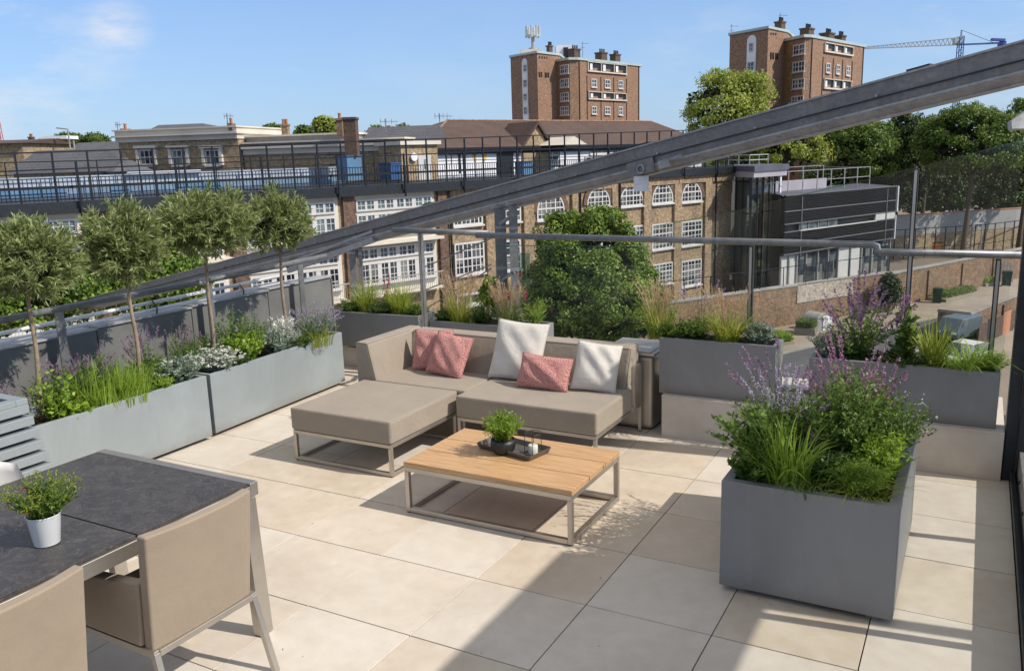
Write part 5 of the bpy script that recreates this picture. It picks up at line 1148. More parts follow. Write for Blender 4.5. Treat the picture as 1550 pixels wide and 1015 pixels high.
PB = planter('long pale grey planter behind the nearer left one, beside the footstool', -2.42, -1.925, 1.11, 2.84, 0, .52, rz=rad(3.0))
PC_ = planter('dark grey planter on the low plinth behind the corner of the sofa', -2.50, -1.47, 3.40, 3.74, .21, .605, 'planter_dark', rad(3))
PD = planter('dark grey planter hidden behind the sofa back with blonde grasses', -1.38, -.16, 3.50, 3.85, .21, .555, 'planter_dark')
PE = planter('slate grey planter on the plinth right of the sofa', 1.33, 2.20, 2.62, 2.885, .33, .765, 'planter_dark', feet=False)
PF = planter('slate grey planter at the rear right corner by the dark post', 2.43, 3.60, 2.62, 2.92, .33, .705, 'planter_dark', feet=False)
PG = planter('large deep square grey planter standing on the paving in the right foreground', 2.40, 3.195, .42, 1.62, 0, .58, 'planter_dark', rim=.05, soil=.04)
# slatted planter at the far left
r = thing('slatted_planter', 'pale grey tapered planter clad in horizontal slats at the left edge', 'planter', (-1.75, -1.0, 0))
m = MB(); X0, X1, Y0, Y1 = -2.05, -1.35, -1.6, -.68
for k in range(11):
    z = .05 + k * .073; g_ = .13 * (1 - k / 11); 
    m.prism([(X0 - g_, Y0 - g_, z), (X1 + g_, Y0 - g_, z), (X1 + g_, Y1 + g_, z), (X0 - g_, Y1 + g_, z)], (0, 0, .052))
m.build('slat', 'planter', r, bevel=.004); m = MB(); m.box(X0 + .02, X1 - .02, Y0 + .02, Y1 - .02, 0, .79); m.build('liner', 'darkmetal', r)
m = MB()
m.box(X0 - .01, X1 + .01, Y1 - .06, Y1 + .01, .833, .868); m.box(X0 - .01, X1 + .01, Y0 - .01, Y0 + .06, .833, .868); m.box(X0 - .01, X0 + .06, Y0 + .06, Y1 - .06, .833, .868); m.box(X1 - .06, X1 + .01, Y0 + .06, Y1 - .06, .833, .868); m.build('rim', 'planter', r, bevel=.003)
m = MB(); m.box(X0 + .061, X1 - .061, Y0 + .061, Y1 - .061, .8325, .843); m.build('soil', 'soil', r)
# ------------------------------------------------------------------ sofa set
def cush(m_, *a): m_.box(*a)
def soft(name, parent, boxes, mat='taupe', bev=.028, seg=4):
    m = MB()
    for b in boxes:
        if isinstance(b[0], tuple): m.prism(list(b[0]), b[1])
        else: m.box(*b)
    o = m.build(name, mat, parent, smooth=True, bevel=bev, seg=seg); return o
def puffbox(x0, x1, y0, y1, z0, z1, name, parent, puff=.012, n=14, r=.03, mat='taupe'):
    c_ = soft(name, parent, [(x0, x1, y0, y1, z0, z1)], mat, .02, 5); m = MB(); e_ = .006
    for z in (z1 - .007,): m.tube([(x0 + e_, y0 + e_, z), (x1 - e_, y0 + e_, z), (x1 - e_, y1 - e_, z), (x0 + e_, y1 - e_, z), (x0 + e_, y0 + e_, z)], .0028, 6, caps=False)
    m.build('seam', mat, None, smooth=True).parent = c_; return c_
    return soft(name, parent, [(x0, x1, y0, y1, z0, z1)], mat, .02, 5)
def frame(parent, x0, x1, y0, y1, z0, z1, t=.026, bottom=(1, 1, 1, 1), mat='steel', legs=True, name='frame'):
    m = MB(); m.box(x0, x1, y0, y0 + t, z1 - t, z1); m.box(x0, x1, y1 - t, y1, z1 - t, z1); m.box(x0, x0 + t, y0 + t, y1 - t, z1 - t, z1); m.box(x1 - t, x1, y0 + t, y1 - t, z1 - t, z1); m.build(name, mat, parent, bevel=.003)
    m = MB()
    if bottom[0]: m.box(x0 + t, x1 - t, y0, y0 + t, z0, z0 + t)
    if bottom[1]: m.box(x0 + t, x1 - t, y1 - t, y1, z0, z0 + t)
    if bottom[2]: m.box(x0, x0 + t, y0 + t, y1 - t, z0, z0 + t)
    if bottom[3]: m.box(x1 - t, x1, y0 + t, y1 - t, z0, z0 + t)
    if any(bottom): m.build('bottom_rail', mat, parent, bevel=.003)
    for (a, b) in ((x0, y0), (x1 - t, y0), (x1 - t, y1 - t), (x0, y1 - t)):
        m = MB(); m.box(a, a + t, b, b + t, z0, z1 - t - .0005); m.build('leg', mat, parent, bevel=.003)
    for (a, b) in ((x0, y0), (x1 - t, y0), (x1 - t, y1 - t), (x0, y1 - t)):
        m = MB(); m.box(a + .004, a + t - .004, b + .004, b + t - .004, 0, z0 - .0003); m.build('foot_pad', 'rubber', parent)
ot = thing('footstool', 'large square taupe footstool on a steel cube frame', 'footstool', (-.46, 1.41, 0))
frame(ot, -.905, -.02, .98, 1.835, .006, .235); puffbox(-.915, -.012, .972, 1.843, .237, .405, 'cushion', ot, .007)
sc_ = thing('corner_sofa_unit', 'taupe corner sofa unit with left arm and back, under the pink cushions', 'sofa', (-.45, 2.2, 0))
frame(sc_, -.97, .03, 1.86, 2.63, .006, .235, bottom=(0, 0, 0, 0)); puffbox(-.83, .042, 1.853, 2.42, .237, .405, 'seat_cushion', sc_, .008)
soft('arm', sc_, [(((-1.0, 1.855, .237), (-.80, 1.855, .237), (-.80, 1.855, .40), (-.865, 1.855, .705), (-1.0, 1.855, .705)), (0, .78, 0))])
soft('backrest', sc_, [(((-.86, 2.64, .237), (-.86, 2.35, .237), (-.86, 2.35, .40), (-.86, 2.475, .70), (-.86, 2.64, .70)), (.905, 0, 0))])
ss = thing('sofa_unit', 'long taupe armless sofa unit with back, right of the corner unit', 'sofa', (.62, 2.2, 0))
frame(ss, .055, 1.19, 1.715, 2.63, .006, .235, bottom=(0, 0, 0, 0)); puffbox(.05, 1.197, 1.705, 2.40, .237, .405, 'seat_cushion', ss, .008)
soft('backrest', ss, [(((.052, 2.64, .237), (.052, 2.34, .237), (.052, 2.34, .40), (.052, 2.465, .705), (.052, 2.64, .705)), (1.115, 0, 0))])
def seam(par, *lines):
    for L_ in lines: m = MB(); m.tube(L_, .0028, 6); m.build('seam', 'taupe', par, smooth=True)
seam(ss, [(.06, 2.462, .697), (1.16, 2.462, .697)], [(1.162, 2.352, .41), (1.162, 2.468, .69), (1.162, 2.625, .699)])
seam(sc_, [(-.85, 2.472, .692), (.04, 2.472, .692)], [(-.992, 1.861, .70), (-.872, 1.861, .70), (-.808, 1.861, .405), (-.806, 1.861, .25)], [(-.869, 1.87, .699), (-.869, 2.46, .699)])
m = MB(); m.box(1.169, 1.190, 2.46, 2.62, .235, .56); m.build('back_bracket', 'steel', ss, bevel=.003)
# ------------------------------------------------------------------ scatter cushions
def pillow(label, c, w_, h_, th_, mat, tilt, yaw=0, roll=0, seed=1, pucker=.012, group=None):
    n = 34; rr = random.Random(seed); V = []; F = []; ph = [rr.uniform(0, 6.28) for _ in range(8)]
    for side in (1, -1):
        for i in range(n + 1):
            for j in range(n + 1):
                u, v = i / n * 2 - 1, j / n * 2 - 1
                prof = ((1 - u ** 4) * (1 - v ** 4)) ** .5 * .35 + ((1 - u ** 2) * (1 - v ** 2)) ** .6 * .65
                ex = 1 - .055 * (1 - v * v) * abs(u) ** 3; ey = 1 - .06 * (1 - u * u) * abs(v) ** 3
                wr = .006 * math.sin(5 * u + ph[0]) * math.sin(4 * v + ph[1]) + .004 * math.sin(11 * u * v + ph[2]) + .005 * math.sin(7 * (u + v) + ph[3])
                edge = max(abs(u), abs(v)); wr *= (1 - edge ** 6)
                z = side * (th_ / 2 * prof + wr * prof * 1.2) - .015 * (v < -.2) * 0
                V.append((u * ex * w_ / 2, z, v * ey * h_ / 2))
    N1 = (n + 1) ** 2
    for s_ in (0, 1):
        for i in range(n):
            for j in range(n):
                q = s_ * N1 + i * (n + 1) + j; f = (q, q + n + 1, q + n + 2, q + 1); F.append(f[::-1] if s_ == 0 else f)
    me = bpy.data.meshes.new('cushion'); me.from_pydata(V, [], F); me.update()
    import bmesh
    bm = bmesh.new(); bm.from_mesh(me); bmesh.ops.remove_doubles(bm, verts=bm.verts, dist=.0002); bmesh.ops.recalc_face_normals(bm, faces=bm.faces); bm.to_mesh(me); bm.free()
    me.polygons.foreach_set('use_smooth', [True] * len(me.polygons)); me.materials.append(MT[mat])
    root = thing('cushion', label, 'cushion', c, group); o = bpy.data.objects.new('cover', me); COL.objects.link(o); o.parent = root
    # piped seam
    m = MB(); pts = []
    for (a0, b0, a1, b1) in ((-1, -1, 1, -1), (1, -1, 1, 1), (1, 1, -1, 1), (-1, 1, -1, -1)):
        for k in range(16):
            u, v = a0 + (a1 - a0) * k / 16, b0 + (b1 - b0) * k / 16; ex = 1 - .055 * (1 - v * v) * abs(u) ** 3; ey = 1 - .06 * (1 - u * u) * abs(v) ** 3; pts.append((u * ex * w_ / 2, 0, v * ey * h_ / 2))
    pts.append(pts[0]); m.tube(pts, .0035, 6, caps=False); m.build('piping', mat, None, smooth=True).parent = root
    root.rotation_euler = (tilt, roll, yaw); return root
def pz(px, py, z): return onz(px, py, z)
S_ = .405
def pil(label, px, pym, yb, w_, h_, th_, mat, tilt, yaw, roll, seed, **k):
    """px, pym: centre of the cushion in the view; yb: depth of its lower edge on the seat"""
    yc = yb + math.sin(-tilt) * h_ / 2; r_ = ray(px, pym); q = CAM + r_ * ((yc - CAM[1]) / r_[1])
    return pillow(label, (q[0], yc, S_ + math.cos(tilt) * h_ / 2 + .004), w_, h_, th_, mat, tilt, yaw, roll, seed, **k)
pil('pink knitted cushion furthest left, half behind another pink one', 655, 528, 2.27, .36, .35, .13, 'pink', rad(-22), rad(8), rad(-2), 1)
pil('pink knitted square cushion in front of the left pink cushion', 680, 530, 2.16, .37, .355, .14, 'pink', rad(-27), rad(-6), rad(5), 2)
pil('largest pale grey square cushion behind the pink lumbar cushion', 785, 528, 2.255, .45, .48, .15, 'pale', rad(-22), rad(2), rad(3), 3)
pil('low wide pink lumbar cushion between the two grey cushions', 824, 554, 2.10, .43, .265, .13, 'pink', rad(-28), rad(2), rad(2.5), 4)
pil('smaller pale grey cushion at the right end of the sofa', 903, 550, 2.20, .34, .37, .13, 'pale', rad(-22), rad(12), rad(6), 5)
# ------------------------------------------------------------------ coffee table
ct = thing('coffee_table', 'low teak slatted coffee table on a steel cube frame', 'coffee table', (.97, .9, 0))
frame(ct, .405, 1.54, .545, 1.262, .006, .30, t=.03)
m = MB(); ys = [.545, .79, 1.03, 1.262]
for k in range(3): m.box(.403, 1.542, ys[k] + .0028 * (k > 0), ys[k + 1] - .0028 * (k < 2), .3005, .332)
m.build('tabletop', 'teak', ct, bevel=.0025); m = MB(); m.box(.44, 1.5, .76, .82, .285, .2995); m.box(.44, 1.5, 1.0, 1.06, .285, .2995); m.build('light_stop_batten', 'darkmetal', ct)  # battens added under the seams to keep light slits out of the table shadow
# tray, plant and candle
tr = thing('tray', 'oblong dark metal tray on the teak table', 'tray', (.93, 1.0, .332)); tr.rotation_euler.z = rad(-12)
def rrect(a, b, r_, z, n=5):
    P_ = []
    for (cx, cy, s0) in ((a - r_, b - r_, 0), (-a + r_, b - r_, 90), (-a + r_, -b + r_, 180), (a - r_, -b + r_, 270)):
        for k in range(n + 1): t_ = rad(s0 + 90 * k / n); P_.append((cx + r_ * math.cos(t_), cy + r_ * math.sin(t_), z))
    return P_
m = MB(); rings = [rrect(.208, .098, .012, .0), rrect(.222, .112, .016, .036), rrect(.217, .107, .014, .036), rrect(.203, .093, .010, .006)]; n_ = len(rings[0]); V = sum(rings, [])
F = [tuple(range(n_))[::-1]] + [(i * n_ + k, i * n_ + (k + 1) % n_, (i + 1) * n_ + (k + 1) % n_, (i + 1) * n_ + k) for i in range(3) for k in range(n_)] + [tuple(3 * n_ + k for k in range(n_))]
m.add(V, F); m.build('body', 'traymetal', None).parent = tr
def frames_at(px, py, z): return onz(px, py, z)
pp = onz(762, 684, .338); pot = thing('potted_plant', 'bushy green herb in a round black pot on the tray', 'potted plant', pp)
m = MB(); m.lathe((0, 0, 0), [(0, 0), (.052, 0), (.072, .02), (.080, .055), (.076, .088), (.071, .088), (.07, .075), (0, .075)], 32); m.build('pot', 'blackpot', None, smooth=True).parent = pot
m = MB(); m.lathe((0, 0, 0), [(.07, .078), (.03, .082), (0, .082)], 20); m.build('soil', 'soil', None).parent = pot
def sprigs(root, c0, n, h, spread, per, leaf, mat, up=.35, base=.03):
    B, T = stems_to(n, h, spread, base=base, hvar=.35); T[:, 2] = np.maximum(T[:, 2], .02); sv = stem_mesh(B, T, .002); ti = np.repeat(np.arange(n), per); tt = RNG.uniform(.15, 1.0, n * per); Q = curve_pt(B[ti], T[ti], tt); ax = norm(T - B)[ti]
    D = norm(RNG.normal(size=(len(ti), 3)) + ax * .9 + np.array([0, 0, up])); lv = leaves(Q, D, leaf[0] * RNG.uniform(.6, 1.2, len(ti)), leaf[1])
    o = rawmesh('foliage', lv[0] + c0, lv[1], mat, root); o2 = rawmesh('stem', sv[0] + c0, sv[1], 'stem', root)
sprigs(pot, np.array([0, 0, .075]), 130, .175, .145, 32, (.022, .007), 'leaf_b')
cp_ = onz(807, 686, .338)
ln = thing('candle_lantern', 'clear glass hurricane lantern with thin wire frame on the tray', 'lantern', cp_)
m = MB(); m.tube([(.052 * math.cos(a), .052 * math.sin(a), .135) for a in np.linspace(0, 2 * math.pi, 33)], .0022, 6, caps=False); m.tube([(.052 * math.cos(a), .052 * math.sin(a), .004) for a in np.linspace(0, 2 * math.pi, 33)], .0022, 6, caps=False)
for a in (.4, 1.97, 3.54, 5.11): m.tube([(.052 * math.cos(a), .052 * math.sin(a), .004), (.052 * math.cos(a), .052 * math.sin(a), .135)], .0020, 6)
m.build('wire_frame', 'darkmetal', None).parent = ln
m = MB(); m.lathe((0, 0, 0), [(.048, .004), (.048, .14)], 32); m.build('glass', 'glass_clear', None, smooth=True).parent = ln
cn = thing('candle', 'short thick ivory pillar candle inside the lantern', 'candle', cp_); m = MB(); m.lathe((0, 0, 0), [(0, 0.002), (.029, .002), (.030, .005), (.030, .055), (.027, .059), (.012, .056), (0, .055)], 28); m.build('wax', 'wax', None, smooth=True).parent = cn
m = MB(); m.tube([(0, 0, .054), (.001, 0, .068)], .0012, 5); m.build('wick', 'rubber', None).parent = cn
# ------------------------------------------------------------------ steel cabinet behind the sofa
cb_ = thing('steel_cabinet', 'polished stainless steel cabinet at the right end of the sofa back', 'cabinet', (1.12, 2.86, 0)); m = MB(); m.box(.85, 1.27, 2.655, 3.12, .01, .60); m.build('body', 'chrome', cb_, bevel=.035, seg=4)
m = MB(); m.box(.84, 1.285, 2.64, 3.14, .602, .622); m.build('lid', 'chrome', cb_, bevel=.008, seg=3); m = MB(); m.box(.84, 1.24, 2.67, 3.12, .6225, .628); m.build('top_inset', 'chrome', cb_)
# ------------------------------------------------------------------ dining table
dt = thing('dining_table', 'dining table with dark veined stone top and brushed steel frame', 'dining table', (.1, -2.2, 0))
tx0, tx1, ty0, ty1, tz = -.43, .628, -3.6, -.853, .75
m = MB()
for (a, b) in ((-.905, -1.478), (-1.486, -2.55), (-2.558, -3.55)): m.box(tx0 + .012, tx1 - .014, b, a, tz - .012, tz + .002)
m.build('stone_top', 'stone', dt, bevel=.002)
m = MB(); m.box(tx0, tx1, ty1 - .045, ty1, tz - .065, tz); m.box(tx1 - .03, tx1 + 0, ty0, ty1 - .0455, tz - .075, tz - .0135); m.box(tx0, tx0 + .03, ty0, ty1 - .0455, tz - .075, tz - .0135); m.box(tx0 + .03, tx1 - .03, -1.50, -1.46, tz - .07, tz - .0135); m.box(tx0, tx1, ty0 - .05, ty0, tz - .065, tz); m.build('apron', 'steel', dt, bevel=.003)
for (x, s_) in ((tx1 - .0, -1), (tx0, 1)):
    for y, k in ((ty1 - .02, 1), (ty0 + .02, -1)):
        m = MB(); xa = x; m.prism([(xa, y, tz - .066), (xa + s_ * .055, y, tz - .066), (xa + s_ * .05 - s_ * .0, y + k * .03, 0.004), (xa - s_ * .0, y + k * .03, 0.004)], (0, -k * .075, 0)); m.build('leg', 'steel', dt, bevel=.003)
m = MB(); m.box(.1, .2, -1.9, -1.5, .60, .64); m.build('extension_runner', 'steel', dt)
# flower pot on the table
fp = onz(72, 822, .752); po = thing('potted_plant', 'yellow green flowering plant in a white ceramic pot on the dining table', 'potted plant', fp)
m = MB(); pr_ = [(0, 0), (.040, 0), (.045, .004)]
for k in range(9): z = .006 + k * .0128; pr_ += [(.045 + .016 * z / .12 + .0005, z), (.045 + .016 * z / .12, z + .010)]
pr_ += [(.0625, .122), (.0585, .122), (.056, .105), (0, .105)]
m.lathe((0, 0, 0), pr_, 40); m.build('pot', 'ivorypot', None, smooth=True).parent = po
m = MB(); m.lathe((0, 0, 0), [(.056, .106), (0, .108)], 20); m.build('soil', 'soil', None).parent = po
sprigs(po, np.array([0, 0, .105]), 60, .145, .13, 26, (.022, .007), 'leaf_m'); sprigs(po, np.array([0, 0, .105]), 46, .165, .16, 22, (.020, .005), 'grass_y'); 
B, T = stems_to(60, .17, .15, base=.02); lv = leaves(np.repeat(T, 10, 0) + RNG.normal(0, .006, (600, 3)), rdir(600), .008, .005); rawmesh('flower', lv[0] + (0, 0, .1), lv[1], 'grass_y', po)
B, T = stems_to(8, .10, .12, base=.02, bias=(-.07, -.02)); lv = leaves(np.repeat(T, 8, 0) + RNG.normal(0, .005, (64, 3)), rdir(64), .008, .005); rawmesh('red_flower', lv[0] + (0, 0, .1), lv[1], 'petal_r', po)
m = MB(); m.tube([(-.03 + .055 * t_, -.055 + .01 * math.sin(3 * t_ * 3), .132 + .02 * math.sin(t_ * math.pi)) for t_ in np.linspace(0, .9, 16)], .003, 6); m.build('twig', 'petal_o', None, smooth=True).parent = po
# ------------------------------------------------------------------ dining chairs
def chair(label, yc, xb=.80, yaw=0):
    r = thing('dining_chair', label, 'chair', (xb, yc, 0), 'beige armchairs along the dining table'); hw = .258
    # back shell: gently curved top, leaning
    n = 16; m = MB(); V = []; F = []
    def bp(v, t_, side):   # v -1..1 across, t 0..1 up
        z = .36 + t_ * (.47 + .004 * (1 - v * v)); x = -.02 + .05 * t_ + .038 * (1 - v * v) * (.3 + .7 * t_); return (x + (0 if side else -.05), v * (hw - .012 * (1 - t_)), z - .012 * (1 - t_))
    for side in (1, 0):
        for i in range(n + 1):
            for j in range(9): V.append(bp(i / n * 2 - 1, j / 8, side))
    N1 = (n + 1) * 9
    for i in range(n):
        for j in range(8): q = i * 9 + j; F.append((q, q + 9, q + 10, q + 1)); F.append((N1 + q, N1 + q + 1, N1 + q + 10, N1 + q + 9))
    for i in range(n): F.append((i * 9 + 8, (i + 1) * 9 + 8, N1 + (i + 1) * 9 + 8, N1 + i * 9 + 8)); F.append((i * 9, N1 + i * 9, N1 + (i + 1) * 9, (i + 1) * 9))
    for j in range(8): F.append((j, j + 1, N1 + j + 1, N1 + j)); q = n * 9 + j; F.append((q, N1 + q, N1 + q + 1, q + 1))
    m.add(V, F); m.build('backrest', 'sling', None, smooth=True, bevel=.010, seg=3).parent = r
    for s_ in (-1, 1):
        m = MB(); y = s_ * (hw - .05 if s_ > 0 else hw); y0 = hw - .052 if s_ > 0 else -hw
        m.prism([(-.072, y0, .36), (-.50, y0, .36), (-.50, y0, .585), (-.048, y0, .625)], (0, .052, 0)); m.build('arm', 'sling', None, smooth=True, bevel=.010, seg=3).parent = r
    m = MB(); m.box(-.50, -.075, -hw + .054, hw - .054, .37, .45); m.build('seat', 'sling', None, smooth=True, bevel=.02, seg=3).parent = r
    m = MB(); m.box(-.50, -.0, -hw, -hw + .025, .332, .3585); m.box(-.50, -.0, hw - .025, hw, .332, .3585); m.box(-.02, .006, -hw + .0255, hw - .0255, .332, .3585); m.box(-.50, -.475, -hw + .0255, hw - .0255, .332, .3585); m.build('frame', 'steel', None, bevel=.002).parent = r
    for s_ in (-1, 1):
        for (xa, xb_) in ((-.01, .075), (-.485, -.50)):
            m = MB(); m.bar((xa, s_ * (hw - .013), .345), (xb_, s_ * (hw + .0), .0), .026, .026, up=(0, 1, 0)); m.build('leg', 'steel', None, bevel=.002).parent = r
    r.rotation_euler.z = yaw; return r
chair('beige upholstered armchair at the far end of the table with its back to the camera', -1.345, .80, rad(-1))
chair('beige upholstered armchair nearest the camera, cut by the lower left corner', -2.10, .80, rad(2))
# white chair across the table at the left edge
wc = thing('white_chair', 'white moulded chair back just visible at the left edge behind the table', 'chair', (-.36, -1.42, 0)); m = MB(); V = []; F = []; n = 12
for s_ in (0, 1):
    for i in range(n + 1):
        a = (i / n - .5) * 1.9
        for j in range(9): t_ = j / 8; V.append((-(.20 + .0 * s_) * math.cos(a) * (1 + .12 * t_) + .0 + s_ * .018, .23 * math.sin(a) * (1.0 - .25 * t_ ** 3), .42 + .42 * t_ * (1 - .12 * abs(math.sin(a)) ** 2)))
N1 = (n + 1) * 9
for i in range(n):
    for j in range(8): q = i * 9 + j; F.append((q, q + 1, q + 10, q + 9)); F.append((N1 + q, N1 + q + 9, N1 + q + 10, N1 + q + 1))
for i in range(n): F.append((i * 9 + 8, N1 + i * 9 + 8, N1 + (i + 1) * 9 + 8, (i + 1) * 9 + 8))
for q0 in (0, n * 9):
    for j in range(8): F.append((q0 + j, N1 + q0 + j, N1 + q0 + j + 1, q0 + j + 1))
m.add(V, F); m.build('backrest', 'white', None, smooth=True).parent = wc
m = MB(); m.lathe((.02, 0, .40), [(0, 0), (.22, 0), (.24, .02), (.22, .04), (0, .03)], 24); m.build('seat', 'white', None, smooth=True).parent = wc
for sx_ in (-1, 1):
    for sy_ in (-1, 1): m = MB(); m.tube([(.02 + sx_ * .12, sy_ * .12, .41), (.02 + sx_ * .22, sy_ * .21, 0)], .012, 8); m.build('leg', 'white', None, smooth=True).parent = wc
# ------------------------------------------------------------------ left parapet, handrail, pipes
lp_ = thing('parapet', 'grey panelled parapet outside the left planters', 'parapet', (-2.78, 1.2, 0)); PX = -2.75
for k in range(7): y0 = -3.0 + k * .95; m = MB(); m.box(PX - .14, PX, y0 + .004, y0 + .946, 0, .845 + .012 * k); m.build('panel', 'parapet', lp_, bevel=.003)
m = MB()
for k in range(7): y0 = -3.0 + k * .95; m.box(PX - .17, PX + .02, y0 + .002, y0 + .948, .848 + .012 * k, .862 + .012 * k)
m.build('coping', 'galv', lp_, bevel=.002)
m = MB(); m.box(PX - .14, PX + .002, 3.654, 3.67, 0, .90); m.build('end_cap', 'parapet', lp_)
hr_ = thing('handrail', 'dark tubular handrail on flat posts along the left parapet', 'handrail', (-2.62, 1.2, 0)); HX = -2.62
m = MB(); m.tube([(HX, -3.2, 1.10), (HX, 1.76, 1.135)], .026, 12); m.tube([(HX, 1.82, 1.14), (HX, 3.45, 1.175)], .026, 12); m.build('rail', 'rail', hr_, smooth=True)
m = MB(); m.tube([(HX, 1.74, 1.136), (HX, 1.83, 1.139)], .032, 12); m.build('joint', 'galv', hr_, smooth=True)
for y in (-1.5, .42, 1.86, 3.05): m = MB(); m.box(HX - .006, HX + .006, y - .035, y + .035, .0, 1.10 + .02 * y * .5); m.build('post', 'rail', hr_, bevel=.002)
pi = thing('service_pipe', 'pair of pale service pipes with clips above the left parapet', 'pipe', (-2.8, .5, .9))
for dz, dx_ in ((.985, -.07), (.925, -.05)): m = MB(); m.tube([(PX + dx_, -3.2, dz - .03), (PX + dx_, 2.95, dz + .035)], .016, 10); m.build('pipe', 'pipe', pi, smooth=True)
for y in (-.9, .3, 1.4, 2.4): m = MB(); m.tube([(PX - .03, y, .87), (PX - .01, y, .96), (PX - .06, y, 1.02), (PX - .11, y, .95)], .007, 6); m.build('clip', 'darkmetal', pi)
# ------------------------------------------------------------------ centre and right balustrade
bs = thing('glass_balustrade', 'glass balustrade with stepped grey tubular handrail behind the planters', 'balustrade', (1.6, 3.0, 0)); YB = 3.02
P1, P2, P3, P4 = ray, None, None, None
def onY(px, py, y): rr_ = ray(px, py); return CAM + rr_ * ((y - CAM[1]) / rr_[1])
a, b = onY(595, 348, 3.35), onY(741, 353, 3.35); c, d = onY(722, 356, YB), onY(1320, 370, YB); e, f = onY(1320, 381, YB), onY(1546, 386, YB)
m = MB(); m.tube([a, b], .026, 12); m.build('handrail', 'rail', bs, smooth=True)
m = MB(); m.tube([b + (0, -.0, 0), (b + c) / 2 + (.05, 0, 0), c], .024, 12); m.build('rail_joint', 'rail', bs, smooth=True)
m = MB(); m.tube([c - (.0, 0, 0), d, d + (.035, 0, -.012), e + (.035, 0, .012), e + (.06, 0, 0), f + (.1, 0, 0)], .026, 12); m.build('handrail', 'rail', bs, smooth=True)
for px, pt_, y, top in ((634, 352, 3.35, None), (1137, 372, YB + .04, None), (1387, 255, YB + .04, 2.0), (1512, 392, YB + .04, None)):
    q = onY(px, pt_, y); t_ = q[2]; m = MB(); m.box(q[0] - .017, q[0] + .017, y - .035 + .035, y + .05, .0, t_); m.build('post', 'darkmetal' if px > 700 else 'rail', bs, bevel=.003)
    m = MB(); m.box(q[0] - .009, q[0] + .009, y - .012, y - .002, .35, t_ - .01); m.build('glazing_bead', 'steel', bs)
def panel(x0, z0, x1, z1, y, zb=.3, name='glass_panel', mat='glass'):
    m = MB(); m.prism([(x0, y, zb), (x1, y, zb), (x1, y, z1), (x0, y, z0)], (0, .012, 0)); o = m.build(name, mat, bs)
    m = MB(); m.bar((x0, y + .006, z0 + .004), (x1, y + .006, z1 + .004), .013, .008); m.build('glass_edge', 'glass_gr', bs)
panel(-.22, 1.38, 1.10, 1.40, YB + .03, mat='glass_clear'); panel(1.12, 1.56, 1.94, 1.72, YB + .06); panel(1.98, 1.74, 3.0, 1.985, YB + .06); panel(3.03, 1.99, 3.62, 2.15, YB + .06)
m = MB(); m.box(-.5, 3.6, YB + .0, YB + .10, .30, .36); m.build('base_channel', 'galv', bs)
q = onY(795, 405, YB + .2); m = MB(); m.box(q[0] - .062, q[0] + .045, YB + .2, YB + .206, q[2] - .14, q[2] + .13); tag(m.build('glass_tag', 'glass_gr'), 'small green glass plate standing left of the bushy tree', 'glass plate')
# right side glazed screen
rs = thing('glazed_screen', 'dark framed glazed screen closing the right side of the terrace', 'screen', (3.72, .5, 0))
m = MB(); m.box(3.655, 3.725, 2.60, 2.74, .0, 3.1); m.build('corner_post', 'darkmetal', rs, bevel=.004); m = MB(); m.box(3.728, 3.80, 2.56, 2.66, 0, 3.1); m.build('corner_post', 'darkmetal', rs, bevel=.004)
m = MB(); m.box(3.705, 3.86, -3.0, 2.555, -.01, .055); m.box(3.70, 3.722, -3.0, 2.555, .056, .085); m.build('sill', 'darkmetal', rs, bevel=.003)
m = MB(); m.box(3.74, 3.80, -3.0, 2.555, .0565, .22); m.build('bottom_rail', 'galv_d', rs, bevel=.003)
m = MB(); m.box(3.76, 3.772, -3.0, 2.55, .22, 1.15); m.build('glass_panel', 'glass', rs)
for y in (1.55, .4, -.8): m = MB(); m.box(3.735, 3.80, y, y + .05, .222, 1.15); m.build('mullion', 'darkmetal', rs, bevel=.003)
m = MB(); m.box(3.73, 3.80, -3.0, 2.555, 1.152, 1.20); m.build('top_rail', 'darkmetal', rs)
for y in (2.2, 1.7, 1.2, .7, .2): m = MB(); m.tube([(3.731, y, .14), (3.7395, y, .14)], .012, 8); m.build('bolt', 'rubber', rs)
# unseen canopy added on the right to cast the broad shadow on the paving
cn_ = thing('added_shade_canopy', 'flat canopy added out of view right of the terrace to shade its paving', 'canopy', (4.4, -1.5, 2.72)); m = MB(); m.box(4.42, 5.40, -5.5, .88, 2.72, 2.84); m.build('slab', 'concrete', cn_); m = MB(); m.box(4.40, 5.42, -5.5, .90, 2.70, 2.719); m.build('soffit', 'whitewall', cn_)
m = MB(); m.box(5.2, 5.28, -3.0, -2.92, -.4, 2.70); m.box(5.2, 5.28, .7, .78, -.4, 2.70); m.build('post', 'darkmetal', cn_)
m = MB(); m.box(3.86, 5.2, -5.6, 2.5, -.45, -.02); tag(m.build('side_roof', 'concrete'), 'flat concrete roof strip outside the glazed screen', 'roof')
# ------------------------------------------------------------------ big sloping steel beam
bA, bB = at(-40, 499, 38), at(1640, 37, 7.3)
bd = unit(bB - bA); side = unit(np.cross(bd, (0, 0, 1.0)))
if side @ (CAM - bB) < 0: side = -side
upv = unit(np.cross(side, bd)); upv = upv if upv[2] > 0 else -upv
bm_ = thing('sloping_beam', 'huge galvanised steel beam sloping up to the right across the whole view', 'steel beam', (*((bA + bB) / 2)[:2], (bA + bB)[2] / 2))
T_ = .36
def prof(name, pts, mat, a=0.0, b=1.0):
    p0, p1 = bA + (bB - bA) * a, bA + (bB - bA) * b; m = MB(); m.prism([p0 + side * s_ * T_ - upv * t_ * T_ for s_, t_ in pts], p1 - p0); return m.build(name, mat, bm_)
prof('top_flange', [(.10, -.02), (.10, .035), (-.5, .035), (-.5, -.02)], 'galv')
prof('upper_web', [(.04, .036), (.02, .44), (-.12, .44), (-.12, .036)], 'galv_d')
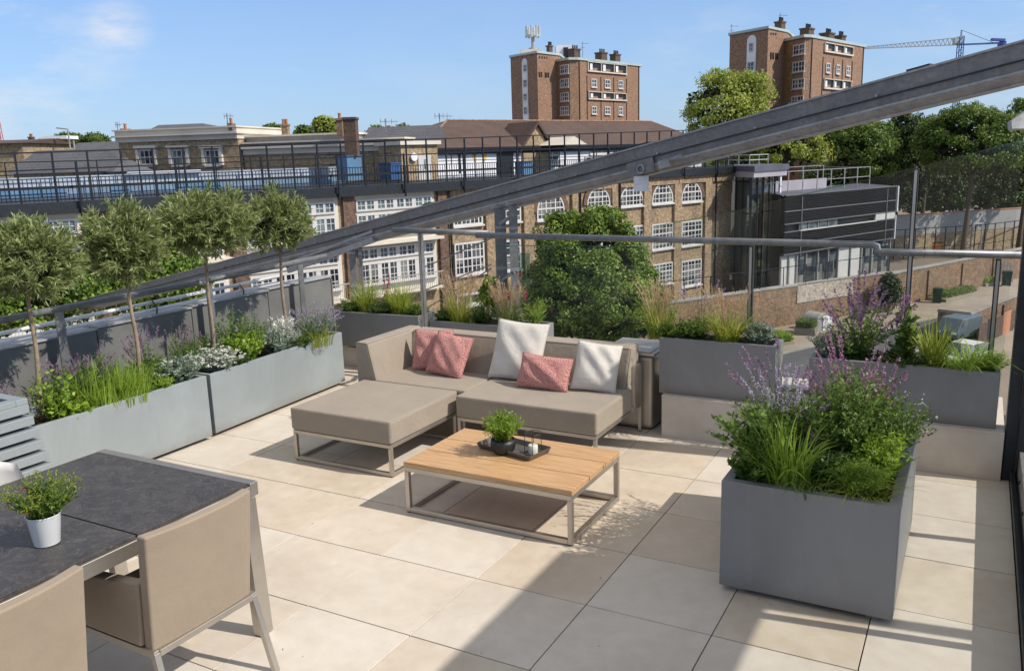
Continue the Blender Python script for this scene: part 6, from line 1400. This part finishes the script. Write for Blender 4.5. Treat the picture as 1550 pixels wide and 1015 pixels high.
prof('joint_ledge', [(.07, .441), (.07, .475), (-.12, .475), (-.12, .441)], 'darkmetal')
prof('middle_web', [(.0, .476), (-.02, .70), (-.2, .70), (-.2, .476)], 'galv_d')
prof('lower_channel', [(.03, .701), (.06, .76), (.0, .86), (-.12, .98), (-.3, .98), (-.3, .701)], 'galv')
prof('bottom_flange', [(-.10, .981), (-.10, 1.02), (-.6, 1.02), (-.6, .981)], 'galv')
n_b = 30
for k in range(n_b):
    t_ = 1 - (k / n_b) ** 1.0 * .97 - .01; p = bA + (bB - bA) * t_ + side * .055 * T_ - upv * .40 * T_; m = MB(); m.tube([p, p + side * .02], .014, 8); m.build('bolt', 'galv', bm_)
for k, f_ in enumerate((.68, .78, .84, .885, .93, .965)):
    p = bA + (bB - bA) * f_; m = MB(); m.obox(p + upv * .008 - side * .1, bd * .22, side * .12, upv * .02); m.build('top_clip', 'darkmetal', bm_)
def on_beam(px):
    # parameter of the beam axis nearest the pixel column
    best = min(((abs((775 + FPX * ((bA + (bB - bA) * t_ - CAM) @ CR) / ((bA + (bB - bA) * t_ - CAM) @ CF)) - px), t_) for t_ in np.linspace(0, 1, 4001))); return bA + (bB - bA) * best[1]
def under(px, t_=1.02): return on_beam(px) - upv * T_ * t_
# bracket, plates
q = on_beam(968); r = thing('beam_bracket', 'steel splice bracket with a short arm under the middle of the beam', 'bracket', q - upv * T_); m = MB(); m.obox(q - upv * T_ * .98 + side * .075 * T_ - bd * .22, bd * .42, side * .012, upv * T_ * .50); m.build('plate', 'galv_d', r)
m = MB(); m.tube([q - upv * T_ * .8 + side * .05 + bd * (.05 * math.cos(a)) * 1.0 + upv * .05 * math.sin(a) for a in np.linspace(0, 6.283, 20)], .012, 6); m.build('ring', 'galv', r)
q2 = on_beam(1000); m = MB(); m.obox(q2 - upv * T_ * .95 + side * .07, bd * .16, side * .05, upv * .09); m.bar(q2 - upv * T_ * .80 + side * .09, q2 - upv * T_ * .68 + side * .09 + bd * .34, .03); m.build('arm', 'galv', r)
q = under(964) - (0, 0, .0); e = unit(CR * (1, 1, 0)); m = MB(); m.obox(q - e * .095 - (0, 0, .19), e * .19, unit(CF * (1, 1, 0)) * .015, (0, 0, .19)); tag(m.build('hanging_plate', 'pipe'), 'small square translucent plate hanging under the beam', 'plate')
def bpost(label, px, w_, dz, py_b, shift=0):
    q = under(px, .9); r = thing('beam_post', label, 'post', (q[0], q[1], dz)); e = unit(CR * (1, 1, 0)); f = unit(CF * (1, 1, 0)); m = MB(); m.obox((q[0], q[1], dz) - e * w_ / 2, e * w_, f * w_ * .25, (0, 0, q[2] - dz)); m.obox(np.array([q[0], q[1], dz]) - e * w_ / 2 + f * w_ * .9, e * w_, f * w_ * .25, (0, 0, q[2] - dz)); m.obox(np.array([q[0], q[1], dz]) - e * w_ * .12 + f * w_ * .25, e * w_ * .24, f * w_ * .65, (0, 0, q[2] - dz)); m.build('column', 'galv_d', r)
    m = MB(); m.obox(q - e * w_ * .8 - (0, 0, .02), e * w_ * 1.6, f * w_, (0, 0, .05)); m.build('head_plate', 'galv', r)
    for z in np.arange(2.6, q[2] - dz, .62): m = MB(); m.obox(np.array([q[0], q[1], dz + z]) - e * w_ * .52 - f * .012, e * w_ * 1.04, f * .01, (0, 0, .05)); m.build('strap', 'galv', r)
    return q
qa = bpost('left column of the twin posts carrying the beam', 751, .17, -4.0, 0)
qb = bpost('right slimmer column of the twin posts carrying the beam', 771, .13, -4.0, 0)
br = thing('cross_brace', 'short rungs joining the twin posts', 'brace', qa)
for dz_, r_ in ((.15, .03), (1.0, .02), (1.7, .02)): m = MB(); m.tube([qa - (0, 0, dz_ + .1), qb - (0, 0, dz_)], r_, 8); m.build('rung', 'galv', br)
bpost('single column under the beam behind the left rear planter', 527, .11, -4.0, 0)
bpost('thin column under the beam beside the single column', 539, .06, -4.0, 0)
# lower rail of the truss and wires
a, b = under(430, 1.5), under(560, 1.35); m = MB(); m.bar(a - (0, 0, .0), b + (0, 0, .15), .08, .10); m.bar(a + (0, 0, .15), b + (0, 0, .30), .05); tag(m.build('lower_strut', 'galv'), 'short lower strut under the left part of the beam', 'strut')
for i, (x0, y0, x1, y1) in enumerate(((745, 400, 640, 440), (745, 360, 640, 405), (745, 405, 640, 470))):
    a, b = at(x0, y0, 14), at(x1, y1, 16); m = MB(); m.tube([a, b], .012, 5); tag(m.build('stay_cable', 'galv_d'), ['middle stay cable running left from the twin posts', 'upper stay cable running left from the twin posts', 'lowest stay cable running left from the twin posts'][i], 'cable')
q = at(1549, 182, 7); m = MB(); m.prism([at(1531, 183, 7), at(1560, 163, 7), at(1570, 194, 7), at(1532, 195, 7)], CF * .06); tag(m.build('sheet_panel', 'galv'), 'grey sheet metal panel poking in at the right edge under the beam', 'panel')
# ------------------------------------------------------------------ standard olives
def olive(label, x, y, z0, zc, rx, rz, lean, seed, n=430):
    global RNG
    RNG = np.random.default_rng(seed); root = thing('standard_olive', label, 'tree', (x, y, z0)); H = zc - z0; cc = np.array([lean[0], lean[1], H])
    P, d = crown_points(n, cc * 0, rx, rx, rz, .26, .45, 12)
    P[:, 2] = np.where(P[:, 2] < -rz * .72, -rz * .72 + np.abs(RNG.normal(0, .02, n)), P[:, 2]); per = 24
    ax = norm(d * np.array([1, 1, .75]) + RNG.normal(size=d.shape) * .5 + np.array([0, 0, .45])); sl = RNG.uniform(.07, .155, n)
    ti = np.repeat(np.arange(n), per); tt = RNG.uniform(0, 1, n * per) ** .8; Q = P[ti] + ax[ti] * (sl[ti] * tt)[:, None]
    D = norm(ax[ti] * 1.0 + RNG.normal(size=(len(ti), 3)) * .62); L = RNG.uniform(.055, .092, len(ti)) * (1.1 - .35 * tt)
    V, F = leaves(Q, D, L, L * .17, .2); rawmesh('crown', V + cc, F, 'olive', root)
    # inner dark mass
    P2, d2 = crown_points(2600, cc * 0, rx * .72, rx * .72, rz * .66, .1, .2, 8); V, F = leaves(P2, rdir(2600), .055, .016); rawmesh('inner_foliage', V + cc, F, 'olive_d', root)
    tw = stem_mesh(cc + P * .1 - np.array([0, 0, rz * .6]), cc + P + ax * .05, .005, 3); rawmesh('twig', tw[0], tw[1], 'bark_l', root)
    m = MB(); k = 9; m.tube([(lean[0] * (i / k) + .005 * math.sin(i * 1.1 + seed), lean[1] * (i / k) + .004 * math.cos(i * .9 + seed), H * .86 * i / k - .03) for i in range(k + 1)], [.017 - .005 * i / k for i in range(k + 1)], 10)
    for j in range(7):
        e = P[RNG.integers(n)] * .6; s0 = np.array([lean[0] * .8, lean[1] * .8, H * (.74 + .02 * j)]); m.tube([s0, (s0 + cc + e) / 2, cc + e], [.009, .006, .002], 6)
    m.build('trunk', 'bark_l', None, smooth=True).parent = root; return root
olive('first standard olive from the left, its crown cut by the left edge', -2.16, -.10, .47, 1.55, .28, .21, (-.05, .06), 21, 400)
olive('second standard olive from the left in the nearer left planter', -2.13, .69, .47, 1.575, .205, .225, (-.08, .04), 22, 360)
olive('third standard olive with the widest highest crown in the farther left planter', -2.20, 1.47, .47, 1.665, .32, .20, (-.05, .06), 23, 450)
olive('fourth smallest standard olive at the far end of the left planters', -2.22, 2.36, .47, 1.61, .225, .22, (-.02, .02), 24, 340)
RNG = np.random.default_rng(5)
HA, HB = .47, .465
LM = dict
def G(label, px, py, z, **k): c = onz(px, py, z); return plant_grass(label, c, **k)
def Lf(label, px, py, z, **k): c = onz(px, py, z); return plant_leafy(label, c, **k)
# on plan positions
def g_(label, x, y, z, **k): return plant_grass(label, (x, y, z), **k)
def l_(label, x, y, z, **k): return plant_leafy(label, (x, y, z), **k)
# planter A
PS = 1.42
l_('purple flowered catmint at the far left of the nearer planter', -2.2, -.42, HA, n=60, h=.20, spread=.17, leaf=(.03, .014), mat='leaf_m', name='catmint', flowers=LM(kind='spike', n=26, hf=1.35, len=.08, size=.010, mat='purple', per=46))
g_('bright green strappy grass between the first two olives', -2.06, .33, HA, n=330, h=.24, lean=.35, w=.008, mat='leaf_b', spread=.15, name='strappy_grass')
g_('second clump of bright green upright blades by the second olive trunk', -1.98, .50, HA, n=220, h=.22, lean=.30, w=.007, mat='leaf_b', spread=.09, name='strappy_grass')
l_('yellow green climbing stems at the near end of the nearer planter', -2.0, -.08, HA, n=16, h=.26, spread=.14, leaf=(.05, .03), per=16, mat='leaf_b', name='leafy_climber')
l_('low broad-leaved lime green plant spilling over the planter front', -1.95, -.02, HA, n=16, h=.09, spread=.10, leaf=(.07, .055), per=8, mat='leaf_b', name='hosta', up=.2)
l_('dark leafy filler with purple spikes behind the bright grass', -2.24, .28, HA, n=60, h=.22, spread=.2, leaf=(.035, .015), mat='leaf_d', name='salvia', flowers=LM(kind='spike', n=24, hf=1.4, len=.09, size=.010, mat='purple', per=50))
l_('silver leaved plant with pale rosettes near the end of the nearer planter', -2.02, .93, HA, n=70, h=.15, spread=.16, leaf=(.06, .022), per=22, mat='leaf_g', name='silver_plant', flowers=LM(kind='dots', n=12, size=.02, mat='petal_w'))
l_('dark green mound between silver plant and second olive', -2.16, .80, HA, n=50, h=.17, spread=.15, leaf=(.04, .02), mat='leaf_m', name='leafy_mound')
l_('tall thin purple salvia at the back of the nearer planter', -2.26, .86, HA, n=24, h=.26, spread=.14, leaf=(.03, .012), mat='leaf_m', name='salvia', flowers=LM(kind='spike', n=22, hf=1.25, len=.10, size=.010, mat='purple', per=50))
l_('dark leafy mound at the very left end of the nearer planter', -2.05, -.50, HA, n=60, h=.19, spread=.17, leaf=(.045, .022), mat='leaf_m', name='leafy_mound')
l_('hazy green catmint with violet tips behind the first olive trunk', -2.28, .06, HA, n=50, h=.19, spread=.14, leaf=(.028, .011), mat='leaf_m', name='catmint', flowers=LM(kind='spike', n=18, hf=1.3, len=.07, size=.008, mat='purple', per=34))
l_('thin feathery green stems at the back between the first and second olive', -2.30, .48, HA, n=46, h=.24, spread=.13, leaf=(.035, .007), per=30, mat='leaf_m', name='feathery_plant')
l_('small lime leaved filler at the planter front before the silver plant', -1.93, .72, HA, n=26, h=.10, spread=.08, leaf=(.03, .018), mat='leaf_b', name='leafy_mound')
# planter B
l_('pink tinged thin stems behind the white everlasting', -2.30, 1.22, HB, n=30, h=.24, spread=.12, leaf=(.03, .010), mat='leaf_m', name='gaura', flowers=LM(kind='spike', n=14, hf=1.25, len=.07, size=.008, mat='magenta', per=26))
l_('dark green mound at the planter front right of the everlasting', -1.99, 1.50, HB, n=40, h=.12, spread=.10, leaf=(.035, .017), mat='leaf_d', name='leafy_mound')
l_('feathery green stems between the grey rosette and the lavender', -2.28, 2.02, HB, n=46, h=.26, spread=.14, leaf=(.035, .008), per=30, mat='leaf_m', name='feathery_plant')
l_('low dark filler under the pale spiky rosette', -2.0, 2.28, HB, n=40, h=.10, spread=.11, leaf=(.032, .014), mat='leaf_d', name='leafy_mound')
l_('white flowered everlasting mound at the near end of the farther planter', -2.06, 1.30, HB, n=90, h=.15, spread=.17, leaf=(.035, .009), per=34, mat='leaf_g', name='everlasting', flowers=LM(kind='dots', n=95, size=.014, mat='petal_w', per=10))
l_('broad-leaved green plant in the middle of the farther planter', -2.05, 1.68, HB, n=50, h=.20, spread=.15, leaf=(.06, .035), per=18, mat='leaf_b', name='leafy_plant')
l_('airy upright green stems behind the broad-leaved plant', -2.24, 1.75, HB, n=34, h=.32, spread=.18, leaf=(.045, .022), per=22, mat='leaf_m', name='leafy_plant')
l_('grey green rosette plant between the third and fourth olives', -2.04, 2.05, HB, n=70, h=.16, spread=.15, leaf=(.065, .016), per=20, mat='leaf_g', name='silver_plant')
l_('pale spiky rosette beside the fourth olive trunk', -2.12, 2.22, HB, n=30, h=.24, spread=.10, leaf=(.07, .012), per=20, mat='petal_w', name='variegated_plant', up=.9)
l_('lavender mound at the far end of the farther planter', -2.10, 2.62, HB, n=130, h=.20, spread=.19, leaf=(.03, .006), per=36, mat='leaf_g', name='lavender', up=.9, flowers=LM(kind='spike', n=80, hf=1.35, sf=1.05, len=.05, size=.009, mat='lavender', per=34))
g_('fine yellow green grass under the lavender at the planter end', -1.98, 2.50, HB, n=200, h=.17, lean=.5, w=.005, mat='grass_y', spread=.10, name='fine_grass')
g_('upright green blades behind the white everlasting', -2.2, 1.22, HB, n=120, h=.22, lean=.3, w=.008, mat='leaf_m', spread=.08, name='strappy_grass')
l_('dark green mound behind the third olive trunk', -2.28, 1.45, HB, n=60, h=.20, spread=.17, leaf=(.035, .016), mat='leaf_m', name='leafy_mound', flowers=LM(kind='spike', n=10, hf=1.3, len=.06, size=.009, mat='purple', per=40))
l_('second mound of white everlasting flowers spilling over the planter front', -1.99, 1.36, HB, n=70, h=.13, spread=.13, leaf=(.03, .009), per=30, mat='leaf_g', name='everlasting', flowers=LM(kind='dots', n=90, size=.015, mat='petal_w', per=10))
# planter C
PS = 1.12
HC = .545
g_('yellow green grass at the left end of the left rear planter', -2.22, 3.58, HC, n=260, h=.40, lean=.42, w=.007, mat='grass_y', spread=.08)
g_('yellow green grass in the middle of the left rear planter', -1.80, 3.60, HC, n=260, h=.38, lean=.36, w=.007, mat='grass_y', spread=.08)
l_('dark green shrub at the left corner of the left rear planter', -2.38, 3.52, HC, n=60, h=.17, spread=.15, leaf=(.04, .014), mat='leaf_m', name='small_shrub')
l_('low dark green shrub between the two rear grasses', -2.0, 3.52, HC, n=70, h=.15, spread=.14, leaf=(.035, .012), mat='leaf_d', name='small_shrub')
l_('dark green shrub at the right end of the left rear planter', -1.57, 3.56, HC, n=60, h=.15, spread=.13, leaf=(.035, .014), mat='leaf_m', name='small_shrub')
l_('dark red flowered stems rising from the left rear planter', -1.98, 3.66, HC, n=9, h=.36, spread=.08, leaf=(.05, .018), per=14, mat='leaf_m', name='red_flower_plant', flowers=LM(kind='spike', n=5, hf=1.1, len=.11, size=.016, mat='petal_r', per=34))
g_('thin arching blades at the right end of the left rear planter', -1.68, 3.6, HC, n=50, h=.30, lean=.7, w=.008, mat='leaf_b', spread=.04)
# planter D
HD = .50
g_('tall blonde feather grass left behind the sofa back', -1.10, 3.66, HD, n=280, h=.38, lean=.45, w=.006, mat='grass_y', spread=.09, plume=80)
g_('tall blonde feather grass right of the first one behind the sofa', -.55, 3.64, HD, n=220, h=.34, lean=.4, w=.006, mat='leaf_m', spread=.09, plume=90)
l_('dark green shrub between the two blonde grasses', -.83, 3.62, HD, n=70, h=.20, spread=.15, leaf=(.04, .014), mat='leaf_d', name='small_shrub')
l_('low dark shrub at the left end behind the sofa back', -1.28, 3.62, HD, n=60, h=.15, spread=.12, leaf=(.035, .013), mat='leaf_m', name='small_shrub')
l_('red orchid like flowers on long stems behind the sofa', -.46, 3.72, HD, n=8, h=.46, spread=.12, leaf=(.06, .016), per=10, mat='leaf_m', name='red_flower_plant', flowers=LM(kind='spike', n=6, hf=1.05, len=.10, size=.02, mat='petal_r', per=26))
l_('arching green reed leaves at the right end behind the sofa', -.28, 3.66, HD, n=22, h=.30, spread=.12, leaf=(.12, .014), per=9, mat='leaf_b', name='reed_plant', up=.8)
# planter E
PS = 1.22
HE = .73
g_('bleached blonde grass at the left end of the planter right of the sofa', 1.28, 2.76, HE, n=200, h=.30, lean=.5, w=.006, mat='grass_y', spread=.07, plume=60)
g_('yellow green arching grass with straw plumes right in that planter', 1.82, 2.73, HE, n=300, h=.28, lean=.65, w=.008, mat='grass_y', spread=.07, plume=45)
l_('green sedum mound left of the arching grass', 1.55, 2.75, HE, n=70, h=.14, spread=.14, leaf=(.04, .016), per=26, mat='leaf_m', name='small_shrub')
l_('grey green mound at the right end of the planter right of the sofa', 2.05, 2.75, HE, n=80, h=.14, spread=.12, leaf=(.04, .013), per=28, mat='leaf_g', name='silver_plant')
l_('pale purple airy flowers rising behind the arching grass', 1.60, 2.82, HE, n=18, h=.22, spread=.16, leaf=(.03, .01), per=14, mat='leaf_m', name='verbena', flowers=LM(kind='spike', n=14, hf=1.9, sf=1.1, len=.08, size=.009, mat='lavender', per=34))
l_('small green shrub at the left corner beside the steel cabinet', 1.36, 2.70, HE, n=50, h=.12, spread=.12, leaf=(.035, .012), mat='leaf_m', name='small_shrub')
# planter F
PS = 1.22
HF = .65
l_('tall purple salvia at the left of the corner planter', 2.72, 2.78, HF, n=44, h=.34, spread=.22, leaf=(.05, .02), per=26, mat='leaf_m', name='salvia', flowers=LM(kind='spike', n=38, hf=1.5, sf=1.15, len=.17, size=.013, mat='purple', per=66))
l_('broad dark leaves with small purple heads right of the tall salvia', 3.02, 2.80, HF, n=16, h=.36, spread=.09, leaf=(.075, .04), per=14, mat='leaf_m', name='leafy_plant', flowers=LM(kind='spike', n=8, hf=1.15, len=.06, size=.018, mat='purple', per=36))
l_('silver bush at the left end of the corner planter', 2.53, 2.76, HF, n=60, h=.20, spread=.12, leaf=(.04, .012), per=28, mat='leaf_g', name='silver_plant')
g_('yellow green strappy clump in the middle of the corner planter', 3.20, 2.76, HF, n=130, h=.32, lean=.35, w=.013, mat='grass_y', spread=.05, name='strappy_grass')
g_('arching green strappy clump at the right end of the corner planter', 3.40, 2.74, HF, n=190, h=.24, lean=.85, w=.011, mat='leaf_b', spread=.09, name='strappy_grass')
l_('low dark foliage filling the middle of the corner planter', 3.02, 2.74, HF, n=60, h=.10, spread=.20, leaf=(.04, .015), mat='leaf_d', name='leafy_mound')
l_('low yellow tipped filler at the right corner of the corner planter', 3.52, 2.78, HF, n=40, h=.14, spread=.12, leaf=(.04, .01), mat='leaf_b', name='leafy_mound')
# planter G, the large one
PS = 1.12
HG = .54
g_('bright green upright grass at the front left of the large planter', 2.68, .56, HG, n=200, h=.33, lean=.45, w=.011, mat='leaf_b', spread=.09, name='strappy_grass')
l_('fine bright green mound at the front right of the large planter', 3.00, .58, HG, n=120, h=.15, spread=.15, leaf=(.045, .006), per=34, mat='leaf_b', name='fine_leaved_mound', up=.3)
g_('thin spilling blades at the front right corner of the large planter', 3.02, .56, HG, n=130, h=.17, lean=.9, w=.006, mat='grass_y', spread=.10, name='strappy_grass')
l_('leafy green shrub leaning over the left rim of the large planter', 2.55, .74, HG, n=60, h=.30, spread=.24, leaf=(.06, .026), per=26, mat='leaf_m', name='leafy_plant', bias=(-.07, 0))
l_('dense dark green shrub with small leaves in the middle of the large planter', 2.90, .95, HG, n=150, h=.40, spread=.25, leaf=(.042, .017), per=40, mat='leaf_m', name='small_leaved_shrub', hvar=.3)
l_('lavender with pale violet spikes at the left of the large planter', 2.56, 1.02, HG, n=90, h=.30, spread=.22, leaf=(.04, .010), per=36, mat='leaf_m', name='lavender', up=.8, flowers=LM(kind='spike', n=40, hf=1.55, sf=1.2, len=.12, size=.0095, mat='lavender', per=50))
l_('tall magenta salvia spikes at the centre back of the large planter', 2.88, 1.22, HG, n=70, h=.42, spread=.24, leaf=(.05, .018), per=32, mat='leaf_m', name='salvia', flowers=LM(kind='spike', n=34, hf=1.4, sf=1.05, len=.17, size=.0105, mat='magenta', per=60))
l_('purple pink salvia spikes leaning left from the large planter', 2.52, 1.25, HG, n=34, h=.30, spread=.2, leaf=(.035, .012), per=22, mat='leaf_m', name='salvia', bias=(-.08, 0), flowers=LM(kind='spike', n=22, hf=1.7, sf=1.4, len=.12, size=.010, mat='purple', per=46))
l_('airy green shrub with white specks at the right of the large planter', 3.08, 1.12, HG, n=90, h=.34, spread=.20, leaf=(.035, .013), per=34, mat='leaf_m', name='airy_shrub', flowers=LM(kind='dots', n=40, hf=1.05, size=.007, mat='petal_w', per=7))
l_('bright leafy sprigs at the right rim of the large planter', 3.08, .82, HG, n=60, h=.24, spread=.14, leaf=(.04, .016), per=30, mat='leaf_b', name='leafy_plant')
l_('short pink spikes at the right back of the large planter', 3.04, 1.30, HG, n=20, h=.30, spread=.12, leaf=(.035, .014), per=20, mat='leaf_m', name='salvia', flowers=LM(kind='spike', n=14, hf=1.35, len=.13, size=.009, mat='magenta', per=50))
l_('dark green leaves spilling over the front left corner of the large planter', 2.53, .54, HG, n=50, h=.16, spread=.12, leaf=(.055, .022), per=22, mat='leaf_m', name='leafy_plant')
g_('arching thin blades over the front rim of the large planter', 2.80, .53, HG, n=90, h=.22, lean=.75, w=.007, mat='leaf_m', spread=.10, name='strappy_grass')
l_('dark leaves between the front grasses of the large planter', 2.84, .66, HG, n=60, h=.17, spread=.16, leaf=(.035, .018), per=24, mat='leaf_d', name='leafy_mound')

# a few dry leaves and crumbs of soil on the paving
k_ = 60; B = np.stack([RNG.uniform(-1.7, 3.6, k_), RNG.uniform(-2.2, 2.5, k_), np.full(k_, .004)], 1); D = RNG.normal(size=(k_, 3)); D[:, 2] *= .15; up_ = np.tile((0, 0, 1.0), (k_, 1)); V, F = leaves(B, D, RNG.uniform(.004, .018, k_), RNG.uniform(.003, .008, k_), .1, out=up_ * 3)
o = rawmesh('leaf_litter', V, F, 'soil'); o['kind'] = 'stuff'; tag(o, 'dry leaf scraps and crumbs of soil scattered over the paving', 'leaf litter')
